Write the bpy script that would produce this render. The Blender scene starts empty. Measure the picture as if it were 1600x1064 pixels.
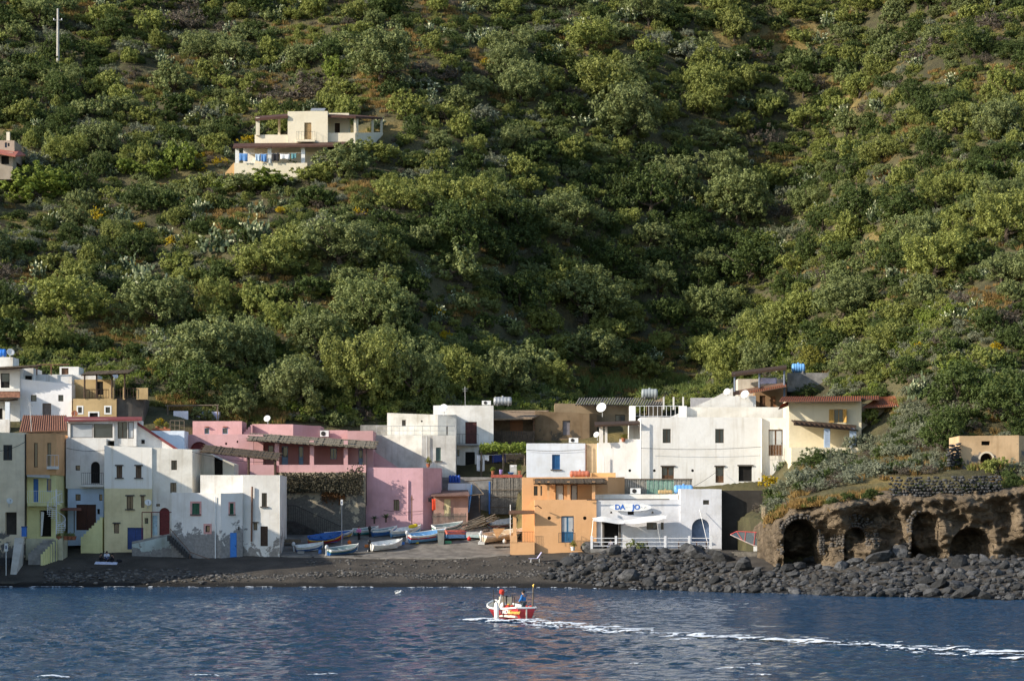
import bpy, math, random
import numpy as np
from mathutils import Vector, noise as mnoise
random.seed(7)
RNG = np.random.default_rng(7)
SC = bpy.context.scene
COL = SC.collection
rad = math.radians

# ------------------------------------------------------------------ camera, sky, sun, exposure
F, HZ, CZ = 4500.0, 815.0, 6.5           # focal length in photo pixels, horizon row, eye height above the sea
cam = bpy.data.cameras.new('camera')
cam.sensor_width = 36.0
cam.lens = F / 1600.0 * 36.0
cam.shift_y = (HZ - 532.0) / 1600.0
cam.clip_start = 1.0
cam.clip_end = 6000.0
cam_ob = bpy.data.objects.new('camera', cam)
cam_ob.location = (0, 0, CZ)
cam_ob.rotation_euler = (rad(90), 0, 0)
COL.objects.link(cam_ob)
SC.camera = cam_ob

SUN_EL, SUN_AZ = 25.0, 247.0             # azimuth clockwise from +Y
world = bpy.data.worlds.new('World')
SC.world = world
world.use_nodes = True
wn = world.node_tree
sky = wn.nodes.new('ShaderNodeTexSky')
sky.sky_type = 'NISHITA'
sky.sun_disc = False
sky.sun_elevation = rad(SUN_EL)
sky.sun_rotation = rad(SUN_AZ)
sky.air_density = 1.0
sky.dust_density = 0.6
wn.links.new(sky.outputs[0], wn.nodes['Background'].inputs[0])
wn.nodes['Background'].inputs[1].default_value = 0.15
sun = bpy.data.lights.new('sun', 'SUN')
sun.energy = 4.6
sun.angle = rad(0.5)
sun.color = (1.0, 0.90, 0.75)
sun_ob = bpy.data.objects.new('sun', sun)
sd = Vector((math.cos(rad(SUN_EL)) * math.sin(rad(SUN_AZ)), math.cos(rad(SUN_EL)) * math.cos(rad(SUN_AZ)), math.sin(rad(SUN_EL))))
sun_ob.rotation_euler = sd.to_track_quat('Z', 'Y').to_euler()
sun_ob.location = (-60, 100, 120)
COL.objects.link(sun_ob)
SC.view_settings.view_transform = 'Standard'
SC.view_settings.look = 'None'
SC.view_settings.exposure = 0.50
SC.view_settings.gamma = 1.0
SC.cycles.use_denoising = True
SC.cycles.max_bounces = 5
SC.cycles.transparent_max_bounces = 6

# ------------------------------------------------------------------ places
def X(px, Y): return (px - 800.0) / F * Y
def Z(py, Y): return CZ + (HZ - py) / F * Y
def P(px, py, Y): return Vector((X(px, Y), Y, Z(py, Y)))
def M(px, Y): return px / F * Y          # photo pixels to metres at a distance
def V(*a): return Vector(a)

# ------------------------------------------------------------------ materials
MATS = {}
def _new(name):
    m = bpy.data.materials.new(name)
    m.use_nodes = True
    nt = m.node_tree
    return m, nt, nt.nodes, nt.links, nt.nodes['Principled BSDF']
def _mix(nt, fac, a, b, blend='MIX'):
    n = nt.nodes.new('ShaderNodeMix'); n.data_type = 'RGBA'; n.blend_type = blend
    for sock, v in ((n.inputs[0], fac), (n.inputs[6], a), (n.inputs[7], b)):
        if hasattr(v, 'links'): nt.links.new(v, sock)
        elif isinstance(v, (int, float)): sock.default_value = v
        else: sock.default_value = (*v[:3], 1)
    return n.outputs[2]
def _noise(nt, scale, detail=4, rough=.55, vec=None, dist=0):
    n = nt.nodes.new('ShaderNodeTexNoise')
    n.inputs['Scale'].default_value = scale; n.inputs['Detail'].default_value = detail
    n.inputs['Roughness'].default_value = rough; n.inputs['Distortion'].default_value = dist
    if vec is not None: nt.links.new(vec, n.inputs['Vector'])
    return n.outputs['Fac']
def _ramp(nt, fac, p0, p1):
    n = nt.nodes.new('ShaderNodeMapRange'); n.interpolation_type = 'SMOOTHSTEP'
    n.inputs['From Min'].default_value = p0; n.inputs['From Max'].default_value = p1
    nt.links.new(fac, n.inputs['Value'])
    return n.outputs['Result']
def _math(nt, op, a, b=0.0):
    n = nt.nodes.new('ShaderNodeMath'); n.operation = op
    for i, v in enumerate((a, b)):
        if hasattr(v, 'links'): nt.links.new(v, n.inputs[i])
        else: n.inputs[i].default_value = v
    return n.outputs[0]
def _pos(nt, sc=(1, 1, 1)):
    g = nt.nodes.new('ShaderNodeNewGeometry')
    if sc == (1, 1, 1): return g.outputs['Position']
    m = nt.nodes.new('ShaderNodeVectorMath'); m.operation = 'MULTIPLY'
    m.inputs[1].default_value = sc
    nt.links.new(g.outputs['Position'], m.inputs[0])
    return m.outputs[0]
def _obj(nt):
    return nt.nodes.new('ShaderNodeTexCoord').outputs['Object']
def _bump(nt, h, bsdf, strength=.3, dist=.05):
    b = nt.nodes.new('ShaderNodeBump')
    b.inputs['Strength'].default_value = strength; b.inputs['Distance'].default_value = dist
    nt.links.new(h, b.inputs['Height']); nt.links.new(b.outputs[0], bsdf.inputs['Normal'])

def plain(name, col, rough=.7, var=.18, scale=3.0, metal=0.0, bump=0.0, rnd=0.0, spec=.35):
    if name in MATS: return MATS[name]
    m, nt, N, L, B = _new(name)
    c2 = tuple(c * (1 - var) for c in col); c1 = tuple(min(1, c * (1 + var * .6)) for c in col)
    f = _noise(nt, scale, 5, .6, _pos(nt))
    c = _mix(nt, _ramp(nt, f, .3, .7), c2, c1)
    if rnd:
        oi = N.new('ShaderNodeObjectInfo')
        c = _mix(nt, _math(nt, 'MULTIPLY', oi.outputs['Random'], rnd), c, tuple(x * .35 for x in col))
    L.new(c, B.inputs['Base Color'])
    B.inputs['Roughness'].default_value = rough; B.inputs['Metallic'].default_value = metal
    B.inputs['Specular IOR Level'].default_value = spec
    if bump: _bump(nt, _noise(nt, scale * 3, 4, .6, _pos(nt)), B, bump)
    MATS[name] = m
    return m

def plaster(name, col, dirt=.3, streak=.25, peel=None, peel_col=(.2, .19, .17), peel_z=0.0, peel_h=3.0, peel_n=.0, top_col=None, top_z=0.0):
    """lime plaster: blotches, rain streaks, flaked patches (peel = how much, rising from height peel_z)"""
    if name in MATS: return MATS[name]
    m, nt, N, L, B = _new(name)
    p = _pos(nt)
    f = _noise(nt, .45, 6, .62, p)
    c = _mix(nt, _ramp(nt, f, .35, .72), col, tuple(x * (1 - dirt * .7) * w for x, w in zip(col, (1, .98, .94))))
    if top_col is not None:
        sep = N.new('ShaderNodeSeparateXYZ'); L.new(p, sep.inputs[0])
        edge = _math(nt, 'ADD', sep.outputs['Z'], _math(nt, 'MULTIPLY', f, .25))
        c = _mix(nt, _ramp(nt, edge, top_z + .1, top_z + .16), c, top_col)
    s = _noise(nt, 2.2, 4, .6, _pos(nt, (1.0, 1.0, .07)))
    c = _mix(nt, _math(nt, 'MULTIPLY', _ramp(nt, s, .5, .78), streak), c, tuple(x * w for x, w in zip(col, (.50, .43, .34))))
    f2 = _noise(nt, 7, 4, .7, p)
    c = _mix(nt, _math(nt, 'MULTIPLY', _ramp(nt, f2, .55, .8), dirt * .55), c, tuple(x * .55 for x in col))
    if peel:
        sep = N.new('ShaderNodeSeparateXYZ'); L.new(p, sep.inputs[0])
        h = _math(nt, 'DIVIDE', _math(nt, 'SUBTRACT', sep.outputs['Z'], peel_z), peel_h)
        n2 = _noise(nt, .55, 9, .66, p, .4)
        e = _math(nt, 'SUBTRACT', _math(nt, 'ADD', _math(nt, 'MULTIPLY', n2, 2.0), peel - 1.0), _math(nt, 'MAXIMUM', h, peel_n - .6))
        k = _ramp(nt, e, .0, .06)
        c = _mix(nt, k, c, _mix(nt, _ramp(nt, _noise(nt, 4, 4, .6, p), .3, .7), peel_col, tuple(x * .7 for x in peel_col)))
    L.new(c, B.inputs['Base Color'])
    B.inputs['Roughness'].default_value = .92; B.inputs['Specular IOR Level'].default_value = .15
    _bump(nt, _noise(nt, 2.5, 6, .6, p), B, .35, .08)
    MATS[name] = m
    return m

def leafmat(name, cols, trans=.25, rnd=.5):
    if name in MATS: return MATS[name]
    m, nt, N, L, B = _new(name)
    g = N.new('ShaderNodeNewGeometry'); oi = N.new('ShaderNodeObjectInfo')
    c = _mix(nt, g.outputs['Random Per Island'], cols[0], cols[1])
    c = _mix(nt, _math(nt, 'MULTIPLY', oi.outputs['Random'], rnd), c, cols[2])
    c = _mix(nt, _math(nt, 'MULTIPLY', _ramp(nt, _noise(nt, .035, 3, .6, _pos(nt)), .4, .65), .55), c, cols[3] if len(cols) > 3 else cols[2])
    L.new(c, B.inputs['Base Color'])
    B.inputs['Roughness'].default_value = .62; B.inputs['Specular IOR Level'].default_value = .25
    t = N.new('ShaderNodeBsdfTranslucent'); L.new(c, t.inputs['Color'])
    mx = N.new('ShaderNodeMixShader'); mx.inputs[0].default_value = trans
    L.new(B.outputs[0], mx.inputs[1]); L.new(t.outputs[0], mx.inputs[2])
    L.new(mx.outputs[0], N['Material Output'].inputs['Surface'])
    MATS[name] = m
    return m

# ------------------------------------------------------------------ objects
def tag(o, label=None, cat=None, group=None, kind=None):
    if label: o['label'] = label
    if cat: o['category'] = cat
    if group: o['group'] = group
    if kind: o['kind'] = kind
    return o
def root_of(o):
    p = Vector((0, 0, 0))
    while o is not None:
        p = p + o.location; o = o.parent
    return p
def thing(name, label, cat, loc, group=None, rz=0.0):
    o = bpy.data.objects.new(name, None)
    o.empty_display_size = .3
    o.location = loc; o.rotation_euler = (0, 0, rz)
    COL.objects.link(o)
    return tag(o, label, cat, group)
def copy_tree(o, parent=None):
    c = o.copy(); COL.objects.link(c); c.parent = parent
    for ch in o.children: copy_tree(ch, c)
    return c

class MB:
    """collects shapes (world coordinates) and links them as one mesh object"""
    def __init__(s): s.v = []; s.f = []
    def add(s, vs, fs):
        b = len(s.v); s.v += [tuple(v) for v in vs]; s.f += [tuple(i + b for i in f) for f in fs]
        return s
    def frame(s, o, a, b, c):
        """box from corner o and three edge vectors"""
        o, a, b, c = Vector(o), Vector(a), Vector(b), Vector(c)
        vs = [o, o + a, o + a + b, o + b, o + c, o + a + c, o + a + b + c, o + b + c]
        fs = [(0, 3, 2, 1), (4, 5, 6, 7), (0, 1, 5, 4), (1, 2, 6, 5), (2, 3, 7, 6), (3, 0, 4, 7)]
        if a.cross(b).dot(c) < 0: fs = [f[::-1] for f in fs]
        return s.add(vs, fs)
    def box(s, x0, x1, y0, y1, z0, z1): return s.frame((x0, y0, z0), (x1 - x0, 0, 0), (0, y1 - y0, 0), (0, 0, z1 - z0))
    def pbox(s, px0, px1, py0, py1, Y, d):
        """box whose front is a photo-pixel rectangle at distance Y, d metres deep"""
        return s.box(X(px0, Y), X(px1, Y), Y, Y + d, Z(py1, Y), Z(py0, Y))
    def quad(s, a, b, c, d): return s.add([a, b, c, d], [(0, 1, 2, 3)])
    def tube(s, pts, r, n=6, r2=None, cap=True):
        pts = [Vector(p) for p in pts]; k = len(pts); vs = []; fs = []
        for i, p in enumerate(pts):
            d = (pts[min(i + 1, k - 1)] - pts[max(i - 1, 0)]).normalized()
            u = d.cross(Vector((0, 0, 1)) if abs(d.z) < .9 else Vector((1, 0, 0))).normalized(); w = d.cross(u)
            rr = r + ((r2 if r2 is not None else r) - r) * i / max(1, k - 1)
            for j in range(n):
                a = 2 * math.pi * j / n
                vs.append(p + (u * math.cos(a) + w * math.sin(a)) * rr)
        for i in range(k - 1):
            for j in range(n):
                fs.append((i * n + j, i * n + (j + 1) % n, (i + 1) * n + (j + 1) % n, (i + 1) * n + j))
        if cap: fs += [tuple(range(n))[::-1], tuple(range((k - 1) * n, k * n))]
        return s.add(vs, fs)
    def lathe(s, c, prof, n=14, axis=(0, 0, 1)):
        """revolve (radius, height) pairs about an axis through c"""
        c = Vector(c); ax = Vector(axis).normalized()
        u = ax.cross(Vector((0, 1, 0)) if abs(ax.y) < .9 else Vector((1, 0, 0))).normalized(); w = ax.cross(u)
        vs = []; fs = []
        for r, h in prof:
            for j in range(n):
                a = 2 * math.pi * j / n
                vs.append(c + ax * h + (u * math.cos(a) + w * math.sin(a)) * r)
        for i in range(len(prof) - 1):
            for j in range(n): fs.append((i * n + j, i * n + (j + 1) % n, (i + 1) * n + (j + 1) % n, (i + 1) * n + j))
        fs += [tuple(range(n))[::-1], tuple(range((len(prof) - 1) * n, len(prof) * n))]
        return s.add(vs, fs)
    def prism(s, poly, z0, z1):
        n = len(poly)
        vs = [(x, y, z0) for x, y in poly] + [(x, y, z1) for x, y in poly]
        fs = [tuple(range(n))[::-1], tuple(range(n, 2 * n))] + [(i, (i + 1) % n, n + (i + 1) % n, n + i) for i in range(n)]
        return s.add(vs, fs)
    def slab(s, pts, t):
        """thin plate: polygon pts (3-D) thickened downward by t"""
        pts = [Vector(p) for p in pts]; n = len(pts)
        vs = pts + [p - Vector((0, 0, t)) for p in pts]
        fs = [tuple(range(n)), tuple(range(n, 2 * n))[::-1]] + [((i + 1) % n, i, n + i, n + (i + 1) % n) for i in range(n)]
        return s.add(vs, fs)
    def blob(s, c, rx, ry, rz, seed=0, rough=.15, sub=8):
        vs = []; fs = []; m = sub; n = sub * 2
        for i in range(m + 1):
            th = math.pi * i / m
            for j in range(n):
                ph = 2 * math.pi * j / n
                d = Vector((math.sin(th) * math.cos(ph), math.sin(th) * math.sin(ph), math.cos(th)))
                k = 1 + rough * mnoise.noise(d * 1.7 + Vector((seed * 7.3, seed, 0)))
                vs.append(Vector(c) + Vector((d.x * rx, d.y * ry, d.z * rz)) * k)
        for i in range(m):
            for j in range(n): fs.append((i * n + j, (i + 1) * n + j, (i + 1) * n + (j + 1) % n, i * n + (j + 1) % n))
        return s.add(vs, fs)
    def build(s, name, mat, parent=None, smooth=False):
        b = root_of(parent)
        me = bpy.data.meshes.new(name)
        me.from_pydata([(v[0] - b.x, v[1] - b.y, v[2] - b.z) for v in s.v], [], s.f)
        me.materials.append(mat)
        if smooth: me.shade_smooth()
        o = bpy.data.objects.new(name, me)
        COL.objects.link(o); o.parent = parent
        return o
def single(name, mb, mat, label, cat, group=None, smooth=False):
    """a thing that is one mesh, its origin at its base"""
    vs = np.array([tuple(v) for v in mb.v]); base = Vector((float(vs[:, 0].mean()), float(vs[:, 1].mean()), float(vs[:, 2].min())))
    o = mb.build(name, mat, None, smooth)
    o.data.transform(__import__('mathutils').Matrix.Translation(-base)); o.location = base
    return tag(o, label, cat, group)
def nparr_mesh(name, verts, faces, mat, smooth=False):
    """faces: (n,k) int array"""
    me = bpy.data.meshes.new(name)
    nv, (nf, k) = len(verts), faces.shape
    me.vertices.add(nv); me.vertices.foreach_set('co', np.asarray(verts, np.float32).ravel())
    me.loops.add(nf * k); me.loops.foreach_set('vertex_index', faces.astype(np.int32).ravel())
    me.polygons.add(nf); me.polygons.foreach_set('loop_start', np.arange(0, nf * k, k, dtype=np.int32))
    me.polygons.foreach_set('loop_total', np.full(nf, k, np.int32))
    me.update(calc_edges=True)
    me.materials.append(mat)
    if smooth: me.shade_smooth()
    return me
def link_mesh(name, me, parent=None, loc=(0, 0, 0)):
    o = bpy.data.objects.new(name, me); o.location = loc; o.parent = parent
    COL.objects.link(o)
    return o
# ------------------------------------------------------------------ terrain
def table(cols):
    us = sorted(cols); 
    return us, [np.array(cols[u], float) for u in us]
BEACH = table({
    -700: [(230, -4), (281, -1), (287, 0), (292, 1.3), (298, 2.6), (304, 3.2), (312, 4.6), (330, 6)],
    700: [(230, -4), (281, -1), (287, 0), (289.5, .75), (292, 1.3), (298, 2.5), (304, 3.2), (308, 4.3), (312, 5.4), (318, 6.0), (330, 6.4)],
    860: [(230, -4), (276, -1), (284, 0), (288, 1.2), (293, 2.4), (298, 3.1), (304, 3.5), (312, 5.2), (330, 6.2)],
    1000: [(230, -4), (268, -1), (275, 0), (283, 1.7), (289, 3.0), (295, 3.5), (330, 4)],
    1200: [(230, -4), (256, -1), (263, 0), (272, 2.0), (280, 2.9), (295, 3.4), (330, 4)],
    1400: [(220, -4), (243, -1), (250, 0), (258, 1.9), (264, 2.9), (274, 3.2), (330, 4)],
    1600: [(210, -4), (233, -1), (240, 0), (249, 1.9), (257, 2.9), (270, 3.2), (330, 4)],
    2400: [(180, -4), (193, -1), (200, 0), (212, 1.9), (225, 2.9), (270, 3.2), (330, 4)]})
HILL = table({
    -700: [(306, 6), (312, 9), (318, 16), (324, 19), (345, 28), (370, 42), (400, 57), (460, 92), (560, 150), (800, 270)],
    0: [(306, 4), (312, 8), (318, 16), (324, 19), (345, 27), (370, 40), (400, 54), (460, 90), (560, 150), (800, 270)],
    230: [(306, 4), (312, 8), (318, 15.5), (324, 18.5), (345, 26), (370, 38.5), (392, 51.5), (400, 54.5), (460, 87), (560, 148), (800, 268)],
    420: [(306, 3.6), (313, 5), (316, 12), (320, 13.4), (328, 17), (334, 20), (345, 27), (370, 42), (392, 54.2), (400, 55.5), (414, 60), (460, 87), (560, 146), (800, 266)],
    600: [(306, 3.6), (316, 6), (319, 9), (324, 11.5), (330, 15.5), (336, 18.5), (345, 26), (370, 43.5), (400, 57), (430, 73), (460, 90), (560, 146), (800, 264)],
    720: [(306, 3.6), (318, 6.2), (323, 9.5), (330, 13.5), (338, 18.5), (348, 22), (370, 37), (400, 54), (430, 71), (460, 88), (560, 145), (800, 264)],
    800: [(306, 3.6), (321, 6.2), (323, 10.5), (330, 13.8), (338, 18.5), (350, 19.5), (370, 30), (400, 48.5), (430, 67.5), (460, 86), (560, 143), (800, 264)],
    822: [(306, 3.6), (313, 6.5), (318, 11), (330, 14), (338, 18.5), (350, 19.5), (370, 28), (400, 47), (430, 67), (460, 86), (560, 143), (800, 264)],
    960: [(306, 5), (312, 9.5), (316, 10.5), (330, 15), (340, 19.5), (352, 20), (370, 21.5), (400, 38), (430, 61), (460, 84), (560, 143), (800, 264)],
    1100: [(306, 5), (312, 9.5), (316, 10.5), (330, 15.5), (340, 20), (352, 21), (370, 22.5), (400, 31.5), (430, 54), (460, 81), (560, 144), (800, 264)],
    1200: [(280, 6), (300, 8), (312, 10.0), (318, 12), (330, 18.5), (340, 21), (350, 25), (370, 30.5), (400, 33), (430, 50), (460, 77), (560, 145), (800, 266)],
    1245: [(272, 8.0), (282, 9.4), (300, 12), (312, 14), (318, 15.5), (330, 18.5), (338, 20.8), (350, 28), (370, 38), (400, 41), (430, 51), (460, 76), (560, 146), (800, 268)],
    1345: [(272, 9.4), (285, 11), (300, 12.6), (311, 13.6), (318, 17), (330, 22.5), (340, 27), (350, 34), (370, 45), (400, 54), (430, 62), (460, 80), (560, 148), (800, 269)],
    1420: [(272, 9.8), (285, 12), (300, 15.5), (312, 19.5), (330, 28.5), (345, 36.5), (370, 49), (400, 63), (430, 75), (460, 88), (560, 150), (800, 270)],
    1550: [(272, 10.2), (278, 11.5), (286, 12.4), (295, 17), (310, 25), (330, 35), (345, 42), (370, 53), (400, 67), (460, 96), (560, 152), (800, 270)],
    2400: [(260, 10.2), (278, 12), (286, 14), (310, 29), (345, 48), (370, 60), (400, 75), (460, 104), (560, 160), (800, 276)]})
def _smooth(t): return t * t * (3 - 2 * t)
def tab_z(tab, u, Y):
    us, cs = tab
    u = np.asarray(u, float); Y = np.asarray(Y, float)
    zs = np.stack([np.interp(Y, c[:, 0], c[:, 1]) for c in cs])
    i = np.clip(np.searchsorted(us, u) - 1, 0, len(us) - 2)
    ua = np.array(us, float)
    t = np.clip((u - ua[i]) / (ua[i + 1] - ua[i]), 0, 1)
    a = np.take_along_axis(zs, i[None], 0)[0]; b = np.take_along_axis(zs, (i + 1)[None], 0)[0]
    return a + (b - a) * _smooth(t)
# lumps of the ground: a few random plane waves
_wv = [(RNG.normal(size=2) * k, RNG.uniform(0, 6.28), a) for k, a in ((.05, 1.0), (.06, .9), (.09, .8), (.12, .6), (.2, .4), (.25, .35), (.4, .2), (.5, .16)) for _ in range(2)]
def lumps(x, y):
    r = 0
    for k, ph, a in _wv: r = r + a * np.sin(k[0] * x + k[1] * y + ph)
    return r * .62
# the hill table resampled and smoothed across its columns away from the village
_gu = np.arange(-700, 2401, 20.0); _gy = np.arange(260, 801, 2.0)
_GU, _GY = np.meshgrid(_gu, _gy)
_GZ = tab_z(HILL, _GU.ravel(), _GY.ravel()).reshape(_GU.shape)
def _blur(a, sig, ax):
    k = np.arange(-int(3 * sig), int(3 * sig) + 1); w = np.exp(-.5 * (k / sig) ** 2); w /= w.sum()
    pad = [(0, 0), (0, 0)]; pad[ax] = (len(k) // 2, len(k) // 2)
    return np.apply_along_axis(lambda v: np.convolve(v, w, 'valid'), ax, np.pad(a, pad, mode='edge'))
_GS = _blur(_blur(_GZ, 2.2, 1), 2.6, 0)
_wt = np.clip((_GY - np.interp(_GU, [1150, 1250], [333, 300])) / 14, 0, 1)
_GZ = _GZ + (_GS - _GZ) * _wt
def grid_z(u, Y):
    fu = np.clip((u + 700) / 20.0, 0, len(_gu) - 1.001); fy = np.clip((Y - 260) / 2.0, 0, len(_gy) - 1.001)
    i = fu.astype(int); j = fy.astype(int); a = fu - i; b = fy - j
    return (_GZ[j, i] * (1 - a) + _GZ[j, i + 1] * a) * (1 - b) + (_GZ[j + 1, i] * (1 - a) + _GZ[j + 1, i + 1] * a) * b
def hill_z(x, Y):
    x = np.asarray(x, float); Y = np.asarray(Y, float)
    u = x * F / Y + 800
    z = grid_z(u, Y)
    w = np.clip((Y - 330 + np.clip((u - 1380) / 60, 0, 1) * 40) / 25, 0, 1)
    # farmed terraces
    st = 3.4
    ter = (np.floor(z / st) + _smooth(np.clip((z / st % 1 - .55) / .45, 0, 1))) * st
    z = z + (ter - z) * .22 * w * np.clip((Y - 335) / 20, 0, 1)
    return z + lumps(x, Y) * w
def beach_z(x, Y):
    x = np.asarray(x, float); Y = np.asarray(Y, float)
    u = x * F / Y + 800
    return tab_z(BEACH, u, Y) + lumps(x * 3, Y * 3) * .05
def y_back(u): return np.interp(u, [800, 815, 1140, 1215, 1600, 2400], [316.5, 308, 306, 277, 276, 264])
def ground(x, Y):
    u = x * F / Y + 800
    return float(hill_z(x, Y)) if Y > float(y_back(u)) else float(beach_z(x, Y))
def hit(px, py, y0=None):
    """where the ground meets the line of sight through a photo pixel: (x, Y, z)"""
    Ys = np.arange(y0 or float(y_back(px)) + .5, 640, .25)
    xs = (px - 800) / F * Ys
    d = hill_z(xs, Ys) - (CZ + (HZ - py) / F * Ys)
    k = int(np.argmax(d > 0)) if (d > 0).any() else len(Ys) - 1
    return float(xs[k]), float(Ys[k]), float(hill_z(xs[k], Ys[k]))
def hit_b(px, py):
    Ys = np.arange(225, 325, .1); xs = (px - 800) / F * Ys
    d = beach_z(xs, Ys) - (CZ + (HZ - py) / F * Ys)
    k = int(np.argmax(d > 0)) if (d > 0).any() else len(Ys) - 1
    return float(xs[k]), float(Ys[k]), float(beach_z(xs[k], Ys[k]))

def grid_faces(nx, ny):
    i, j = np.meshgrid(np.arange(nx - 1), np.arange(ny - 1))
    a = (j * nx + i).ravel()
    return np.stack([a, a + 1, a + nx + 1, a + nx], 1)

def hill_material():
    m, nt, N, L, B = _new('hill_earth')
    p = _pos(nt)
    c = _mix(nt, _ramp(nt, _noise(nt, .12, 6, .65, p), .35, .65), (.065, .060, .036), (.14, .125, .065))
    c = _mix(nt, _ramp(nt, _noise(nt, .05, 5, .7, p), .52, .66), c, (.24, .18, .07))
    c = _mix(nt, _ramp(nt, _noise(nt, .8, 5, .7, p), .48, .75), c, (.085, .09, .042))
    L.new(c, B.inputs['Base Color']); B.inputs['Roughness'].default_value = .95; B.inputs['Specular IOR Level'].default_value = .1
    _bump(nt, _noise(nt, 1.2, 8, .7, p), B, 1.0, .5)
    return m
def sand_material():
    m, nt, N, L, B = _new('black_sand')
    p = _pos(nt)
    c = _mix(nt, _ramp(nt, _noise(nt, .35, 6, .6, p), .3, .7), (.045, .040, .034), (.092, .080, .066))
    c = _mix(nt, _ramp(nt, _noise(nt, 9, 4, .7, p), .5, .75), c, (.12, .11, .10))
    sep = N.new('ShaderNodeSeparateXYZ'); L.new(p, sep.inputs[0])
    wet = _ramp(nt, _math(nt, 'ADD', sep.outputs['Z'], _math(nt, 'MULTIPLY', _noise(nt, .5, 3, .5, p), .3)), .42, .75)
    c = _mix(nt, wet, (.018, .017, .016), c)
    L.new(c, B.inputs['Base Color']); B.inputs['Roughness'].default_value = .9; B.inputs['Specular IOR Level'].default_value = .2
    _bump(nt, _noise(nt, 5, 8, .75, p), B, .9, .25)
    return m
# hillside sheet
us = np.concatenate([np.arange(-700, -60, 40), np.arange(-60, 1660, 9), np.arange(1660, 2401, 40)]).astype(float)
ts = np.concatenate([np.linspace(0, 60, 60, endpoint=False), np.linspace(60, 200, 150, endpoint=False), np.linspace(200, 500, 60)])
U, T = np.meshgrid(us, ts)
YY = y_back(U) + T
XX = (U - 800) / F * YY
ZZ = hill_z(XX, YY) + lumps(XX * 9, YY * 9) * .10
verts = np.stack([XX, YY, ZZ], -1).reshape(-1, 3)
# a skirt down at the front edge
sk = verts[:len(us)].copy(); sk[:, 2] -= 13
fc = grid_faces(len(us), len(ts))
n0 = len(verts); a = np.arange(len(us) - 1)
fc = np.concatenate([fc, np.stack([n0 + a, n0 + a + 1, a + 1, a], 1)])
hill_ob = link_mesh('hillside', nparr_mesh('hillside', np.concatenate([verts, sk]), fc, hill_material(), True))
tag(hill_ob, kind='structure')
# beach sheet
us = np.concatenate([np.arange(-700, -60, 40), np.arange(-60, 1660, 7), np.arange(1660, 2401, 40)]).astype(float)
ts = np.linspace(0, 1, 170)
U, T = np.meshgrid(us, ts)
y1 = np.interp(U, [1140, 1215, 2400], [326, 282, 275]); y0 = np.interp(U, [-700, 860, 1600, 2400], [262, 262, 222, 180])
YY = y0 + (y1 - y0) * T
XX = (U - 800) / F * YY
ZZ = beach_z(XX, YY) + lumps(XX * 12, YY * 12) * .03
beach_ob = link_mesh('beach', nparr_mesh('beach', np.stack([XX, YY, ZZ], -1).reshape(-1, 3), grid_faces(len(us), len(ts)), sand_material(), True))
tag(beach_ob, kind='structure')

us = np.arange(425, 802, 6.0); ts = np.linspace(0, 1, 40)
U, T = np.meshgrid(us, ts)
y0 = np.interp(U, [425, 560, 800], [301.2, 299.6, 299.0]); YY = y0 + (321 - y0) * T; XX = (U - 800) / F * YY
ZZ = beach_z(XX, YY) + .07
v_ = np.stack([XX, YY, ZZ], -1).reshape(-1, 3); sk = v_[:len(us)].copy(); sk[:, 2] -= .6; sk[:, 1] -= .02
a = np.arange(len(us) - 1); n0 = len(v_)
fc = np.concatenate([grid_faces(len(us), 40), np.stack([n0 + a, n0 + a + 1, a + 1, a], 1)])
tag(link_mesh('pavement', nparr_mesh('pavement', np.concatenate([v_, sk]), fc, plain('worn_concrete', (.17, .155, .135), .95, .4, .8, bump=.4), True)), kind='structure')

# ------------------------------------------------------------------ sea
def water_material():
    m, nt, N, L, B = _new('sea_water')
    B.inputs['Base Color'].default_value = (.009, .048, .112, 1)
    B.inputs['Roughness'].default_value = .05; B.inputs['IOR'].default_value = 1.333
    p = _pos(nt, (.8, .8, 1))
    h = _math(nt, 'ADD', _noise(nt, 3.3, 5, .6, p, .15), _math(nt, 'MULTIPLY', _noise(nt, 1.3, 3, .5, p, .1), .8))
    _bump(nt, h, B, 1.0, .50)
    return m
_sw = []
for _ in range(46):
    lam = math.exp(RNG.uniform(math.log(.7), math.log(4.5)))
    th = rad(200 + RNG.normal() * 38)
    _sw.append((2 * math.pi / lam * math.cos(th), 2 * math.pi / lam * math.sin(th), RNG.uniform(0, 6.28), .0060 * lam ** .55))
def sea_z(x, y):
    r = 0; mod = .75 + .35 * np.sin(x * .05 + y * .031 + 1) * np.sin(x * .021 - y * .045)
    for a, b, ph, am in _sw: r = r + am * np.sin(a * x + b * y + ph)
    sh = np.clip((290 - y) / 60, .35, 1)
    return r * mod * sh
xs = np.concatenate([[-1500, -900, -500, -250, -140, -90], np.arange(-62, 62.1, .34), [90, 140, 250, 500, 900, 1500]])
ys = np.concatenate([[-1200, -600, -300, -150, -60, 0, 40, 80, 100], np.arange(112, 292, .36)])
XX, YY = np.meshgrid(xs, ys)
ZZ = sea_z(XX, YY)
sea_ob = link_mesh('sea', nparr_mesh('sea', np.stack([XX, YY, ZZ], -1).reshape(-1, 3), grid_faces(len(xs), len(ys)), water_material(), True))
tag(sea_ob, kind='structure')
seabed = MB().box(-1500, 1500, -1200, 300, -9, -6).build('seabed', plain('seabed_sand', (.03, .04, .05)))
tag(seabed, kind='structure')

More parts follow.
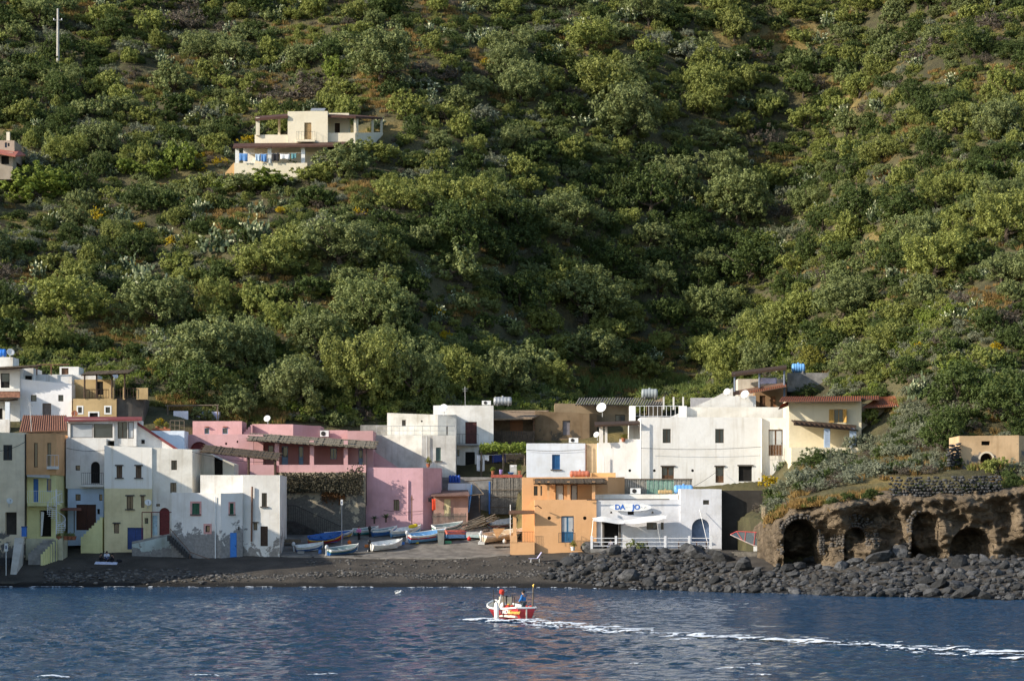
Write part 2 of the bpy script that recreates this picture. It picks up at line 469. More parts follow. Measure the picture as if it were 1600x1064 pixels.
# ------------------------------------------------------------------ foam: wake, bow wave, surf line (real flecks of foam lying on the water)
def foam_obj(name, fn, x0, x1, y0, y1, st, label, seed, kn=.75, kh=.22, cut=.62):
    xs = np.arange(x0, x1, st); ys = np.arange(y0, y1, st)
    XX, YY = np.meshgrid(xs, ys)
    d = fn(XX, YY)
    nz = np.zeros_like(XX); r2 = np.random.default_rng(seed)
    for _ in range(60):
        lam = math.exp(r2.uniform(math.log(.3), math.log(3.2))); th = r2.uniform(0, 6.28)
        nz += lam ** .45 * np.sin((XX * math.cos(th) * .45 + YY * math.sin(th) * .9) * 6.28 / lam + r2.uniform(0, 6.28))
    nz /= 6.4
    hf = r2.uniform(-1, 1, XX.shape)
    keep = (d * 1.1 + nz * kn + hf * kh > cut) & (d > .02)
    fcs = grid_faces(len(xs), len(ys))
    kf = keep.ravel()[fcs].sum(1) >= 3
    h = sea_z(XX, YY) + .035 + np.clip(d + nz * .75 - .5, 0, .6) * .10 + np.abs(hf) * .02 * (d > .3)
    jx = r2.normal(size=XX.shape) * st * .28; jy = r2.normal(size=XX.shape) * st * .28
    V3 = np.stack([XX + jx, YY + jy, h], -1).reshape(-1, 3)
    fcs = fcs[kf]
    used, inv = np.unique(fcs, return_inverse=True)
    o = link_mesh(name, nparr_mesh(name, V3[used], inv.reshape(fcs.shape), plain('foam', (.74, .79, .84), .6, .15, 3)))
    return tag(o, label, 'foam', kind='stuff')
def at_sea(px, py):
    Y = CZ * F / (py - HZ)
    return X(px, Y), Y
def stroke(pts, wid):
    pts = [at_sea(*p) for p in pts]
    def fn(x, y):
        best = np.zeros_like(x)
        for i in range(len(pts) - 1):
            (ax, ay), (bx, by) = pts[i], pts[i + 1]
            wa, wb = wid[i], wid[i + 1]
            L2 = (bx - ax) ** 2 + (by - ay) ** 2
            t = np.clip(((x - ax) * (bx - ax) + (y - ay) * (by - ay)) / L2, 0, 1)
            d = np.hypot((x - ax - t * (bx - ax)), (y - ay - t * (by - ay)))
            w = wa + (wb - wa) * t
            best = np.maximum(best, np.clip(1.05 - d / w, 0, 1))
        return best
    return fn
# ------------------------------------------------------------------ building kit
GLASS = plain('window_glass', (.03, .038, .045), .08, .2, .5, spec=.6)
GLASS_L = plain('pale_curtain_glass', (.42, .44, .46), .2, .15, .8, spec=.5)
DARK = plain('dark_interior', (.012, .011, .010), .9)  # near-black panel colour standing in for unlit rooms; dark doors share it
WOOD_D = plain('dark_wood', (.055, .032, .02), .75, .3, 4)
WOOD_G = plain('weathered_wood', (.16, .125, .09), .85, .35, 5)
WOOD_B = plain('brown_wood', (.12, .06, .03), .7, .3, 4)
CANE = plain('grey_cane', (.21, .18, .135), .9, .4, 6, bump=.4)
CANE_D = plain('dark_cane', (.10, .075, .05), .9, .4, 6, bump=.4)
STONE_S = plain('lava_stone_sill', (.10, .09, .08), .9, .3, 4)
WHITE_P = plain('white_paint', (.78, .78, .76), .5, .08)
IRON = plain('dark_iron', (.03, .027, .025), .6, .3, 5)
IRON_W = plain('white_iron', (.75, .76, .78), .5, .1)
GALV = plain('galvanised_steel', (.42, .43, .44), .45, .15, 3, metal=.5)
RUST = plain('rusty_pipe', (.20, .10, .06), .85, .4, 6)
BLUE = plain('blue_paint', (.035, .14, .42), .5, .15)
BLUE_D = plain('deep_blue_paint', (.02, .055, .20), .5, .2)
GREEN_P = plain('green_paint', (.02, .10, .055), .55, .2)
GREENGREY = plain('grey_green_paint', (.10, .16, .14), .6, .2)
RED_D = plain('dark_red_paint', (.16, .025, .025), .6, .25)
TERRA = plain('terracotta', (.36, .13, .065), .8, .25, 5, rnd=.3)
CONC = plain('concrete', (.26, .25, .235), .92, .3, 1.5, bump=.3)
PINKFR = plain('pink_trim', (.62, .33, .30), .85, .15)
YEL_W = plain('ochre_wood', (.46, .27, .07), .65, .2)

class House:
    def __init__(s, name, label, cat, px, py, Y, group=None):
        s.root = thing(name, label, cat, P(px, py, Y), group)
        s.edges = []
    def block(s, front, back, top, bot, mat, ops=(), name='wall', below=2.5, rough=.035):
        pts = [Vector((X(px, Y), Y)) for px, Y in front]
        tops = top if isinstance(top, (list, tuple)) else None
        zt = [Z(tops[i] if tops else top, front[i if tops else 0][1]) for i in range(len(front))]
        z0 = Z(bot, front[0][1]) - below
        yb = max(p.y for p in pts) + back
        poly = pts + [Vector((pts[-1].x, yb)), Vector((pts[0].x, yb))]
        zt = zt + [zt[-1], zt[0]]
        mb = MB(); n = len(poly); edges = []
        for i in range(n):
            A, B = poly[i], poly[(i + 1) % n]
            W = (B - A).length
            if W < .01: continue
            d = (B - A) / W; nn = Vector((d.y, -d.x))
            edges.append(dict(A=A, B=B, W=W, d=d, n=nn, za=zt[i], zb=zt[(i + 1) % n], front=i < len(pts) - 1, px=(front[i][0], front[i + 1][0]) if i < len(pts) - 1 else None, ops=[]))
        for op in ops:
            cx = (op[1] + op[2]) / 2
            for e in edges:
                if e['front'] and min(e['px']) - .01 <= cx <= max(e['px']) + .01:
                    e['ops'].append(op); break
        made = []
        for e in edges:
            rects = []
            for op in e['ops']:
                u = [s._u(e, op[1]), s._u(e, op[2])]
                Ym = (e['A'] + e['d'] * (u[0] + u[1]) / 2).y
                r = dict(u0=u[0], u1=u[1], v0=Z(op[4], Ym), v1=Z(op[3], Ym), style=op[0], o=op[5] if len(op) > 5 else {})
                rects.append(r); made.append((e, r))
            s._facade(mb, e, z0, rects, rough)
        mb.add([(p.x, p.y, z - .12) for p, z in zip(poly, zt)], [tuple(range(n))])
        w = mb.build(name, mat, s.root)
        for e, r in made: s._fill(e, r)
        s.edges = edges
        return w
    def _u(s, e, px):
        k = (px - 800) / F; A, d = e['A'], e['d']
        return (k * A.y - A.x) / (d.x - k * d.y)
    def _facade(s, mb, e, z0, rects, rough):
        W = e['W']; sub = max(2, int(W / .9)) if e['front'] else 2
        us = [W * i / sub for i in range(sub + 1)] + [r[k] for r in rects for k in ('u0', 'u1')]
        us = sorted(set(round(u, 4) for u in us)); us = [u for u in us if -.001 <= u <= W + .001]
        zlo = min(e['za'], e['zb'])
        zs = sorted(set([round(z0, 4), None] if False else [round(z0, 4)] + [round(r[k], 4) for r in rects for k in ('v0', 'v1')]))
        zs = [z for z in zs if z < zlo - .02]
        A, d, n = e['A'], e['d'], e['n']
        idx = {}
        def vert(i, j):
            if (i, j) in idx: return idx[i, j]
            u = us[i]
            if j < len(zs): z = zs[j]
            else:
                z = e['za'] + (e['zb'] - e['za']) * u / W
                q = A + d * u
                z += rough * mnoise.noise(Vector((q.x * .8, q.y * .8, z)))
            q = A + d * u
            mb.v.append((q.x, q.y, z)); idx[i, j] = len(mb.v) - 1
            return idx[i, j]
        for i in range(len(us) - 1):
            for j in range(len(zs)):
                uc = (us[i] + us[i + 1]) / 2; zc = (zs[j] + (zs[j + 1] if j + 1 < len(zs) else zlo)) / 2
                if any(r['u0'] < uc < r['u1'] and r['v0'] < zc < r['v1'] for r in rects): continue
                mb.f.append((vert(i, j), vert(i + 1, j), vert(i + 1, j + 1), vert(i, j + 1)))
        for r in rects:
            dep = r['o'].get('depth', .22); r['depth'] = dep
            def pt(u, z, o=0.0):
                q = A + d * u + n * o
                return (q.x, q.y, z)
            u0, u1, v0, v1 = r['u0'], r['u1'], r['v0'], r['v1']
            shape = r['o'].get('shape')
            if shape == 'arch':
                rx = (u1 - u0) / 2; rz = min(rx, (v1 - v0) * .6); k = 12
                arc = [(u0 + rx - rx * math.cos(math.pi * t / k), v1 - rz + rz * math.sin(math.pi * t / k)) for t in range(k + 1)]
                for t in range(k):
                    c = (u0, v1) if t < k / 2 else (u1, v1)
                    mb.add([pt(*c), pt(*arc[t]), pt(*arc[t + 1])], [(0, 1, 2)])
                loop = [(u0, v0)] + arc + [(u1, v0)]
            elif shape == 'round':
                cx, cz, rx, rz = (u0 + u1) / 2, (v0 + v1) / 2, (u1 - u0) / 2, (v1 - v0) / 2; k = 16
                loop = [(cx - rx * math.cos(2 * math.pi * t / k), cz + rz * math.sin(2 * math.pi * t / k)) for t in range(k)]
                for t in range(k):
                    a = loop[t]; b = loop[(t + 1) % k]; m = ((a[0] + b[0]) / 2, (a[1] + b[1]) / 2)
                    c = (u0 if m[0] < cx else u1, v0 if m[1] < cz else v1)
                    mb.add([pt(*c), pt(*a), pt(*b)], [(0, 1, 2)])
            else: loop = [(u0, v0), (u0, v1), (u1, v1), (u1, v0)]
            r['loop'] = loop
            for t in range(len(loop)):
                a, b = loop[t], loop[(t + 1) % len(loop)]
                mb.add([pt(*a), pt(*b), pt(*b, -dep), pt(*a, -dep)], [(3, 2, 1, 0)])
    def ebox(s, mb, e, u0, u1, z0, z1, o0, o1):
        """box on a wall: along the wall u, height z, out of the wall o"""
        q = e['A'] + e['d'] * u0 + e['n'] * o0
        a = e['d'] * (u1 - u0); c = e['n'] * (o1 - o0)
        mb.frame((q.x, q.y, z0), (a.x, a.y, 0), (c.x, c.y, 0), (0, 0, z1 - z0))
        return mb
    def _fill(s, e, r):
        st, o = r['style'], r['o']; u0, u1, v0, v1, dep = r['u0'], r['u1'], r['v0'], r['v1'], r['depth']
        W, H = u1 - u0, v1 - v0
        A, d, n = e['A'], e['d'], e['n']
        def panel(mb, ins, back):
            cu = sum(p[0] for p in r['loop']) / len(r['loop']); cz = sum(p[1] for p in r['loop']) / len(r['loop'])
            k = 1 - ins
            vs = []
            for u, z in r['loop']:
                q = A + d * (cu + (u - cu) * k) + n * -back; vs.append((q.x, q.y, cz + (z - cz) * k))
            return mb.add(vs, [tuple(range(len(vs)))[::-1]])
        B_ = lambda mb, *a: s.ebox(mb, e, *a)
        fr = o.get('frame', WOOD_D); t = o.get('t', .06)
        def extras(par):
            if o.get('sill'):
                B_(MB(), u0 - .16, u1 + .16, v0 - .12, v0 - .002, -.03, .16).build('sill', o.get('sillmat', STONE_S), par)
            if o.get('lintel'):
                B_(MB(), u0 - .14, u1 + .14, v1 + .002, v1 + .14, -.03, .13).build('lintel', STONE_S, par)
            if o.get('trim'):
                tm = MB(); w = o.get('tw', .16)
                B_(tm, u0 - w, u0 - .002, v0 - w, v1 + w, -.01, .03); B_(tm, u1 + .002, u1 + w, v0 - w, v1 + w, -.01, .03)
                B_(tm, u0 - .001, u1 + .001, v1 + .002, v1 + w, -.01, .028); B_(tm, u0 - .001, u1 + .001, v0 - w, v0 - .002, -.01, .028)
                tm.build('trim', o['trim'], par)
        if st == 'win':
            mb = MB()
            if r['o'].get('shape') is None:
                B_(mb, u0, u0 + t, v0, v1, -dep + .01, -dep + .07); B_(mb, u1 - t, u1, v0, v1, -dep + .01, -dep + .07)
                B_(mb, u0 + t, u1 - t, v0, v0 + t, -dep + .01, -dep + .07); B_(mb, u0 + t, u1 - t, v1 - t, v1, -dep + .01, -dep + .07)
                k = o.get('mull', 1)
                for i in range(1, k + 1):
                    c = u0 + W * i / (k + 1); B_(mb, c - t * .5, c + t * .5, v0 + t, v1 - t, -dep + .01, -dep + .065)
                for zf in o.get('bars', ()): B_(mb, u0 + t, u1 - t, v0 + H * zf - .02, v0 + H * zf + .02, -dep + .01, -dep + .06)
            else:
                c = (u0 + u1) / 2; B_(mb, c - .03, c + .03, v0, v1 - .05, -dep + .01, -dep + .06)
                B_(mb, u0, u1, v0 + H * .55, v0 + H * .55 + .05, -dep + .01, -dep + .055)
            w = mb.build('window', fr, s.root)
            panel(MB(), 0, dep - .004).build('pane', o.get('glass', GLASS), w)
            extras(w)
        elif st == 'shut':
            w = None; m = o.get('mat', BLUE_D)
            for a, b in ((u0, (u0 + u1) / 2 - .012), ((u0 + u1) / 2 + .012, u1)):
                mb = MB(); dd = -dep + .05
                B_(mb, a, a + .06, v0, v1, dd, dd + .05); B_(mb, b - .06, b, v0, v1, dd, dd + .05)
                B_(mb, a, b, v0, v0 + .08, dd, dd + .045); B_(mb, a, b, v1 - .08, v1, dd, dd + .045); B_(mb, a + .01, b - .01, v0 + .02, v1 - .02, dd, dd + .012)
                k = max(4, int(H / .11))
                for i in range(k):
                    z = v0 + .09 + (H - .18) * i / k; B_(mb, a + .06, b - .06, z, z + (H - .18) / k * .6, dd + .012, dd + .032)
                sh = mb.build('shutter', m, s.root); w = w or sh
            panel(MB(), 0, dep).build('window', DARK, s.root)
            extras(w)
        elif st == 'door':
            mb = MB(); dd = -dep + .02; m = o.get('mat', WOOD_D)
            if r['o'].get('shape') is None:
                k = o.get('leaves', 1)
                for i in range(k):
                    a, b = u0 + W * i / k + .008, u0 + W * (i + 1) / k - .008
                    B_(mb, a, b, v0, v1, dd, dd + .04)
                    for z0_, z1_ in o.get('panels', ((.06, .45), (.52, .95))):
                        B_(mb, a + .09, b - .09, v0 + H * z0_, v0 + H * z1_, dd + .04, dd + .055)
            else: panel(mb, 0, dep - .02)
            w = mb.build('door', m, s.root)
            if o.get('glass'):
                for i in range(o.get('leaves', 1)):
                    a, b = u0 + W * i / o.get('leaves', 1) + .09, u0 + W * (i + 1) / o.get('leaves', 1) - .09
                    z0_, z1_ = o.get('gz', (.42, .95))
                    B_(MB(), a, b, v0 + H * z0_, v0 + H * z1_, dd + .03, dd + .058).build('pane', o['glass'], w)
            B_(MB(), u1 - .16, u1 - .12, v0 + H * .45, v0 + H * .45 + .14, dd + .05, dd + .10).build('handle', IRON, w)
            extras(w)
        elif st == 'hole':
            w = panel(MB(), 0, dep).build(o.get('name', 'opening'), o.get('mat', DARK), s.root)
            extras(w)
    def part(s, name, mb, mat, parent=None): return mb.build(name, mat, parent or s.root)

def cane_roof(h, pl, pr, depth, rise=.3, t=.14, posts=(), mat=CANE, beam=WOOD_D, n=None, postr=.09, postmat=None, name='cane_roof', ragged=.18):
    """a reed shade: front edge from pl to pr (world), running back 'depth' metres; posts = [(fraction, foot height, depth fraction)]"""
    pl, pr = Vector(pl), Vector(pr); L = (pr - pl).length; d = (pr - pl) / L
    bk = Vector((0, depth, rise))
    mb = MB(); k = n or max(14, int(L / .16)); rr = random.Random(int(abs(pl.x * 31 + pl.z * 7)))
    for i in range(k):
        a = pl + d * (L * (i + .05) / k); j = rr.uniform(-ragged, ragged)
        mb.frame(a + bk * (-.03 + j * .2) + V(0, 0, rr.uniform(-.02, .03)), d * (L / k * .9), bk * (1.03 + rr.uniform(0, .06)), V(0, 0, t * rr.uniform(.35, .6)))
    for f in (.06, .5, .94):
        mb.tube([pl + bk * f + d * -.2 + V(0, 0, t * .55), pr + bk * f + d * .2 + V(0, 0, t * .55)], t * .22, 5)
    c = h.part(name, mb, mat)
    for f in (.08, .92):
        b = MB().frame(pl + bk * f - d * .15 - V(0, .05, .13), d * (L + .3), V(0, .1, 0), V(0, 0, .12)); h.part('beam', b, beam)
    for pf in posts:
        f, zf = pf[0], pf[1]; df = pf[2] if len(pf) > 2 else .08
        p = pl + d * (L * f) + bk * df
        if postmat is not None: h.part('post', MB().box(p.x - postr, p.x + postr, p.y - postr, p.y + postr, zf, p.z - .1), postmat)
        else: h.part('post', MB().tube([V(p.x, p.y, zf), V(p.x, p.y, p.z - .05)], postr, 7), beam)
    return c
def railing(pts, hgt, step=.16, r=.014, rr=.022, mid=False):
    mb = MB(); pts = [Vector(p) for p in pts]; up = V(0, 0, hgt)
    for a, b in zip(pts, pts[1:]):
        mb.tube([a + up, b + up], rr, 5); mb.tube([a + V(0, 0, .06), b + V(0, 0, .06)], r, 4)
        if mid: mb.tube([a + up * .5, b + up * .5], r, 4)
        k = max(1, int((b - a).length / step))
        for i in range(k + 1):
            q = a + (b - a) * i / k; mb.tube([q, q + up], r, 4, cap=False)
    return mb
def tile_roof(h, a, b, c, d, mat=TERRA, row=.24, name='roof'):
    """pantiles between front edge a-b (eave) and back edge d-c (ridge)"""
    a, b, c, d = map(Vector, (a, b, c, d))
    h.part(name, MB().slab([a, b, c, d], .08), plain('roof_board', (.17, .09, .06)))
    mb = MB(); k = max(4, int((b - a).length / row))
    for i in range(k):
        f = (i + .5) / k; p, q = a.lerp(b, f), d.lerp(c, f); m = max(2, int((q - p).length / .42))
        for j in range(m):
            s0, s1 = p.lerp(q, j / m), p.lerp(q, (j + 1.12) / m)
            w = (b - a).normalized() * row * .33
            up = V(0, 0, .085); lift = V(0, 0, .03)
            mb.add([s0 - w + lift * .3, s0 + up + lift, s0 + w + lift * .3, s1 - w * .8, s1 + up * .75, s1 + w * .8], [(0, 1, 4, 3), (1, 2, 5, 4), (0, 2, 1)])
    t = h.part('tiles', mb, mat); t['kind'] = 'stuff'
    return t
# ------------------------------------------------------------------ village houses, left to right
W1 = plaster('white_plaster', (.77, .755, .72), .36, .5, peel=.0, peel_col=(.52, .50, .46), peel_z=0, peel_h=1e4, peel_n=.92)
W2 = plaster('old_white_plaster', (.76, .73, .66), .35, .45, peel=.0, peel_col=(.50, .47, .43), peel_z=0, peel_h=1e4, peel_n=.84)
WB = plaster('bluish_white_plaster', (.72, .77, .84), .18, .2)
TAN = plaster('tan_plaster', (.52, .38, .20), .4, .35)
GREYROCK = plaster('dark_rubble', (.13, .115, .10), .6, .3)
def D_(**k): return k

# house just left of the picture: it throws the shade on the left of the village
h = House('house', 'tall pale plastered house at the far left beyond the peeling house', 'house', -130, 850, 280)
h.block([(-360, 281), (-66, 281)], 19, 594, 868, W2, [('win', -200, -180, 700, 740), ('win', -120, -100, 700, 740), ('door', -160, -140, 820, 862)])

# peeling cream / peach house with the spiral stair
cream = plaster('peeling_cream_plaster', (.95, .82, .62), .3, .3, peel=.26, peel_col=(.24, .225, .21), peel_z=2, peel_h=9, peel_n=.25)
peach = plaster('peach_plaster', (.70, .40, .20), .35, .35)
lemon = plaster('lemon_plaster', (.74, .70, .36), .3, .3)
h = House('house', 'peeling cream and peach house with white spiral staircase at left edge', 'house', 45, 845, 300)
h.block([(-30, 300), (39, 300)], 10, 676, 850, cream, [('win', 5, 19, 695, 719, D_(mull=1)), ('hole', 8, 26, 800, 835, D_(name='doorway', depth=.8, mat=plain('rough_opening', (.06, .055, .05))))])
h.part('drainpipe', MB().tube([P(39.6, 678, 299.8), P(39.6, 838, 299.8)], .07, 6), IRON)
h.block([(41, 300.4), (88, 300.4)], 9, 677, 742, peach, [('win', 53, 59, 692, 730, D_(mull=0)), ('win', 74, 80, 692, 729, D_(mull=0))], below=0)
h.block([(42, 300.6), (87, 300.6)], 8.5, 742, 846, lemon, [('door', 52, 60, 748, 784, D_(mat=BLUE)), ('win', 73, 80, 748, 768, D_(mull=0, frame=BLUE)), ('hole', 62, 80, 797, 838, D_(name='doorway', depth=.7))], below=1.0)
h.part('balcony', MB().slab([P(43, 786, 299), P(97, 786, 299), P(97, 786, 300.5), P(43, 786, 300.5)], .3), lemon)
h.part('railing', railing([P(43, 785.5, 299.1), P(97, 785.5, 299.1), P(97, 785.5, 300.4)], 1.25, .22), IRON_W)
h.part('awning', MB().slab([P(42, 744, 299.2), P(78, 746, 299.2), P(78, 741, 300.6), P(42, 741, 300.6)], .05), plain('awning_sheet', (.5, .5, .46)))
h.part('balcony', MB().slab([P(73, 729, 299.6), P(92, 729, 299.6), P(92, 729, 300.3), P(73, 729, 300.3)], .25), W1)
h.part('railing', railing([P(73.5, 729, 299.7), P(91.5, 729, 299.7)], 1.2, .3), IRON_W)
c0 = P(88, 838, 298.6); sp = MB(); st = MB()
sp.tube([c0, c0 + V(0, 0, 4.9)], .06, 8)
for i in range(17):
    a = -1.2 + i * .42; z = .2 + i * .21
    u = V(math.cos(a), math.sin(a), 0); w = V(-math.sin(a), math.cos(a), 0)
    q = c0 + V(0, 0, z)
    h.part('step', MB().add([q, q + u * .95 - w * .16, q + u * .95 + w * .2, q + V(0, 0, .05), q + u * .95 - w * .16 + V(0, 0, .05), q + u * .95 + w * .2 + V(0, 0, .05)], [(0, 2, 1), (3, 4, 5), (0, 1, 4, 3), (1, 2, 5, 4), (2, 0, 3, 5)]), IRON_W)
    sp.tube([q + u * .93, q + u * .93 + V(0, 0, .95)], .018, 4)
sp.tube([c0 + V(math.cos(-1.2 + i * .42) * .93, math.sin(-1.2 + i * .42) * .93, .2 + i * .21 + .95) for i in range(17)], .03, 5)
h.part('spiral_stair', sp, IRON_W)
h.part('curtain', MB().add([P(64, 799, 300.2), P(67, 799, 300.1), P(69, 800, 300.25), P(66, 836, 300.1), P(63.5, 838, 300.2)], [(0, 1, 2, 3, 4)]), WHITE_P)
# terrace block, stair and slipway wall below it
t = House('terrace', 'lemon terrace with grey concrete steps down to the black sand', 'terrace', 75, 860, 297)
t.block([(40, 297.6), (98, 297.6)], 3.2, 841, 858, plaster('stained_terrace', (.55, .52, .38), .5, .5), below=2)
for i in range(6):
    px = 79 - i * 4.4; y = 843.5 + i * 4.0; Yc = 297.4 - i * .36
    t.part('step', MB().box(X(px - 12, Yc), X(px + 9, Yc), Yc - .36, Yc, Z(867, Yc) - 1, Z(y, Yc)), CONC)
for i in range(7):
    px = 86 - i * 3.6; y = 842 + i * 3.9; Yc = 297.5 - i * .33
    t.part('stair_wall', MB().box(X(px, Yc), X(px + 3.5, Yc), Yc - .35, Yc - .002, Z(868, Yc) - 1, Z(y, Yc)), lemon)
rw = House('retaining_wall', 'sloping white parapet wall beside the dark slipway steps', 'wall', 28, 900, 293)
rw.part('wall', MB().add([P(23, 840, 296), P(37, 840, 296), P(24, 905, 291), P(15, 905, 291), P(23, 840, 296.6) + V(0, .3, 0), P(37, 840, 296.6), P(24, 905, 291.6), P(15, 905, 291.6)] + [P(23, 920, 296), P(37, 920, 296), P(24, 925, 291), P(15, 925, 291)], [(0, 3, 2, 1), (3, 11, 10, 2), (2, 10, 9, 1), (0, 8, 11, 3), (0, 1, 5, 4)]), plaster('quay_white', (.62, .58, .52), .35, .5))
for i in range(9):
    Yc = 291.5 + i * .6
    rw.part('step', MB().box(X(-40, Yc), X(16, Yc), Yc, Yc + .61, -1, .35 + i * .3), plain('dark_step', (.05, .05, .052)))
q = House('quay', 'low dark concrete landing at the waterline by the white parapet', 'quay', 20, 915, 288)
q.block([(-80, 288.6), (22, 288.6), (46, 289.6)], 4, 908, 917, plain('wet_quay', (.035, .038, .04), .4), below=2)

# upper white house on the left edge
h = House('house', 'upper white house with cane awning and balcony at the left edge', 'house', 55, 650, 322)
h.block([(-40, 321.5), (31, 321.5)], 8, 575, 655, W1, [('door', 1, 15, 583, 606, D_(mat=DARK, glass=GLASS)), ('hole', -6, 4, 638, 655)], below=3)
h.block([(31.5, 321.8), (112, 321.8)], 9, [592, 600], 652, plaster('clean_white', (.80, .80, .82), .12, .1), [('win', 48, 57, 617, 627, D_(mull=0)), ('win', 91, 99, 617, 627, D_(mull=0)), ('door', 66, 80, 630, 652, D_(mat=plain('grey_door', (.2, .16, .14)), depth=.4))], below=3)
h.block([(52, 326), (112, 326)], 6, 585, 600, W1, [])
h.block([(31, 324), (52, 324)], 6, 575, 600, W1, [('hole', 39, 50, 587, 597)])
h.block([(93, 328), (123, 328)], 4, 573, 588, W1, [('door', 96, 107, 575, 588, D_(mat=WOOD_B))])
h.block([(110, 327), (152, 327)], 4, 586, 600, W1)
h.block([(-30, 323.5), (20, 323.5)], 4, 558, 575, W1)
cane_roof(h, P(-35, 578, 319.6), P(57, 573, 320.2), 3, .3, mat=CANE_D)
h.part('balcony', MB().slab([P(-30, 607, 320), P(31, 607, 320), P(31, 607, 321.6), P(-30, 607, 321.6)], .3), W1)
h.part('balcony_wall', MB().pbox(-30, 31, 612, 621, 320.05, .25), plain('old_brick', (.30, .15, .10), .9, .4, 4))
cane_roof(h, P(-30, 626, 318.8), P(20, 624, 319), 2.6, .15, mat=CANE_D, n=16, name='awning')
h.part('column', MB().pbox(8, 15, 628, 656, 319, .45), WB)
h.part('wall', MB().pbox(-30, 15, 655, 676, 318.9, .4), W1)
for a, b in ((57.5, 80), (80, 108)):
    h.part('post', MB().tube([P(a, 586, 325), P(a, 570, 325)], .08, 5), RUST)
    h.part('beam', MB().tube([P(a, 570, 325), P(b, 569.5, 325)], .06, 5), RUST)
# pantiled roof below it
h = House('house', 'low house under brown pantile roof between the white houses', 'house', 70, 680, 314)
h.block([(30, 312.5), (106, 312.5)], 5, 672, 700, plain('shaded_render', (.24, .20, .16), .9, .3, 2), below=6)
tile_roof(h, P(30, 674, 312), P(106, 672, 312), P(104, 649, 317), P(36, 649, 317), plain('brown_pantile', (.27, .13, .085), .85, .35, 5))
# tan house with roofed terrace
h = House('house', 'tan ochre house with wooden pergola terrace and rough grey end wall', 'house', 165, 650, 322)
h.block([(114, 320.6), (182, 320.6)], 6, 623, 654, TAN, [('win', 122, 128, 636, 645, D_(trim=WHITE_P, mull=0)), ('door', 140, 153, 645, 654, D_(trim=WHITE_P, mat=DARK)), ('win', 165, 172, 636, 645, D_(trim=WHITE_P, mull=0))], below=3)
h.block([(182.2, 320.9), (206, 321.2), (224, 321.6)], 5, 622, 655, GREYROCK, below=3)
h.block([(116, 324.5), (174, 324.5)], 3, 593, 624, TAN, [('door', 151, 161, 596, 617, D_(mat=DARK))])
cane_roof(h, P(128, 586, 320.2), P(200, 583, 320.2), 4.2, .55, posts=[(.05, Z(622, 320)), (.31, Z(622, 320)), (.64, Z(622, 320)), (.92, Z(622, 320))], mat=CANE_D, postr=.1)
for a, b in ((131, 170), (176, 192)):
    h.part('railing', railing([P(a, 622, 320.8), P(b, 622, 320.8)], .95, .28, .03, .045), WOOD_D)
h.part('pillar', MB().pbox(171, 178, 605, 624, 320.7, .5), TAN)
h.part('pillar', MB().pbox(192, 195, 605, 624, 320.7, .4), TAN)
h.part('railing', railing([P(195, 621, 320.8), P(213, 621, 320.8)], 1.0, .28, .03, .045), WOOD_D)
h.part('parapet', MB().pbox(213, 231, 606, 624, 320.9, .35), TAN)
# lavender shed and small white terraces behind the pink house
h = House('shed', 'small lavender shed with wooden frame behind the pink house', 'shed', 300, 660, 327)
h.block([(268, 327), (342, 327)], 3, 643, 662, plaster('lavender_plaster', (.60, .60, .78), .15, .1), [('door', 323, 331, 645, 660, D_(mat=WOOD_G, trim=WHITE_P))])
for px in (262, 340): h.part('post', MB().tube([P(px, 662, 325.5), P(px, 634, 325.5)], .09, 5), WOOD_G)
h.part('beam', MB().tube([P(258, 634, 325.5), P(342, 633, 325.5)], .08, 5), WOOD_G)
h.part('curtain', MB().pbox(271, 294, 642, 661, 325.4, .06), plain('white_cloth', (.74, .76, .82), .8, .1))

# white house with the glazed veranda
glazed = plaster('veranda_white', (.76, .73, .67), .25, .3, top_col=None)
h = House('house', 'white house with glazed dark veranda on top and blue ground floor', 'house', 135, 835, 306)
lowblue = plaster('pale_blue_plaster', (.52, .64, .84), .2, .2)
h.block([(103, 305.9), (166, 305.9)], 10, 685, 763, W1, [('win', 118, 125, 727, 735, D_(mull=0)), ('door', 142, 156, 721, 755, D_(shape='arch', mat=DARK)), ], below=0)
h.block([(106, 306), (162, 306)], 9, 763, 830, lowblue, [('win', 118, 126, 772, 782, D_(mull=0)), ('win', 155, 160, 772, 782, D_(mull=0)), ('door', 119, 150, 788, 828, D_(mat=plain('dark_red_wood', (.07, .028, .02)), leaves=2)), ('hole', 152, 156, 795, 803)], below=1.5)
h.block([(106, 306.6), (178.5, 306.6)], 6, 655, 685.5, W1, [('win', 110, 145, 662, 684, D_(mull=0, glass=GLASS_L, depth=.12)), ('win', 146, 176, 662, 684, D_(mull=0, depth=.12))], below=.2)
h.block([(178.6, 306.9), (213, 306.9)], 6, 655, 685.5, W1, [('win', 184, 199, 659, 685, D_(mull=1, glass=GLASS, depth=.12)), ('win', 200, 209, 659, 685, D_(mull=0, glass=GLASS_L, depth=.12))], below=.8)
h.part('roof', MB().slab([P(100, 656, 306), P(222, 655, 306.3), P(222, 651, 311), P(100, 651, 311)], .16), plain('maroon_roof', (.20, .045, .045), .7, .25))
h.part('wall', MB().add([P(213, 661, 308), P(280, 706, 308), P(213, 706, 308), P(213, 661, 314), P(280, 706, 314), P(213, 706, 314)], [(0, 2, 1), (0, 1, 4, 3), (3, 4, 5), (0, 3, 5, 2)]), W1)
h.part('coping', MB().slab([P(210, 656, 307.7), P(283, 704, 307.7), P(283, 704, 309), P(210, 656, 309)], .32), plain('maroon_roof', (.20, .045, .045)))
h.part('window', MB().pbox(221, 226, 687, 693, 307.9, .1), DARK)
h.part('balcony', MB().slab([P(127, 757, 304.9), P(162, 757, 304.9), P(162, 757, 305.9), P(127, 757, 305.9)], .25), W1)
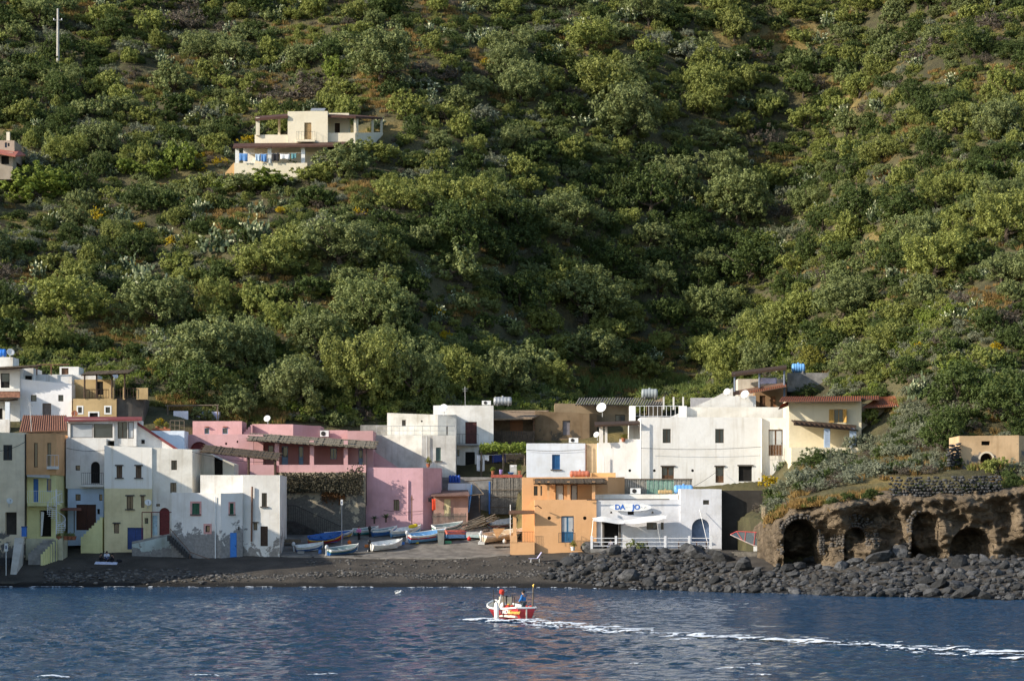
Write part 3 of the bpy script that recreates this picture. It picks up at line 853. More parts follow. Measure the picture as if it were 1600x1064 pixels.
h.part('railing', railing([P(127.5, 757, 305), P(161.5, 757, 305)], 1.25, .2), IRON)
h.part('porch_roof', MB().slab([P(95, 796, 303.2), P(127, 796, 303.2), P(127, 793, 305.6), P(95, 793, 305.6)], .1), plain('rust_sheet', (.24, .10, .07), .8, .3))
h.part('post', MB().tube([P(116, 797, 303.4), P(116, 832, 303.4)], .05, 5), IRON)
for i in range(8):
    h.part('step', MB().box(X(128 + i * 4.2, 304), X(132.2 + i * 4.2, 304), 303.2 + i * .004, 304.6, 3.0, Z(838 - i * 4.3, 304)), lemon)
h.block([(213, 309.5), (245, 309.5)], 5, 693, 720, W1)
h.block([(234, 312.6), (288, 312.6)], 4, [673, 673], 712, WB, below=1)
h.part('planter', MB().pbox(238, 266, 669.5, 673.2, 312.9, .5), TERRA)
h.part('railing', railing([P(266, 673, 313), P(288, 673, 313)], 1.1, .5, .04, .05, True), WOOD_G)

# long house, white above and yellow below
yz = Z(763, 303.5)
duo = plaster('yellow_white_plaster', (.80, .69, .42), .3, .45, top_col=(.80, .765, .70), top_z=yz, peel=.0, peel_col=(.42, .40, .36), peel_z=0, peel_h=1e4, peel_n=.80)
h = House('house', 'long old house, white above and pale yellow below, with blue double door', 'house', 225, 850, 304)
h.block([(163, 303.4), (237.5, 303.4)], 8, [696, 699], 852, duo,
        [('win', 182, 191, 728, 746, D_(mull=1, frame=WOOD_B, sill=1, lintel=1, glass=plain('brown_blind', (.16, .11, .07)))), ('win', 212, 221, 728, 746, D_(mull=1, frame=WOOD_B, sill=1, lintel=1, glass=plain('brown_blind', (.16, .11, .07)))),
         ('win', 198, 208, 775, 795, D_(sill=1, lintel=1)), ('win', 220.5, 225.5, 775, 793, D_(mull=0, lintel=1)), ('win', 178, 186, 818, 833, D_(lintel=1, mull=0)),
         ('win', 226, 231.5, 809, 818, D_(mull=0, frame=GREEN_P)), ('door', 199, 224, 824, 858, D_(mat=BLUE_D, leaves=2))], below=1.5)
h.block([(237.6, 303.6), (300.5, 303.6), (313, 306.5)], 8, [699, 702, 702], 835, W2,
        [('win', 267.5, 276.5, 719, 734, D_(mull=1)), ('win', 266, 275.5, 754, 770, D_(mull=1)), ('door', 249, 265, 793, 836, D_(shape='arch', mat=RED_D)), ('win', 244, 250, 787, 791, D_(mull=0)), ('door', 238.2, 246, 805, 836, D_(mat=plain('pale_blue_door', (.45, .60, .68))))], below=1.5)
h.block([(313.5, 308.2), (366, 308.2)], 5, [703, 725], 745, W2, [('door', 335, 348, 721, 744, D_(mat=DARK))], below=1)
cane_roof(h, P(314, 706, 304.3), P(434, 719, 303.3), 4.2, .75, t=.2, mat=CANE_D, posts=[(.62, Z(742, 303.6), .05), (.965, Z(742, 303.4), .05)], postr=.14)
# red frame of the doorstep and outside stair of the long house
for px in (222, 236.5): h.part('post', MB().tube([P(px, 800, 301.5), P(px, 850, 301.5)], .05, 5), RED_D)
h.part('beam', MB().tube([P(222, 800, 301.5), P(268, 800, 301.5)], .05, 5), RED_D)
h.part('landing', MB().slab([P(206, 846, 300.8), P(268, 833, 300.8), P(268, 833, 303.3), P(206, 846, 303.3)], .3), CONC)
gs = plaster('painted_stair_wall', (.48, .55, .53), .5, .5, peel=.35, peel_col=(.26, .25, .24), peel_z=3, peel_h=3)
h.part('stair_wall', MB().add([P(206, 850, 300.7), P(268, 836, 300.7), P(300, 878, 300.7), P(206, 882, 300.7), P(206, 850, 302.6), P(268, 836, 302.6), P(300, 878, 302.6), P(206, 882, 302.6)], [(0, 3, 2, 1), (0, 1, 5, 4), (1, 2, 6, 5)]), gs)
for i in range(11):
    px = 262 + i * 3.6; y = 836 + i * 3.6; Yc = 299.9
    h.part('step', MB().box(X(px, Yc), X(px + 5, Yc), Yc - .55, Yc + .7, Z(y + 9, Yc), Z(y, Yc)), plain('dark_step', (.05, .05, .052)))
h.part('handrail', MB().tube([P(266, 826, 299.3), P(297, 862, 299.3), P(345, 880, 298.2)], .035, 5).tube([P(266, 826, 299.3), P(266, 838, 299.3)], .03, 5).tube([P(297, 862, 299.3), P(297, 872, 299.3)], .03, 5), RUST)

# white corner house on the beach
cw = plaster('corner_house_plaster', (.76, .74, .71), .2, .25, peel=.62, peel_col=(.30, .29, .28), peel_z=Z(872, 300), peel_h=4.6)
cw2 = plaster('corner_house_plaster_right', (.76, .735, .69), .22, .3, peel=.22, peel_col=(.34, .31, .28), peel_z=Z(872, 300), peel_h=7.0)
h = House('house', 'white corner house on the sand with bright blue door and pink window frames', 'house', 350, 872, 300)
h.block([(268, 300.6), (345, 299.2), (379, 300.3)], 6, [769, 770.5, 770], 872, cw,
        [('shut', 300, 312, 786, 803, D_(mat=GREEN_P, trim=PINKFR, tw=.2, sill=1)), ('win', 321, 328, 821, 831, D_(trim=PINKFR, tw=.2, mull=0)), ('shut', 359, 365.5, 786, 803, D_(mat=GREEN_P, trim=PINKFR, tw=.14, sill=1)), ('door', 359.5, 370, 832, 872, D_(mat=plain('bright_blue_door', (.05, .22, .62), .5, .1), depth=.1)), ('hole', 372, 374.5, 822, 828)], below=1.5)
h.block([(379.1, 300.9), (437.5, 300.9)], 9, 742, 872, cw2,
        [('win', 409, 417, 770, 791, D_(mull=1, sill=1)), ('win', 396, 402, 817, 828, D_(mull=0, lintel=1)), ('door', 407, 418.5, 822, 853, D_(mat=WOOD_D))], below=1.5)
h.block([(313, 303), (381, 302.4)], 6, [742, 742], 772, W1, below=.6)
h.part('drainpipe', MB().tube([P(336.5, 776, 299.2), P(336.5, 874, 299.2)], .06, 6), WHITE_P)
h.part('drainpipe', MB().tube([P(394, 760, 300.7), P(393, 846, 300.7)], .1, 6), RUST)
h.part('drainpipe', MB().tube([P(437.4, 742, 300.7), P(437.4, 860, 300.7)], .05, 6), GALV)

# pink house on its retaining wall
PK = plaster('pink_plaster', (.60, .36, .365), .22, .2)
PKL = plaster('pink_plaster_low', (.60, .365, .40), .28, .25, peel=.02, peel_col=(.42, .33, .33), peel_z=4, peel_h=3)
PBLUE = plain('greyblue_frame', (.20, .30, .42), .6, .15)
h = House('house', 'sprawling pink house with columned veranda above the retaining wall', 'house', 440, 735, 318)
h.block([(281, 316.5), (372, 315.8), (411, 315.8)], 6, [679, 678.5, 678.5], 742, PK, [('hole', 296, 326, 690, 722, D_(shape='arch', mat=RED_D, depth=.35)), ('hole', 351.5, 355, 691, 695, D_(shape='round', name='vent')), ('hole', 369.5, 373, 688, 692, D_(shape='round', name='vent'))], below=3)
h.block([(301, 320.5), (378, 320)], 5, 658, 682, PK, [('win', 319.5, 327, 668.5, 678, D_(mull=0, frame=PBLUE, depth=.1)), ('win', 347.5, 356, 668.5, 678, D_(mull=0, frame=PBLUE, depth=.1))])
for px in (323.5, 352): h.part('hood', MB().pbox(px - 4, px + 3, 666.2, 667.4, 320, .3), TERRA)
for i in range(5): h.part('step', MB().box(X(378 + i * 3.4, 321), X(381.4 + i * 3.4, 321), 320.4 + i * .004, 322, Z(682, 321), Z(678 - i * 3.5, 321)), PK)
h.block([(394, 321.5), (458, 320.6), (501, 322)], 6, [662.5, 663, 665.5], 700, PK)
h.block([(501, 322.4), (543, 322.4)], 5, 672, 700, PK)
h.block([(543, 318.6), (583, 318.6)], 7, 673, 742, PK, [('door', 560, 567, 701, 726, D_(mat=PBLUE, glass=GLASS))])
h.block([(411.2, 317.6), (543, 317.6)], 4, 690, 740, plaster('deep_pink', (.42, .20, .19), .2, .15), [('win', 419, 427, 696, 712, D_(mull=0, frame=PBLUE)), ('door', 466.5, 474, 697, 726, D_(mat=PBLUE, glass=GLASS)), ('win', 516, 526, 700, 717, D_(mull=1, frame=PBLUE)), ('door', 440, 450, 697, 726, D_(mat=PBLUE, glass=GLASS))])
for a, b in ((389, 396), (429, 436), (484, 490.5), (537, 543.5)): h.part('column', MB().pbox(a, b, 688, 738, 314.6, .5), PK)
cane_roof(h, P(387, 688, 313.6), P(586, 701, 313.8), 4.4, .75, t=.3, mat=CANE, n=60)
h.part('parapet', MB().pbox(436, 572, 726, 738, 314.2, .3), PK)
h.part('parapet', MB().pbox(389, 432, 726, 744, 314.3, .3), PK)
h.part('wall', MB().add([P(583, 704, 319.5), P(623, 731, 319.5), P(583, 731, 319.5), P(583, 704, 320), P(623, 731, 320), P(583, 731, 320)], [(0, 2, 1), (0, 1, 4, 3), (3, 4, 5)]), PK)
# retaining wall with the iron stair rail
rwmat = plaster('stained_retaining_wall', (.50, .43, .31), .6, .7, peel=.30, peel_col=(.16, .15, .13), peel_z=6, peel_h=14, peel_n=.3)
h = House('retaining_wall', 'high stained retaining wall below the pink veranda with sloping iron railing', 'wall', 500, 860, 313)
h.block([(437, 313.2), (571, 313.2)], 2, 738, 868, rwmat, below=1, name='wall')
lava = plain('lava_masonry', (.05, .045, .042), .95, .5, 2.5, bump=1.0)
h.part('stair_base', MB().add([P(440, 815, 311), P(462, 815, 311), P(534, 848, 311), P(534, 868, 311), P(440, 868, 311), P(440, 815, 313.2), P(462, 815, 313.2), P(534, 848, 313.2), P(534, 868, 313.2), P(440, 868, 313.2)], [(0, 4, 3, 2, 1), (0, 1, 6, 5), (1, 2, 7, 6), (2, 3, 8, 7)]), lava)
h.part('railing', railing([P(440, 815, 311.1), P(462, 815, 311.1), P(534, 848, 311.1)], 1.75, .22, .022, .035), IRON)
# lower pink house
h = House('house', 'lower pink house with one small barred window behind the beached boats', 'house', 625, 812, 315)
h.block([(571.5, 314.6), (661, 314.2), (689, 316)], 6, [730, 731, 731], 815, PKL, [('win', 615, 624, 780.5, 797.5, D_(mull=1))], below=2)
h.part('drainpipe', MB().tube([P(637.5, 750, 314.2), P(637.5, 812, 314.2)], .07, 6), plain('pink_pipe', (.62, .40, .44)))
h.part('drainpipe', MB().tube([P(572.4, 702, 314.3), P(572.4, 790, 314.3)], .05, 6), IRON)
# old white house with railed roof terrace
OW = plaster('grimy_white', (.72, .70, .64), .5, .55, peel=.0, peel_col=(.40, .39, .37), peel_z=12, peel_h=8, peel_n=.4)
h = House('house', 'grimy white two-tier house with green shuttered window behind the lower pink house', 'house', 640, 730, 324)
h.block([(576, 325), (659, 323), (712, 323.4)], 6, [680, 680.5, 680.5], 760, OW, [('shut', 681, 689, 699, 720, D_(mat=GREENGREY, sill=1))], below=3)
h.block([(605, 327), (684, 326), (713, 326.6)], 5, [645, 648, 648], 684, OW, [('win', 628, 634, 656, 666, D_(mull=1)), ('hole', 657.5, 660.5, 656.5, 659.5, D_(shape='round', name='vent')), ('win', 697, 700, 666, 680, D_(mull=0))])
h.part('wall', MB().pbox(563, 606, 664, 684, 329, .4), CONC)
h.part('railing', railing([P(588, 680, 325.0), P(660, 680, 323.2), P(711, 680, 323.6)], 1.05, .9, .02, .025, True), GALV)
h.part('drainpipe', MB().tube([P(667, 681, 322.9), P(667, 722, 322.9)], .05, 5), GALV)
# white house with brown balcony door
h = House('house', 'white house with tall brown balcony door beside the vine pergola', 'house', 725, 745, 328)
h.block([(677, 329.6), (771, 329.6)], 6, 633.5, 700, W1, [('door', 727, 745, 659, 693.5, D_(mat=plain('maroon_wood', (.10, .035, .03)), leaves=2))], below=0)
h.block([(712, 329.2), (748.5, 329.2)], 6, 694, 748, W1, [('win', 713.5, 718, 702, 713, D_(mull=0, frame=PBLUE)), ('door', 727, 742, 706, 742, D_(mat=DARK))], below=3)
h.part('balcony', MB().slab([P(712, 694, 328.2), P(748, 694, 328.2), P(748, 694, 329.5), P(712, 694, 329.5)], .15), CONC)
h.part('railing', railing([P(713, 693.5, 328.3), P(747, 693.5, 328.3)], 1.1, .35), IRON)
# brown stone house with plank balcony
BROWN = plaster('brown_rubble_plaster', (.235, .165, .10), .6, .4, peel=.25, peel_col=(.10, .085, .065), peel_z=12, peel_h=12, peel_n=.35)
h = House('house', 'brown rubble stone house with plank balcony and lean-to roof', 'house', 850, 690, 334)
h.block([(771, 335), (836, 335)], 4, 650, 697, plain('tar_wall', (.16, .11, .07), .9, .4, 2), [('door', 797, 817, 655, 690, D_(mat=plain('orange_brown_door', (.30, .13, .06))))])
h.block([(836.2, 333.4), (921, 333.4), (933, 335)], 5, [642, 646, 646], 695, BROWN, [('win', 879, 891, 657, 680, D_(mull=0, glass=plain('grey_board', (.20, .18, .19)), frame=WOOD_G))])
h.block([(867, 338), (952, 338), (986, 338)], 6, [630, 632, 634], 690, plaster('tan_stone', (.30, .23, .15), .5, .4), [('win', 961, 977, 648, 672, D_(mull=1))])
h.part('roof', MB().slab([P(760, 655, 331.6), P(831, 653, 331.6), P(858, 641, 336), P(770, 641, 336)], .14), plain('brown_sheet_roof', (.28, .20, .13), .9, .3, 3))
cr = MB()
for i in range(34): cr.tube([P(900 + i * 4.0, 633, 336.2), P(906 + i * 4.0, 622, 341)], .09, 5, cap=False)
h.part('corrugated_roof', cr, plain('asbestos_sheet', (.20, .185, .165), .9, .3, 3))
h.block([(1013, 338.4), (1036, 338.4)], 5, [631, 621], 640, plaster('tan_stone', (.30, .23, .15)))
pk = random.Random(3)
for i in range(17):
    px = 770.5 + i * 3.85
    h.part('plank', MB().pbox(px, px + 3.4, 673 + pk.uniform(-1, 1), 692.5, 332.4 + pk.uniform(0, .03), .04), plain('balcony_plank', (.095, .07, .05), .85, .4, 3, rnd=.5))
h.part('balcony_floor', MB().pbox(768, 838, 692.6, 695, 332.3, 2.6), WOOD_D)
for px in (771, 834): h.part('post', MB().pbox(px - 1, px + 1.4, 653, 692, 332.5, .15), WOOD_B)
# white house with blue shutters
h = House('house', 'small white block house with blue shuttered window above the orange house', 'house', 868, 742, 318)
h.block([(823, 317.4), (914.5, 317.4)], 6, 692.5, 748, WB, [('shut', 862.5, 875, 710, 733, D_(mat=plain('shutter_blue', (.02, .11, .28), .5, .15), sill=1))], below=3)
h.block([(915, 317.7), (934, 317.7)], 6, 693, 744, plaster('sandy_plaster', (.60, .46, .30), .35, .5), below=2)
h.part('drainpipe', MB().tube([P(915.5, 694, 317.3), P(916, 742, 317.3)], .07, 6), RUST)
# orange house
OR = plaster('orange_plaster', (.70, .405, .205), .10, .06)
OR2 = plaster('deep_orange_plaster', (.72, .32, .11), .10, .06)
h = House('house', 'orange house with blue French door and cane-roofed terrace', 'house', 880, 860, 301)
h.block([(816, 305.2), (950, 305.2), (976, 308.5)], 4, [745.5, 745, 745.5], 862, OR, [('win', 834, 847, 759, 774, D_(mull=0)), ('door', 868, 881, 757, 784, D_(mat=WOOD_D, glass=GLASS_L, gz=(.04, .96))), ('door', 892, 902.5, 757, 784, D_(mat=WOOD_D, glass=GLASS_L, gz=(.04, .96)))], below=1)
h.block([(835.5, 300.2), (932, 300.2)], 5.2, 780.5, 862, OR, [('door', 877, 896.5, 806, 847, D_(mat=plain('teal_blue_door', (.03, .14, .28), .5, .1), leaves=2, glass=GLASS_L, gz=(.40, .95))), ('hole', 855.5, 861, 806.5, 812, D_(shape='round', name='vent')), ('hole', 911, 916.5, 806.5, 812, D_(shape='round', name='vent'))], below=1)
for a, b in ((840, 844.5), (855, 858.5), (886, 890.5), (925, 930)): h.part('column', MB().pbox(a, b, 752, 781, 301.0, .3), OR)
cane_roof(h, P(836, 755.5, 300.2), P(946, 755, 300.6), 4.4, .5, t=.16, mat=CANE_D, n=46)
h.part('porch_base', MB().box(X(797, 299.6), X(835.3, 299.6), 299.6, 304, 2.6, Z(847, 299.6)), OR)
h.part('porch_pier', MB().pbox(797, 808, 836, 847.2, 299.55, .6), OR)
h.part('column', MB().pbox(801.5, 807, 803, 836.1, 299.7, .35), OR)
h.part('porch_roof', MB().slab([P(795, 802, 299.2), P(835, 801, 299.2), P(835, 797, 303.5), P(795, 797, 303.5)], .12), WOOD_B)
h.part('railing', railing([P(809, 847, 299.8), P(834.5, 847, 299.8)], 1.1, .16), IRON)
h.part('railing', railing([P(873, 848, 299.9), P(873.5, 848, 299.5), P(898, 848, 299.5), P(898.5, 848, 299.9)], 1.05, .14), IRON)
h.part('gutter', MB().tube([P(835, 791, 299.2), P(840, 789.5, 299.2), P(846, 794, 299.8)], .06, 5), RUST)
h.block([(924, 306.6), (962, 306.6)], 2, 738.5, 747, plaster('pale_orange', (.82, .50, .22), .15, .1), below=.2)
# seafront restaurant
h = House('restaurant', 'white seafront restaurant with oval blue-lettered sign and arched doorway', 'restaurant', 1030, 857, 301)
RW = plaster('restaurant_white', (.72, .73, .77), .25, .35, peel=.0, peel_col=(.52, .52, .53), peel_z=0, peel_h=1e4, peel_n=.9)
h.block([(931.5, 300.4), (1063, 300.4)], 7, [781, 780], 858, RW, [('hole', 944, 967, 815, 858, D_(name='doorway', depth=1.2)), ('hole', 981, 990.5, 798.5, 804, D_(name='vent')), ('win', 1010.5, 1027, 816, 827, D_(mull=1)), ('win', 1032.5, 1037, 816, 827, D_(mull=0))], below=1)
h.block([(930, 302.5), (1060, 302.5)], 4, [772, 772], 784, W2, below=.2)
h.block([(1063.2, 300.2), (1127.5, 300.2)], 7, [763.5, 764], 858, RW, [('win', 1098.5, 1108, 781, 788, D_(mull=0)), ('door', 1081, 1109, 810, 848, D_(shape='arch', mat=plain('blue_grey_leaf', (.12, .17, .26)), depth=.6))], below=1)
for a, b in ((941, 944), (967, 970)):
    h.part('jamb', MB().pbox(a, b, 818, 858, 300.32, .3), STONE_S)
    h.part('capital', MB().pbox(a - 1, b + 1, 815, 818, 300.22, .45), STONE_S)
h.part('gutter', MB().tube([P(917, 780.6, 299.9), P(1046, 780, 299.9)], .06, 6), IRON)
# deck rail in white timber
for px in (924.5, 962.5, 1039.5, 1077, 1110.5): h.part('rail_post', MB().pbox(px - 1.8, px + 1.8, 837, 858, 297.4, .22), IRON_W)
for a, b in ((926, 961), (964.5, 1038), (1041.5, 1075), (1079, 1109)):
    for y in (840, 846, 852): h.part('rail', MB().pbox(a, b, y, y + 1.1, 297.45, .06), IRON_W)
h.part('deck', MB().box(X(923, 297.3), X(1127, 297.3), 297.2, 300.3, 2, Z(857, 297.3)), CONC)
# sail awning over the door
cl = MB(); n = 18
for (x0, x1, yl, yr) in ((925, 974, 803, 814), (975, 1042, 814, 800)):
    b0 = len(cl.v)
    for j in range(7):
        for i in range(n + 1):
            f, g = i / n, j / 6
            px = x0 + (x1 - x0) * f + math.sin(g * 2) * (2 if x0 < 950 else -1)
            y = 806 + (2 if x0 < 950 else 0) + (abs(f - (.3 if x0 < 950 else .9)) * 9) - 2 + math.sin(f * 9) * .6 + 5 * g + 4 * math.sin(f * math.pi) * g
            cl.v.append(tuple(P(px, y, 299.8 - 1.9 * g)))
    for j in range(6):
        for i in range(n):
            k = b0 + j * (n + 1) + i; cl.f.append((k, k + n + 1, k + n + 2, k + 1))
aw = h.part('awning', cl, plain('sailcloth', (.76, .75, .72), .8, .1)); aw.data.shade_smooth()
for a, b in ((P(927, 812, 297.9), P(924.5, 838, 297.5)), (P(1026, 812, 297.9), P(1032, 850, 297.6)), (P(1093, 796, 299.9), P(1106, 850, 297.6))):
    h.part('pole', MB().tube([a, b], .03, 5), GALV)
# dark wall right of the restaurant
h = House('wall', 'dark stained boundary wall right of the white restaurant', 'wall', 1160, 850, 303)
h.block([(1128, 301.6), (1192, 301.2)], 1, [766, 766], 860, plaster('black_stained_wall', (.055, .05, .045), .5, .4), below=1.5)
# corrugated fence
h = House('fence', 'grey and green corrugated sheet fence behind the restaurant roof', 'fence', 1025, 765, 309)
for i in range(30):
    px = 975 + i * 3.55
    h.part('sheet', MB().pbox(px, px + 3.3, 749.5, 773, 309.4 + (i % 2) * .04, .05), plain('green_sheet', (.20, .33, .26), .7, .2) if 10 <= i < 22 else plain('grey_sheet', (.28, .26, .22), .8, .25))
h.part('rail', MB().pbox(974, 1082, 747.6, 749.4, 309.3, .2), WOOD_G)
# big white house
BW = plaster('big_house_white', (.78, .77, .745), .16, .38)
h = House('house', 'large white two-storey house with round vents and brown windows', 'house', 1090, 752, 316)
LN = D_(lintel=1, frame=WOOD_B)
h.block([(934, 315.6), (1000.5, 315.2)], 6, [692, 690.5], 755, BW, [('hole', 981.8, 986.2, 732.8, 737.2, D_(shape='round', name='vent'))], below=3)
h.block([(1001, 314.9), (1190, 314.9)], 7, [651.5, 652], 757, BW,
        [('win', 1035.5, 1048, 670, 692, D_(frame=WOOD_D)), ('win', 1117.5, 1131, 670, 692, D_(frame=WOOD_D)), ('door', 1034, 1053, 729, 752, D_(mat=WOOD_B, leaves=2, glass=GLASS, lintel=1)),
         ('door', 1118, 1131, 729, 754, D_(mat=WOOD_B, glass=GLASS, lintel=1)), ('hole', 1154, 1175, 728, 752, D_(lintel=1)), ('hole', 1020.3, 1024.7, 732.8, 737.2, D_(shape='round', name='vent')), ('hole', 1080, 1084.4, 732.8, 737.2, D_(shape='round', name='vent'))], below=3)
h.block([(1190.2, 315.3), (1239, 315.3)], 6, [653, 653], 760, BW, [('door', 1201, 1223, 671, 712, D_(mat=WOOD_B, leaves=2, glass=GLASS_L))], below=3)
h.part('drainpipe', MB().tube([P(1001.2, 655, 314.4), P(1001.2, 748, 314.4)], .08, 6), WHITE_P)
h.part('drainpipe', MB().tube([P(1190, 654, 314.4), P(1190, 738, 314.4)], .08, 6), WHITE_P)
h.part('drainpipe', MB().tube([P(943, 712, 315.1), P(943, 740, 315.1)], .07, 6), WHITE_P)
h.part('railing', railing([P(1199, 712, 314.9), P(1226, 712, 314.9)], 1.2, .3, .012, .015), GALV)
h.part('pergola_roof', MB().slab([P(929, 664, 314.4), P(1000, 661, 314.4), P(1000, 657, 319), P(929, 659, 319)], .2), WOOD_D)
for a, b in ((936.5, 942.5), (945, 949)): h.part('post', MB().pbox(a, b, 664, 693, 315.7, .4), BW)
h.part('planter', MB().pbox(968, 1000, 686, 693, 315.4, .4), BW)
h.block([(983, 318.8), (1000.8, 318.8)], 3, 664, 692, BW, below=.5)
h.block([(984, 322), (993, 322)], 2, 634, 656, BW); h.block([(1062, 322), (1073, 322)], 2, 634, 656, BW)
h.part('railing', railing([P(993, 651, 322.2), P(1062, 651, 322.2)], 1.2, .45, .02, .03), IRON_W)
h.block([(1073, 322.5), (1224, 322.5)], 3, [636, 636], 656, W2)
h.block([(1239.2, 318.5), (1262, 318.5)], 4, 655, 700, BW, [('hole', 1243, 1246.5, 670, 685)])
h.part('parapet', MB().pbox(1239.2, 1300, 697, 716, 315.3, .3), plaster('cream_plaster', (.74, .66, .48), .15, .15))
h.part('railing', railing([P(1240, 697, 315.5), P(1289, 697, 315.5)], .95, .18, .015, .025), IRON_W)
# stair roofs and terraces behind it
h = House('house', 'white sloping stair roof and terrace behind the large white house', 'house', 1120, 645, 327)
h.part('stair_roof', MB().add([P(1046, 652, 327), P(1122, 619, 327), P(1181, 618.5, 327), P(1181, 652, 327), P(1046, 652, 331), P(1122, 619, 331), P(1181, 618.5, 331), P(1181, 652, 331)], [(0, 3, 2, 1), (0, 1, 5, 4), (1, 2, 6, 5), (2, 3, 7, 6), (4, 5, 6, 7)]), W1)
h.part('stair_roof', MB().add([P(1110, 624, 333), P(1145, 606, 333), P(1146, 640, 333), P(1110, 640, 333), P(1110, 624, 335), P(1145, 606, 335), P(1146, 640, 335), P(1110, 640, 335)], [(0, 3, 2, 1), (0, 1, 5, 4), (1, 2, 6, 5), (4, 5, 6, 7)]), W1)
h.part('wall', MB().pbox(1079, 1130, 621.5, 640, 335, .3), plain('grey_fence_board', (.42, .41, .42), .8, .15))
for px in (1037, 1052.5, 1067.5): h.part('post', MB().pbox(px - 1.2, px + 1.2, 620, 640, 336, .2), W1)
# pergola house
h = House('house', 'house with tiled porch and dark timber pergola on its roof terrace', 'house', 1185, 640, 332)
h.block([(1180, 335), (1229, 335)], 5, 604, 645, plaster('brown_porch_wall', (.34, .22, .13), .3, .3), [('door', 1187, 1196, 618, 642, D_(mat=WOOD_B)), ('door', 1204, 1212, 619, 642, D_(mat=plain('orange_brown_door', (.30, .13, .06))))])
h.block([(1153, 338), (1226, 338)], 4, 592, 625, plaster('pale_terrace', (.66, .60, .52), .3, .4))
h.part('parapet', MB().add([P(1146, 611, 332.5), P(1228, 597, 332.5), P(1228, 604, 332.5), P(1146, 618, 332.5), P(1146, 611, 333), P(1228, 597, 333), P(1228, 604, 333), P(1146, 618, 333)], [(0, 3, 2, 1), (0, 1, 5, 4), (3, 7, 6, 2)]), plaster('brown_band', (.24, .15, .11), .3, .3))
tile_roof(h, P(1172, 614, 331), P(1229, 603.5, 331), P(1229, 599, 334), P(1172, 609, 334))
h.part('pergola_roof', MB().slab([P(1143, 585, 332), P(1229, 574, 332), P(1229, 570, 337), P(1143, 581, 337)], .28), WOOD_D)
for px, y0, y1 in ((1148, 584, 612), (1186.5, 580, 606), (1225.5, 575, 643)): h.part('post', MB().tube([P(px, y0, 332.4), P(px, y1, 332.4)], .13, 6), plain('blue_grey_post', (.16, .19, .25)))
h.part('wall', MB().pbox(1230.5, 1301, 582.5, 612, 337, .4), CONC)
# cream house with pantile eaves
CR = plaster('cream_plaster', (.74, .66, .48), .15, .15)
h = House('house', 'cream house with red pantile eaves and open ochre shutters', 'house', 1290, 660, 312)
h.block([(1233, 311.4), (1346, 311.4)], 7, 625, 700, CR, [('win', 1303.5, 1318, 639, 660, D_(frame=YEL_W, mull=1))], below=2)
h.part('shutter', MB().pbox(1295.5, 1303, 639.5, 660, 311.25, .08), YEL_W)
h.part('shutter', MB().frame(P(1318, 660, 311.3), V(.25, -.5, 0), V(.04, .02, 0), V(0, 0, M(20.5, 311.3))), YEL_W)
tile_roof(h, P(1217, 627, 309.6), P(1346, 626, 309.6), P(1346, 619, 313.5), P(1222, 620, 313.5))
h.block([(1346.2, 313.6), (1413, 316)], 4, [630, 634], 690, plaster('cream_shaded', (.70, .60, .45), .2, .2), [('hole', 1353, 1362, 638, 650)])
tile_roof(h, P(1347, 637, 312.4), P(1412, 634, 312.8), P(1398, 619.5, 317), P(1372, 621, 317))
tile_roof(h, P(1346, 624, 312.6), P(1374, 624, 313), P(1374, 618.5, 316), P(1346, 619, 316))
tile_roof(h, P(1216, 639, 309.8), P(1232, 633, 311), P(1232, 627, 312.5), P(1222, 632, 311.5))
h.part('pergola_roof', MB().slab([P(1240, 662, 307.6), P(1338, 671, 307.6), P(1338, 664, 311.3), P(1240, 656, 311.3)], .16), WOOD_D)
for i in range(13): h.part('rafter', MB().frame(P(1242 + i * 7.8, 661.5 + i * .72, 307.2), V(.12, 0, 0), V(0, 4, .4), V(0, 0, .14)), WOOD_D)
for a, b in ((1288, 1297), (1328, 1338)): h.part('column', MB().pbox(a, b, 669, 700, 307.8, .5), plain('blue_grey_column', (.34, .42, .54), .85, .15))
h.part('terrace', MB().box(X(1236, 307.6), X(1345, 307.6), 307.4, 311.3, 10, Z(699, 307.6)), CR)
h.part('wall', MB().add([P(1372, 668, 313), P(1417, 640, 313), P(1417, 690, 313), P(1372, 690, 313)], [(0, 3, 2, 1)]).add([P(1372, 668, 313), P(1417, 640, 313), P(1417, 640, 313.4), P(1372, 668, 313.4)], [(0, 1, 2, 3)]), CONC)

# ruined building on the cliff
RU = plaster('ruin_ochre', (.60, .42, .25), .4, .45, peel=.18, peel_col=(.20, .185, .17), peel_z=11, peel_h=6, peel_n=.35)
h = House('ruin', 'roofless ochre ruin with arched doorway above the dry-stone wall', 'ruin', 1545, 727, 281)
h.block([(1499, 281.4), (1592, 281.4), (1606, 284)], 4, [681, 680, 682], 735, RU, [('hole', 1533.5, 1547, 689, 695.5, D_(depth=.5)), ('hole', 1532, 1551, 708, 731, D_(shape='arch', name='doorway', depth=1.0))], below=2)
tr = MB(); k = 14
for i in range(k):
    a0, a1 = math.pi * i / k, math.pi * (i + 1) / k
    c = P(1541.5, 717.5, 281.32); r0, r1 = M(9.8, 281), M(12.5, 281)
    tr.add([c + V(-math.cos(a) * r, o, math.sin(a) * r) for a, r in ((a0, r0), (a0, r1), (a1, r1), (a1, r0)) for o in (0, .12)], [(0, 2, 4, 6), (2, 3, 5, 4), (0, 6, 7, 1)])
h.part('arch_trim', tr, plaster('pale_trim', (.72, .62, .48)))
rs = random.Random(5)
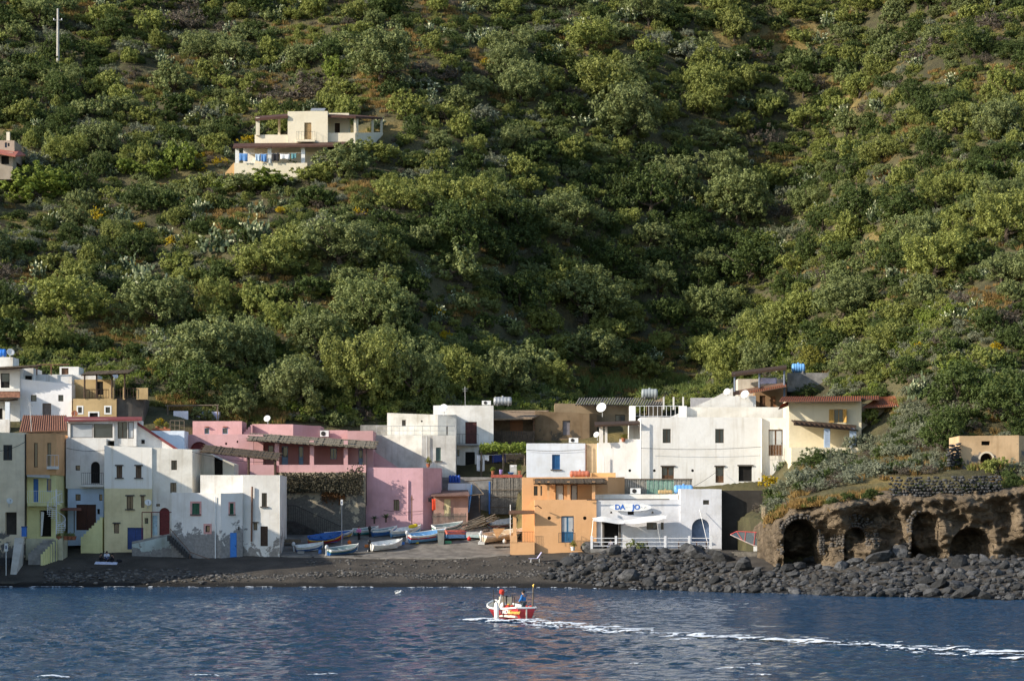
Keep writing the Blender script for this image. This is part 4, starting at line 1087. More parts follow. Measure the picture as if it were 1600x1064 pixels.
def stone_mesh(seed, flat=.75):
    r = random.Random(seed); vs = []; fs = []
    import bmesh
    bm = bmesh.new(); bmesh.ops.create_icosphere(bm, subdivisions=2, radius=1)
    cuts = [(Vector((r.gauss(0, 1), r.gauss(0, 1), r.gauss(0, 1))).normalized(), r.uniform(.55, .95)) for _ in range(11)]
    off = Vector((seed * 3.1, seed * 1.7, 0))
    for v in bm.verts:
        d = v.co.normalized(); q = 1.0
        for n_, k_ in cuts:
            dn = d.dot(n_)
            if dn > .01: q = min(q, k_ / dn)
        v.co = d * (q * (1 + .10 * mnoise.noise(d * 2.2 + off)))
        v.co.z *= flat
    me = bpy.data.meshes.new('rock'); bm.to_mesh(me); bm.free()
    return me
def rock_material(name, dark, light):
    m, nt, N, L, B = _new(name)
    oi = N.new('ShaderNodeObjectInfo'); p = _pos(nt); gm = N.new('ShaderNodeNewGeometry')
    c = _mix(nt, _math(nt, 'FRACT', _math(nt, 'ADD', oi.outputs['Random'], gm.outputs['Random Per Island'])), dark, light)
    c = _mix(nt, _ramp(nt, _noise(nt, 2.5, 6, .7, p), .35, .7), c, tuple(x * 1.6 for x in dark))
    c = _mix(nt, _math(nt, 'MULTIPLY', _ramp(nt, _noise(nt, 9, 5, .7, p), .55, .8), .5), c, (.20, .19, .175))
    L.new(c, B.inputs['Base Color']); B.inputs['Roughness'].default_value = .85; B.inputs['Specular IOR Level'].default_value = .25
    _bump(nt, _noise(nt, 7, 7, .7, p), B, .8, .12)
    return m
ROCK = rock_material('basalt', (.016, .017, .018), (.125, .126, .13))
ROCK_L = rock_material('pale_pebble', (.055, .052, .05), (.20, .19, .175))
ROCKS = [stone_mesh(i, .62 + .03 * (i % 7)) for i in range(12)]
for m_ in ROCKS: m_.materials.append(ROCK)
PEBS = [m_.copy() for m_ in ROCKS[:6]]
for m_ in PEBS: m_.materials.clear(); m_.materials.append(ROCK_L); m_.shade_smooth()
def stones_joined(places, meshes):
    """many small stones in one numpy mesh: places = (x,y,z,sx,sy,sz,rot)"""
    vs, fs, b = [], [], 0
    for i, (x, y, z, sx, sy, sz, a) in enumerate(places):
        me = meshes[i % len(meshes)]
        co = np.empty(len(me.vertices) * 3, np.float32); me.vertices.foreach_get('co', co); co = co.reshape(-1, 3) * (sx, sy, sz)
        c, s_ = math.cos(a), math.sin(a); co = np.stack([co[:, 0] * c - co[:, 1] * s_, co[:, 0] * s_ + co[:, 1] * c, co[:, 2]], 1)
        tri = np.empty(len(me.polygons) * 3, np.int32); me.polygons.foreach_get('vertices', tri)
        vs.append(co + (x, y, z)); fs.append(tri.reshape(-1, 3) + b); b += len(co)
    return np.concatenate(vs), np.concatenate(fs)
LITE = []
import bmesh as _bm
for i in range(5):
    bm = _bm.new(); _bm.ops.create_icosphere(bm, subdivisions=1, radius=1)
    for v in bm.verts:
        v.co = Vector([math.copysign(abs(c) ** .45, c) for c in v.co]) * .8
        v.co *= 1 + .35 * mnoise.noise(v.co * 2 + Vector((i * 5, 0, 0)))
    me = bpy.data.meshes.new('stone'); bm.to_mesh(me); bm.free(); LITE.append(me)
def stone_wall(name, label, path, hgt, size, mat, thick=.35, parent=None):
    """path: world points along the foot of the wall"""
    pl = []; r = random.Random(len(label) if label else 9)
    for a, b in zip(path, path[1:]):
        a, b = Vector(a), Vector(b); L = (b - a).length; rows = int(hgt / size) + 1; k = int(L / size)
        for j in range(rows):
            for i in range(k):
                if j == rows - 1 and r.random() < .3: continue
                f = (i + .5 * (j % 2) + r.uniform(-.35, .35)) / k
                q = a.lerp(b, f); s_ = size * r.uniform(.5, .75)
                pl.append((q.x, q.y + r.uniform(-.08, .08), q.z + size * (j + .4 + r.uniform(-.2, .2)) * .9, s_ * r.uniform(.8, 1.4), thick, s_ * .8, math.atan2(b.y - a.y, b.x - a.x)))
    v, f = stones_joined(pl, LITE)
    o = link_mesh(name, nparr_mesh(name, v, f, mat), parent)
    return o
ws = thing('dry_stone_wall', 'long dark dry-stone wall along the cliff top below the ruin', 'wall', P(1475, 770, 269))
def cl_top(px, Y): return V(X(px, Y), Y, float(hill_z(X(px, Y), Y)))
sw = stone_wall('stones', None, [P(1392, 775, 269.6), P(1450, 776, 268.8), P(1510, 774, 268.0), P(1566, 774, 268.2)], 1.9, .30, ROCK, .3)
sw.parent = ws; sw.data.transform(__import__('mathutils').Matrix.Translation(-ws.location)); sw['kind'] = 'stuff'
hr = thing('rubble_wall', 'broken rubble side wall leaning left of the ochre ruin', 'wall', P(1492, 730, 281))
sw = stone_wall('stones', None, [P(1482, 730, 280), P(1500, 725, 281.2)], 2.2, .3, ROCK, .3); sw.parent = hr; sw.data.transform(__import__('mathutils').Matrix.Translation(-hr.location)); sw['kind'] = 'stuff'

# ------------------------------------------------------------------ cliff with the boat caves
CAVES = [(1252, 868, 27, 57), (1336, 866, 16, 42), (1447, 868, 22, 68), (1518, 868, 33, 44)]
def cliff_top(px): return np.interp(px, [1180, 1205, 1240, 1300, 1400, 1440, 1500, 1560, 1640, 1800], [845, 815, 793, 786, 770, 767, 769, 764, 757, 757])
pxs = np.arange(1183, 1800, 1.6); vs_ = np.linspace(0, 1, 64)
U, T = np.meshgrid(pxs, vs_)
yt = cliff_top(U); PY = 885 + (yt - 885) * T
Yc = np.interp(U, [1183, 1215, 1300, 1430, 1475, 1540, 1700, 1800], [283, 273, 270, 269.2, 267.6, 268.4, 266.5, 265])
wx = (U - 800) / F * 268; wz = (HZ - PY) / F * 268
nzs = np.zeros_like(U)
for k in range(90):
    r_ = np.random.default_rng(k + 50); lam = math.exp(r_.uniform(math.log(.5), math.log(7))); th = r_.uniform(0, 6.28)
    nzs += lam ** .85 * np.sin((wx * math.cos(th) + wz * math.sin(th) * 1.3) * 6.28 / lam + r_.uniform(0, 6.28))
nzs *= .060
Yc = Yc + nzs - .8 * np.exp(-((T - .93) / .08) ** 2) + 1.6 * np.clip(T - .9, 0, 1) * 6
rec = np.zeros_like(U)
for cx, by, rw_, hh in CAVES:
    dx = (U - cx) / rw_; dz = np.where(PY > by - hh + rw_, 0, (by - hh + rw_ - PY) / rw_)
    dd = np.sqrt(dx ** 2 + dz ** 2)
    rec = np.maximum(rec, np.clip((1.0 - dd) / .09, 0, 1) * np.where(PY < by + 20, 1, 0))
dep = np.where(np.abs(U - 1252) < 35, 5.0, np.where(np.abs(U - 1336) < 25, 1.8, np.where(U < 1480, 2.2, 3.4)))
Yr = Yc + rec * dep
verts = np.stack([(U - 800) / F * Yc, Yr, CZ + (HZ - PY) / F * Yc], -1).reshape(-1, 3)
nx = len(pxs)
# top of the cliff runs back under the slope
lastY = Yc[-1]
back = []
for k in (1, 2, 3):
    yb = np.maximum(lastY, 0) + k * 3.4
    xb = (pxs - 800) / F * lastY
    zb = CZ + (HZ - yt[-1]) / F * lastY + k * .12 + .25 * np.sin(pxs * .1 + k)
    back.append(np.stack([xb, yb, zb], -1))
verts = np.concatenate([verts] + back)
def cliff_material():
    m, nt, N, L, B = _new('tuff_cliff'); p = _pos(nt)
    c = _mix(nt, _ramp(nt, _noise(nt, .4, 6, .65, p), .3, .7), (.115, .09, .063), (.285, .22, .15))
    c = _mix(nt, _ramp(nt, _noise(nt, 1.6, 5, .65, _pos(nt, (.6, .6, 1.8))), .5, .75), c, (.085, .065, .048))
    c = _mix(nt, _ramp(nt, _noise(nt, 6, 4, .7, p), .6, .8), c, (.24, .18, .13))
    L.new(c, B.inputs['Base Color']); B.inputs['Roughness'].default_value = .95; B.inputs['Specular IOR Level'].default_value = .1
    vo = N.new('ShaderNodeTexVoronoi'); vo.feature = 'DISTANCE_TO_EDGE'; vo.inputs['Scale'].default_value = .9; L.new(_pos(nt, (.7, .7, 1.5)), vo.inputs['Vector'])
    _bump(nt, _math(nt, 'ADD', _noise(nt, 2.5, 9, .75, p), _math(nt, 'MULTIPLY', _ramp(nt, vo.outputs['Distance'], 0, .12), .35)), B, 1.0, .5)
    return m
CLIFF_Y = Yc.copy()
cliff = link_mesh('cliff', nparr_mesh('cliff', verts, grid_faces(nx, 67), cliff_material(), True)); tag(cliff, kind='structure')
pl = []; r = random.Random(8)
for cx, by, rw_, hh, a0, a1 in ((1252, 868, 27, 57, 0, 3.3), (1336, 866, 16, 42, -.3, 3.5), (1447, 868, 22, 68, 2.0, 3.5)):
    for ring in range(2 if cx != 1336 else 5):
        R = rw_ + 2.5 + ring * 4.2; k = int(R * (a1 - a0) / 4.3)
        for i in range(k + 1):
            if r.random() < .15: continue
            a = a0 + (a1 - a0) * i / k + r.uniform(-.06, .06); px = cx + math.cos(a) * R; py = by - hh + rw_ - math.sin(a) * R
            Yq = float(np.interp(px, pxs, Yc[30])) - .05
            pl.append((X(px, Yq), Yq, Z(py, Yq), .20 * r.uniform(.6, 1.3), .22, .16 * r.uniform(.7, 1.2), r.uniform(-.3, .3)))
    for side in ((-1, 1) if cx != 1447 else (-1,)):
        for j in range(int((hh - rw_) / 3.6)):
            for ring in range(2 if cx != 1336 else 5):
                if r.random() < .15: continue
                px = cx + side * (rw_ + 2.5 + ring * 4.4 + (j % 2) * 1.2); py = by - hh + rw_ + 2 + j * 3.6
                Yq = float(np.interp(px, pxs, Yc[20])) - .05
                pl.append((X(px, Yq), Yq, Z(py, Yq), .22 * r.uniform(.6, 1.3), .22, .16 * r.uniform(.7, 1.2), r.uniform(-.2, .2)))
v, f = stones_joined(pl, LITE)
ast = link_mesh('arch_stones', nparr_mesh('arch_stones', v, f, plain('grey_arch_stone', (.10, .09, .08), .95, .45, 3)), cliff); ast['kind'] = 'stuff'

# ------------------------------------------------------------------ the villa up the hill and its neighbours
VC = plaster('villa_cream', (.76, .69, .54), .1, .08)
BR = plain('villa_brown_roof', (.085, .04, .028), .8, .25, 2)
YV = 400
h = House('villa', 'cream two-storey villa with brown verandas high on the hillside', 'villa', 470, 265, YV)
h.block([(449.5, YV), (512, YV)], 8, [174.5, 174], 228, VC, [('door', 475.5, 486.5, 192, 218, D_(mat=plain('straw_door', (.34, .23, .11), .8, .3, 6), leaves=2))], below=4)
h.block([(398, YV + .4), (449.4, YV + .2)], 7, [211, 211], 230, VC, below=3)
h.block([(512.2, YV + .6), (555, YV + .6), (598, YV + 10)], 3, [208, 208, 207], 232, VC, below=3)
h.block([(512.2, YV + 4.2), (545, YV + 4.2)], 4, [177, 177], 210, VC, [('door', 523, 531, 192.5, 209, D_(mat=WOOD_D))], below=1)
h.part('roof', MB().slab([P(398.5, 185.5, YV - .3), P(450, 181, YV - .3), P(450, 178, YV + 6), P(398.5, 182, YV + 6)], .35), BR)
h.part('roof', MB().slab([P(512, 180.5, YV + .2), P(556, 182, YV + .2), P(599, 184, YV + 10), P(560, 180, YV + 12), P(512, 177, YV + 8)], .3), BR)
for px, Yp in ((401.5, 0), (403.8, .01), (436, 5), (554.5, .7), (558, 1.2), (582, 6.8), (596, 9.6)): h.part('column', MB().pbox(px - 1.8, px + 1.8, 184, 212, YV + Yp, .35), VC)
h.part('solar_panel', MB().slab([P(485, 172.5, YV + 1), P(507, 172.5, YV + 1), P(509, 169.5, YV + 3), P(487, 169.5, YV + 3)], .1), GALV)
h.part('balcony', MB().slab([P(463, 218.8, YV - 1.3), P(492, 218.8, YV - 1.3), P(492, 218.8, YV), P(463, 218.8, YV)], .25), VC)
h.part('railing', railing([P(463, 218.8, YV - .1), P(463, 218.8, YV - 1.2), P(492, 218.8, YV - 1.2), P(492, 218.8, YV - .1)], 1.15, .35, .012, .018), IRON)
h.block([(380, YV + .6), (556, YV + .6)], 3, 226, 262, plaster('villa_white', (.78, .77, .74), .1, .1), below=3)
h.block([(366, YV - 3), (480, YV - 3)], 3.4, [255, 255], 272, VC, below=3)
h.part('roof', MB().slab([P(364, 229.5, YV - 3.6), P(549, 226.5, YV - 3.6), P(549, 221.5, YV + .5), P(366, 224.5, YV + .5)], .24), BR)
for a in (367.5, 418, 470.5): h.part('column', MB().pbox(a, a + 6, 230, 257, YV - 2.9, .5), WHITE_P)
h.part('stair', MB().add([P(352, 270, YV - 2), P(366, 254, YV - 2), P(366, 275, YV - 2), P(352, 275, YV - 2), P(352, 270, YV), P(366, 254, YV)], [(0, 3, 2, 1), (0, 1, 5, 4)]), plaster('ochre_stair', (.55, .36, .18)))
h = House('house', 'small tan house with red lean-to roof and chimney at left edge of the hillside', 'house', 10, 255, YV)
h.block([(-40, YV), (22.5, YV)], 6, [218.5, 220], 240, plaster('tan_grey', (.42, .34, .27), .3, .3), [('win', 7.5, 11, 223, 231, D_(frame=BLUE_D, mull=0)), ('win', 12, 15, 224, 229, D_(mull=0))], below=1)
h.block([(-40, YV - 1.4), (20, YV - 1.4)], 3, 238, 258, plaster('shade_tan', (.40, .34, .28)), [('hole', 2, 14, 244, 257)], below=2)
h.part('roof', MB().slab([P(-40, 232, YV - 3), P(24, 243.5, YV - 3), P(40, 242, YV + 1), P(30, 235.5, YV + 1), P(-40, 229, YV)], .2), plain('red_roof_sheet', (.42, .14, .10), .7, .2))
h.part('chimney', MB().pbox(10, 15, 206.5, 221, YV + 1.5, .5), VC)
# ------------------------------------------------------------------ things about the village
def local(mb, name, mat, parent, smooth=False):
    me = bpy.data.meshes.new(name); me.from_pydata([tuple(v) for v in mb.v], [], mb.f); me.materials.append(mat)
    if smooth: me.shade_smooth()
    o = bpy.data.objects.new(name, me); COL.objects.link(o); o.parent = parent
    return o
DISH = plain('dish_white', (.72, .72, .70), .45, .1)
def dish(label, px, py, r, Y, az=20, mat=DISH):
    c = P(px, py, Y); R = M(r, Y)
    t = thing('satellite_dish', label, 'satellite dish', c - V(0, -.3, R * 1.5), 'satellite dishes on the roofs')
    a = Vector((math.sin(rad(az)), -math.cos(rad(az)), .45)).normalized()
    MB().lathe(c - a * .05, [(.02, 0), (R * .55, R * .07), (R, R * .24), (R * 1.02, R * .26), (R * .99, R * .27), (R * .5, R * .1), (.01, R * .04)], 20, a).build('reflector', mat, t, True)
    MB().tube([c - V(0, 0, R * .9) + a * .1, c + a * R * 1.05 - V(0, 0, R * .15)], .025, 5).build('arm', GALV, t)
    MB().tube([c + a * R * .95 - V(0, 0, R * .1), c + a * R * 1.2 - V(0, 0, R * .2)], .05, 6).build('receiver', GALV, t)
    MB().tube([c - a * .08, c - a * .25 - V(0, 0, .1), c - a * .25 - V(0, 0, R * 1.6)], .035, 5).build('mast', GALV, t)
for L in (('white satellite dish beside the blue tank on the upper left house', 16.5, 550.5, 6, 322.5, 25), ('small pale dish behind the tan terrace pergola', 180, 587, 5, 327, 40), ('white dish on the bank behind the pink house', 417.5, 654, 5.3, 326, -15),
          ('round dish on the white wall next to the brown balcony door house', 693, 637.5, 6.5, 326, -20), ('largest white dish on the brown stone house', 940, 637, 8, 331, -25), ('small dish beside the big house pergola', 932, 679, 4.8, 314.6, -30),
          ('dish on the far stair roof behind the big house', 1136, 612, 5.5, 332, -30), ('white dish on the near sloping stair roof', 1164, 616, 6.6, 326.4, -30), ('blue-grey dish on the pale yellow wall', 231.5, 785, 5.2, 302.9, 15),
          ('pale dish on the peeling cream wall', 15, 782.5, 5, 299.3, 25)): dish(*L)
dish('small terracotta dish above the maroon veranda roof', 116.5, 646, 5, 316, 10, TERRA)
def tank(label, x0, x1, y0, y1, Y, mat, legs=True):
    R = M((y1 - y0) / 2, Y) * .94; c0, c1 = P(x0, (y0 + y1) / 2, Y), P(x1, (y0 + y1) / 2, Y); L = c1.x - c0.x
    t = thing('water_tank', label, 'water tank', V((c0.x + c1.x) / 2, Y, c0.z - R), 'water tanks on the roofs')
    prof = [(.02, 0), (R * .8, .02 * L), (R, .09 * L)]
    for k in range(4): prof += [(R, (.15 + .18 * k) * L), (R * .965, (.17 + .18 * k) * L), (R * .965, (.26 + .18 * k) * L), (R, (.28 + .18 * k) * L)]
    prof += [(R, .91 * L), (R * .8, .98 * L), (.02, L)]
    MB().lathe(c0, prof, 18, (1, 0, 0)).build('barrel', mat, t, True)
    MB().lathe(V((c0.x + c1.x) / 2, Y, c0.z + R * .93), [(R * .25, 0), (R * .25, .12), (R * .2, .15)], 12).build('cap', mat, t)
    for f in (.2, .8): MB().box(c0.x + L * f - .06, c0.x + L * f + .06, Y - R * .8, Y + R * .8, c0.z - R * 1.12, c0.z - R * .6).build('foot', CONC, t)
SKYB = plain('sky_blue_plastic', (.16, .38, .72), .35, .1)
tank('bright blue plastic tank at the upper left corner house', -12, 10, 545, 559, 324.5, plain('bright_blue_plastic', (.03, .17, .58), .35, .1))
tank('steel tank on the white house with brown balcony door', 771, 800, 619.5, 634, 331.5, GALV)
tank('grey tank with ribs on the corrugated roof', 1002, 1028, 607, 623, 340, plain('grey_plastic', (.30, .33, .34), .4, .1))
tank('pale blue tank on the concrete wall by the pergola house', 1237, 1258, 567.5, 583, 337.3, SKYB)
tank('sky-blue tank on the restaurant roof', 1053, 1083, 757, 772, 304.5, SKYB)
tank('terracotta-red tank on the orange house roof', 890, 922, 735, 746, 306.4, plain('red_plastic', (.52, .17, .10), .45, .1))
tank('small tan cylinder lying on the restaurant roof', 1028, 1051, 765, 772, 304.2, plain('tan_plastic', (.46, .32, .15), .5, .1))
def aircon(label, x0, x1, y0, y1, Y):
    t = thing('air_conditioner', label, 'air conditioner', P((x0 + x1) / 2, y1, Y), 'air conditioning units')
    MB().pbox(x0, x1, y0, y1, Y, .35).build('case', WHITE_P, t)
    c = P(x0 + (x1 - x0) * .38, (y0 + y1) / 2, Y - .012); R = M((y1 - y0) * .38, Y)
    MB().lathe(c, [(R * .96, 0), (R, .025), (R * .2, .03)], 16, (0, -1, 0)).build('fan_grille', IRON, t)
    MB().pbox(x0 + 1, x0 + 2, y1 - .02, y1 + 1.2, Y + .05, .2).pbox(x1 - 2, x1 - 1, y1 - .02, y1 + 1.2, Y + .05, .2).build('foot', GALV, t)
aircon('air conditioner on the white roof beside the steel tank', 753, 767, 626, 632.6, 330)
aircon('air conditioner on the pink wall above the veranda', 500, 513.5, 672.5, 682, 321.8)
aircon('air conditioner on the roof of the blue-shuttered white house', 889, 903.5, 684, 691.5, 318)
aircon('air conditioner on the restaurant roof by the corrugated fence', 985, 1001, 762.5, 771.5, 304)
# laundry
def cloth(label, x0, x1, y0, y1, Y, col, cat='laundry', shape=None, key=None):
    mb = MB(); n, m = 10, 6; r = random.Random(int(x0 * 7 + y0))
    ph = r.uniform(0, 6)
    for j in range(m + 1):
        for i in range(n + 1):
            f, g = i / n, j / m
            px = x0 + (x1 - x0) * f; py = y0 + (y1 - y0) * g + (.6 * math.sin(f * 5 + ph) if j == m else 0) + .5 * math.sin(f * 3.14) * (1 - g)
            mb.v.append(tuple(P(px, py, Y + .05 * math.sin(f * 11 + ph) * (.3 + g))))
    for j in range(m):
        for i in range(n):
            if shape == 'trousers' and j > 1 and i in (4, 5): continue
            k = j * (n + 1) + i; mb.f.append((k, k + n + 1, k + n + 2, k + 1))
    o = single('laundry', mb, plain('cloth_' + (key or col), {'white': (.78, .79, .82), 'navy': (.015, .03, .14), 'blue': (.12, .28, .60), 'paleblue': (.45, .58, .75), 'black': (.02, .02, .025), 'red': (.60, .06, .02), 'lav': (.50, .48, .62), 'teal': (.10, .25, .28)}[col], .85, .12, 2), label, cat, 'washing hung out to dry', True)
    so = o.modifiers.new('thickness', 'SOLIDIFY'); so.thickness = .02
for a in (('white trousers hanging on the line under the vine', 745, 757, 711, 736, 326, 'white', 'laundry', 'trousers'), ('short white shirt beside the hanging white trousers', 757.5, 764, 711, 719.5, 326, 'white'), ('navy towel on the line under the vine pergola', 769, 790, 710, 722, 326, 'navy'),
          ('bright red cloth hanging on the corner of the lower pink house', 675, 680.5, 779, 797, 313.8, 'red'), ('dark cap-shaped cloth hooked on the lower pink wall', 669, 673.5, 777, 784, 313.9, 'black'),
          ('blue towel nearest the left column of the villa', 374, 387, 240, 252, 396.6, 'blue'), ('pale blue towel left of the middle villa column', 399, 407, 241, 252, 396.6, 'paleblue'), ('striped blue cloth beside the middle villa column', 408, 416.5, 241, 253, 396.6, 'blue'),
          ('black garments on the villa line', 425, 436, 239, 252, 396.6, 'black'), ('white sheet on the villa line', 438, 453, 241, 249, 396.6, 'white'), ('teal cloth at the right end of the villa line', 455, 463, 240, 248, 396.6, 'teal'),
          ('lavender awning cloth on the roof pergola terrace', 1187, 1214, 590, 600, 333.2, 'lav')): cloth(*a)
for lab, pts in (('washing line under the vine pergola', [P(743, 711, 326), P(768, 710.6, 326), P(822, 708, 326)]), ('washing line along the lower villa veranda', [P(371, 240, 396.6), P(420, 240.5, 396.6), P(472, 239.5, 396.6)])):
    single('washing_line', MB().tube(pts, .02, 4), IRON_W, lab, 'washing line')

# vine pergola, reed fence, shed and stairs between the pink and the orange house
t = House('pergola', 'rough timber vine pergola between the white and brown houses', 'pergola', 790, 740, 326)
for px in (752, 786, 820): t.part('post', MB().tube([P(px, 700, 325.8), P(px, 745, 325.8)], .1, 5), WOOD_G)
for y in (699, 703): t.part('beam', MB().tube([P(748, y, 325.8 + (y - 699) * .4), P(826, y - 1, 325.8 + (y - 699) * .4)], .07, 5), WOOD_G)
t.part('back_wall', MB().pbox(748, 823, 704, 748, 328.9, .3), plain('dark_patio_wall', (.06, .05, .04), .9, .4, 2))
t.part('floor', MB().box(X(690, 322), X(823, 322), 321.2, 329, 6, Z(745.5, 322)), CONC)
single('ledge', MB().pbox(767, 816, 741.5, 746, 320.9, .8), plain('red_ledge', (.36, .09, .06), .8, .3), 'red painted ledge on top of the reed fence', 'ledge')
t = House('reed_fence', 'tall grey reed-mat fence left of the orange house', 'fence', 790, 800, 320)
rr = random.Random(12)
for i in range(30):
    px = 767 + i * 1.64
    t.part('reed', MB().tube([P(px, 747 + rr.uniform(-1, 1), 320.4 + rr.uniform(-.04, .04)), P(px + rr.uniform(-.3, .3), 803, 320.4)], M(.86, 320), 5), plain('grey_reed', (.24, .22, .19), .9, .35, 5, rnd=.45))
for y in (765, 776, 792): t.part('batten', MB().tube([P(766, y, 320.2), P(816.5, y, 320.2)], .04, 4), WOOD_G)
t.part('side_cover', MB().pbox(763.5, 766, 752, 803, 320.3, .1), BLUE)
t = House('shed', 'small pinkish shed with rusty lean-to roof and pale door', 'shed', 705, 805, 314)
t.block([(677.5, 314.6), (731, 314.6)], 3, 773, 812, plaster('dusty_pink', (.46, .29, .24), .4, .4), [('door', 694, 704, 779.5, 806, D_(mat=plain('pale_yellow_door', (.58, .50, .28)), depth=.08))], below=1.5)
t.part('roof', MB().slab([P(673, 774, 313.6), P(733.5, 773, 313.6), P(731, 765, 317.8), P(677, 766, 317.8)], .12), plain('rusty_sheet_roof', (.17, .10, .08), .85, .4, 3))
t = House('picket_fence', 'weathered picket fence in front of the pink shed', 'fence', 702, 815, 313)
for i in range(27):
    px = 676 + i * 1.95
    t.part('picket', MB().pbox(px, px + 1.3, 802 + rr.uniform(-1, 1.2), 822, 313.2, .03), plain('grey_picket', (.15, .13, .11), .9, .35, 4, rnd=.4))
t.part('rail', MB().pbox(675, 729, 806, 807.5, 313.26, .05), WOOD_G)
t = House('stair', 'steep blue-railed stair climbing beside the reed fence', 'stair', 742, 805, 317)
for i in range(12):
    y = 806 - i * 3.0; Yc = 315.2 + i * .32
    t.part('step', MB().box(X(733, Yc), X(751, Yc), Yc, Yc + .34, 4.5, Z(y, Yc)), plain('dark_step', (.05, .05, .052)))
t.part('side_wall', MB().pbox(700, 737, 755, 790, 319.6, .3), WB)
t.part('side_wall', MB().add([P(733, 800, 316), P(738, 757, 319.5), P(738, 800, 319.5), P(731.5, 800, 316), P(736.5, 757, 319.5)], [(0, 2, 1), (3, 0, 1, 4)]), SKYB)
for a, b in ((P(726, 752, 318), P(770, 749, 318)), (P(740, 753, 318), P(756, 772, 316)), (P(733, 774, 315), P(756, 772, 315)), (P(749, 772, 316), P(749, 806, 316))): t.part('timber', MB().tube([a, b], .06, 5), WOOD_G)
for i, px in enumerate((703.5, 708, 712.5, 717)):
    single('barrel', MB().lathe(P(px, 754, 319.8), [(.13, 0), (.16, .04), (.16, .7), (.12, .8), (.05, .84)], 12), plain('cobalt_plastic', (.02, .08, .38), .4, .1), ['leftmost of the four blue canisters by the white stair wall', 'second blue canister from the left by the white stair wall', 'third blue canister from the left by the white stair wall', 'rightmost of the four blue canisters by the white stair wall'][i], 'canister', 'blue canisters', True)
single('bucket', MB().lathe(P(782.5, 741, 321.2), [(.14, 0), (.19, .5), (.2, .52), (.17, .52)], 14), plain('lilac_plastic', (.42, .32, .68), .4, .1), 'lilac bucket on the red ledge', 'bucket', None, True)
single('basin', MB().lathe(P(798.5, 741, 321.2), [(.2, 0), (.36, .22), (.38, .23), (.33, .2)], 16), plain('azure_plastic', (.06, .30, .75), .4, .1), 'blue washing basin on the red ledge', 'basin', None, True)
t = thing('washing_machine', 'pale old washing machine under the vine pergola', 'appliance', P(802, 741, 322))
MB().pbox(796.5, 807.5, 726, 741, 322.2, .6).build('case', plain('dull_enamel', (.45, .45, .42)), t); MB().pbox(798, 803, 727, 729.5, 322.17, .05).build('panel', WHITE_P, t)
single('antenna', MB().tube([P(727, 634, 329.8), P(726.5, 604, 329.8)], .03, 4).tube([P(722, 608, 329.8), P(731, 607, 329.8)], .02, 4).tube([P(723, 611, 329.8), P(730, 610.5, 329.8)], .02, 4), GALV, 'thin television antenna on the white roof near the steel tank', 'antenna')
single('antenna', MB().tube([P(49, 674, 309), P(47, 632, 309)], .035, 4).tube([P(39, 619, 309), P(51, 635, 309)], .03, 4).tube([P(44, 634, 309), P(47, 628, 309)], .02, 4), GALV, 'slanted television antenna above the brown pantile roof', 'antenna')

# hillside utility pole
x, y, z = hit(90.5, 108)
t = thing('utility_pole', 'pale concrete utility pole on the upper left hillside', 'pole', (x, y, z))
zt = CZ + (HZ - 14) / F * y
MB().tube([V(x, y, z - 1), V(x, y, zt)], .26, 8, .16).build('shaft', plain('pale_concrete', (.46, .44, .40), .9, .2), t)
MB().tube([V(x - .7, y - .1, zt - 1.8), V(x + .7, y - .1, zt - 1.8)], .06, 5).build('crossarm', GALV, t)
for dx in (-.6, .6): MB().lathe(V(x + dx, y - .1, zt - 1.75), [(.06, 0), (.09, .1), (.05, .25)], 8).build('insulator', WHITE_P, t)

# signs, bins, poles on the shore
def signpost(label, px, y0, y1, Y, w, h_, pm=GALV, word=None):
    t = thing('sign_post', label, 'sign', P(px, y1, Y))
    MB().tube([P(px, y1 + 2, Y), P(px, y0, Y)], .045, 6).build('pole', pm, t)
    MB().pbox(px - w, px + w, y0 - .5, y0 + h_, Y - .08, .03).build('board', WHITE_P, t)
    MB().pbox(px - w * .45, px + w * .45, y0 + h_ * .25, y0 + h_ * .7, Y - .086, .004).build('pictogram', BLUE_D, t)
    MB().pbox(px - w - .3, px + w + .3, y0 - .9, y0 - .55, Y - .09, .05).build('sign_frame', GALV, t)
x, y, z = hit_b(534, 852); signpost('white sign on a grey post by the retaining wall rail', 534, 781, 852, y, 1.7, 8)
signpost('white sign on a striped post beside the slipway steps', 9.5, 849, 906, 291.2, 2.6, 12, WHITE_P)
t = thing('lamp_post', 'rusty iron post standing at the pink wall behind the boats', 'post', P(643.5, 815, 312))
MB().tube([P(643.5, 818, 312), P(643.5, 776, 312)], .06, 6).build('shaft', RUST, t); MB().tube([P(641.5, 780.5, 312), P(647, 780, 312)], .05, 5).build('arm', RUST, t); MB().lathe(P(643.5, 778, 312), [(.1, 0), (.06, .15), (.02, .35)], 8).build('finial', RUST, t)
def bin_(label, px, y0, y1, w, mat):
    x, y, z = hit_b(px, y1); t = thing('bin', label, 'bin', (x, y, z)); H = M(y1 - y0, y); W = M(w, y)
    MB().add([V(x + sx * W * k, y + sy * W * k, z + (H * .9 if k == 1 else 0)) for k in (.8, 1) for sx, sy in ((-1, -1), (1, -1), (1, 1), (-1, 1))], [(0, 1, 5, 4), (1, 2, 6, 5), (2, 3, 7, 6), (3, 0, 4, 7)]).build('bin_body', mat, t)
    MB().box(x - W * 1.06, x + W * 1.06, y - W * 1.06, y + W * 1.06, z + H * .9, z + H).build('lid', mat, t)
    MB().tube([V(x - W * .8, y - W * 1.1, z + H * .86), V(x + W * .8, y - W * 1.1, z + H * .86)], .02, 5).build('handle', mat, t)
bin_('grey litter bin among the boats', 689, 828, 851, 5.5, plain('grey_bin', (.20, .21, .19), .6, .15))
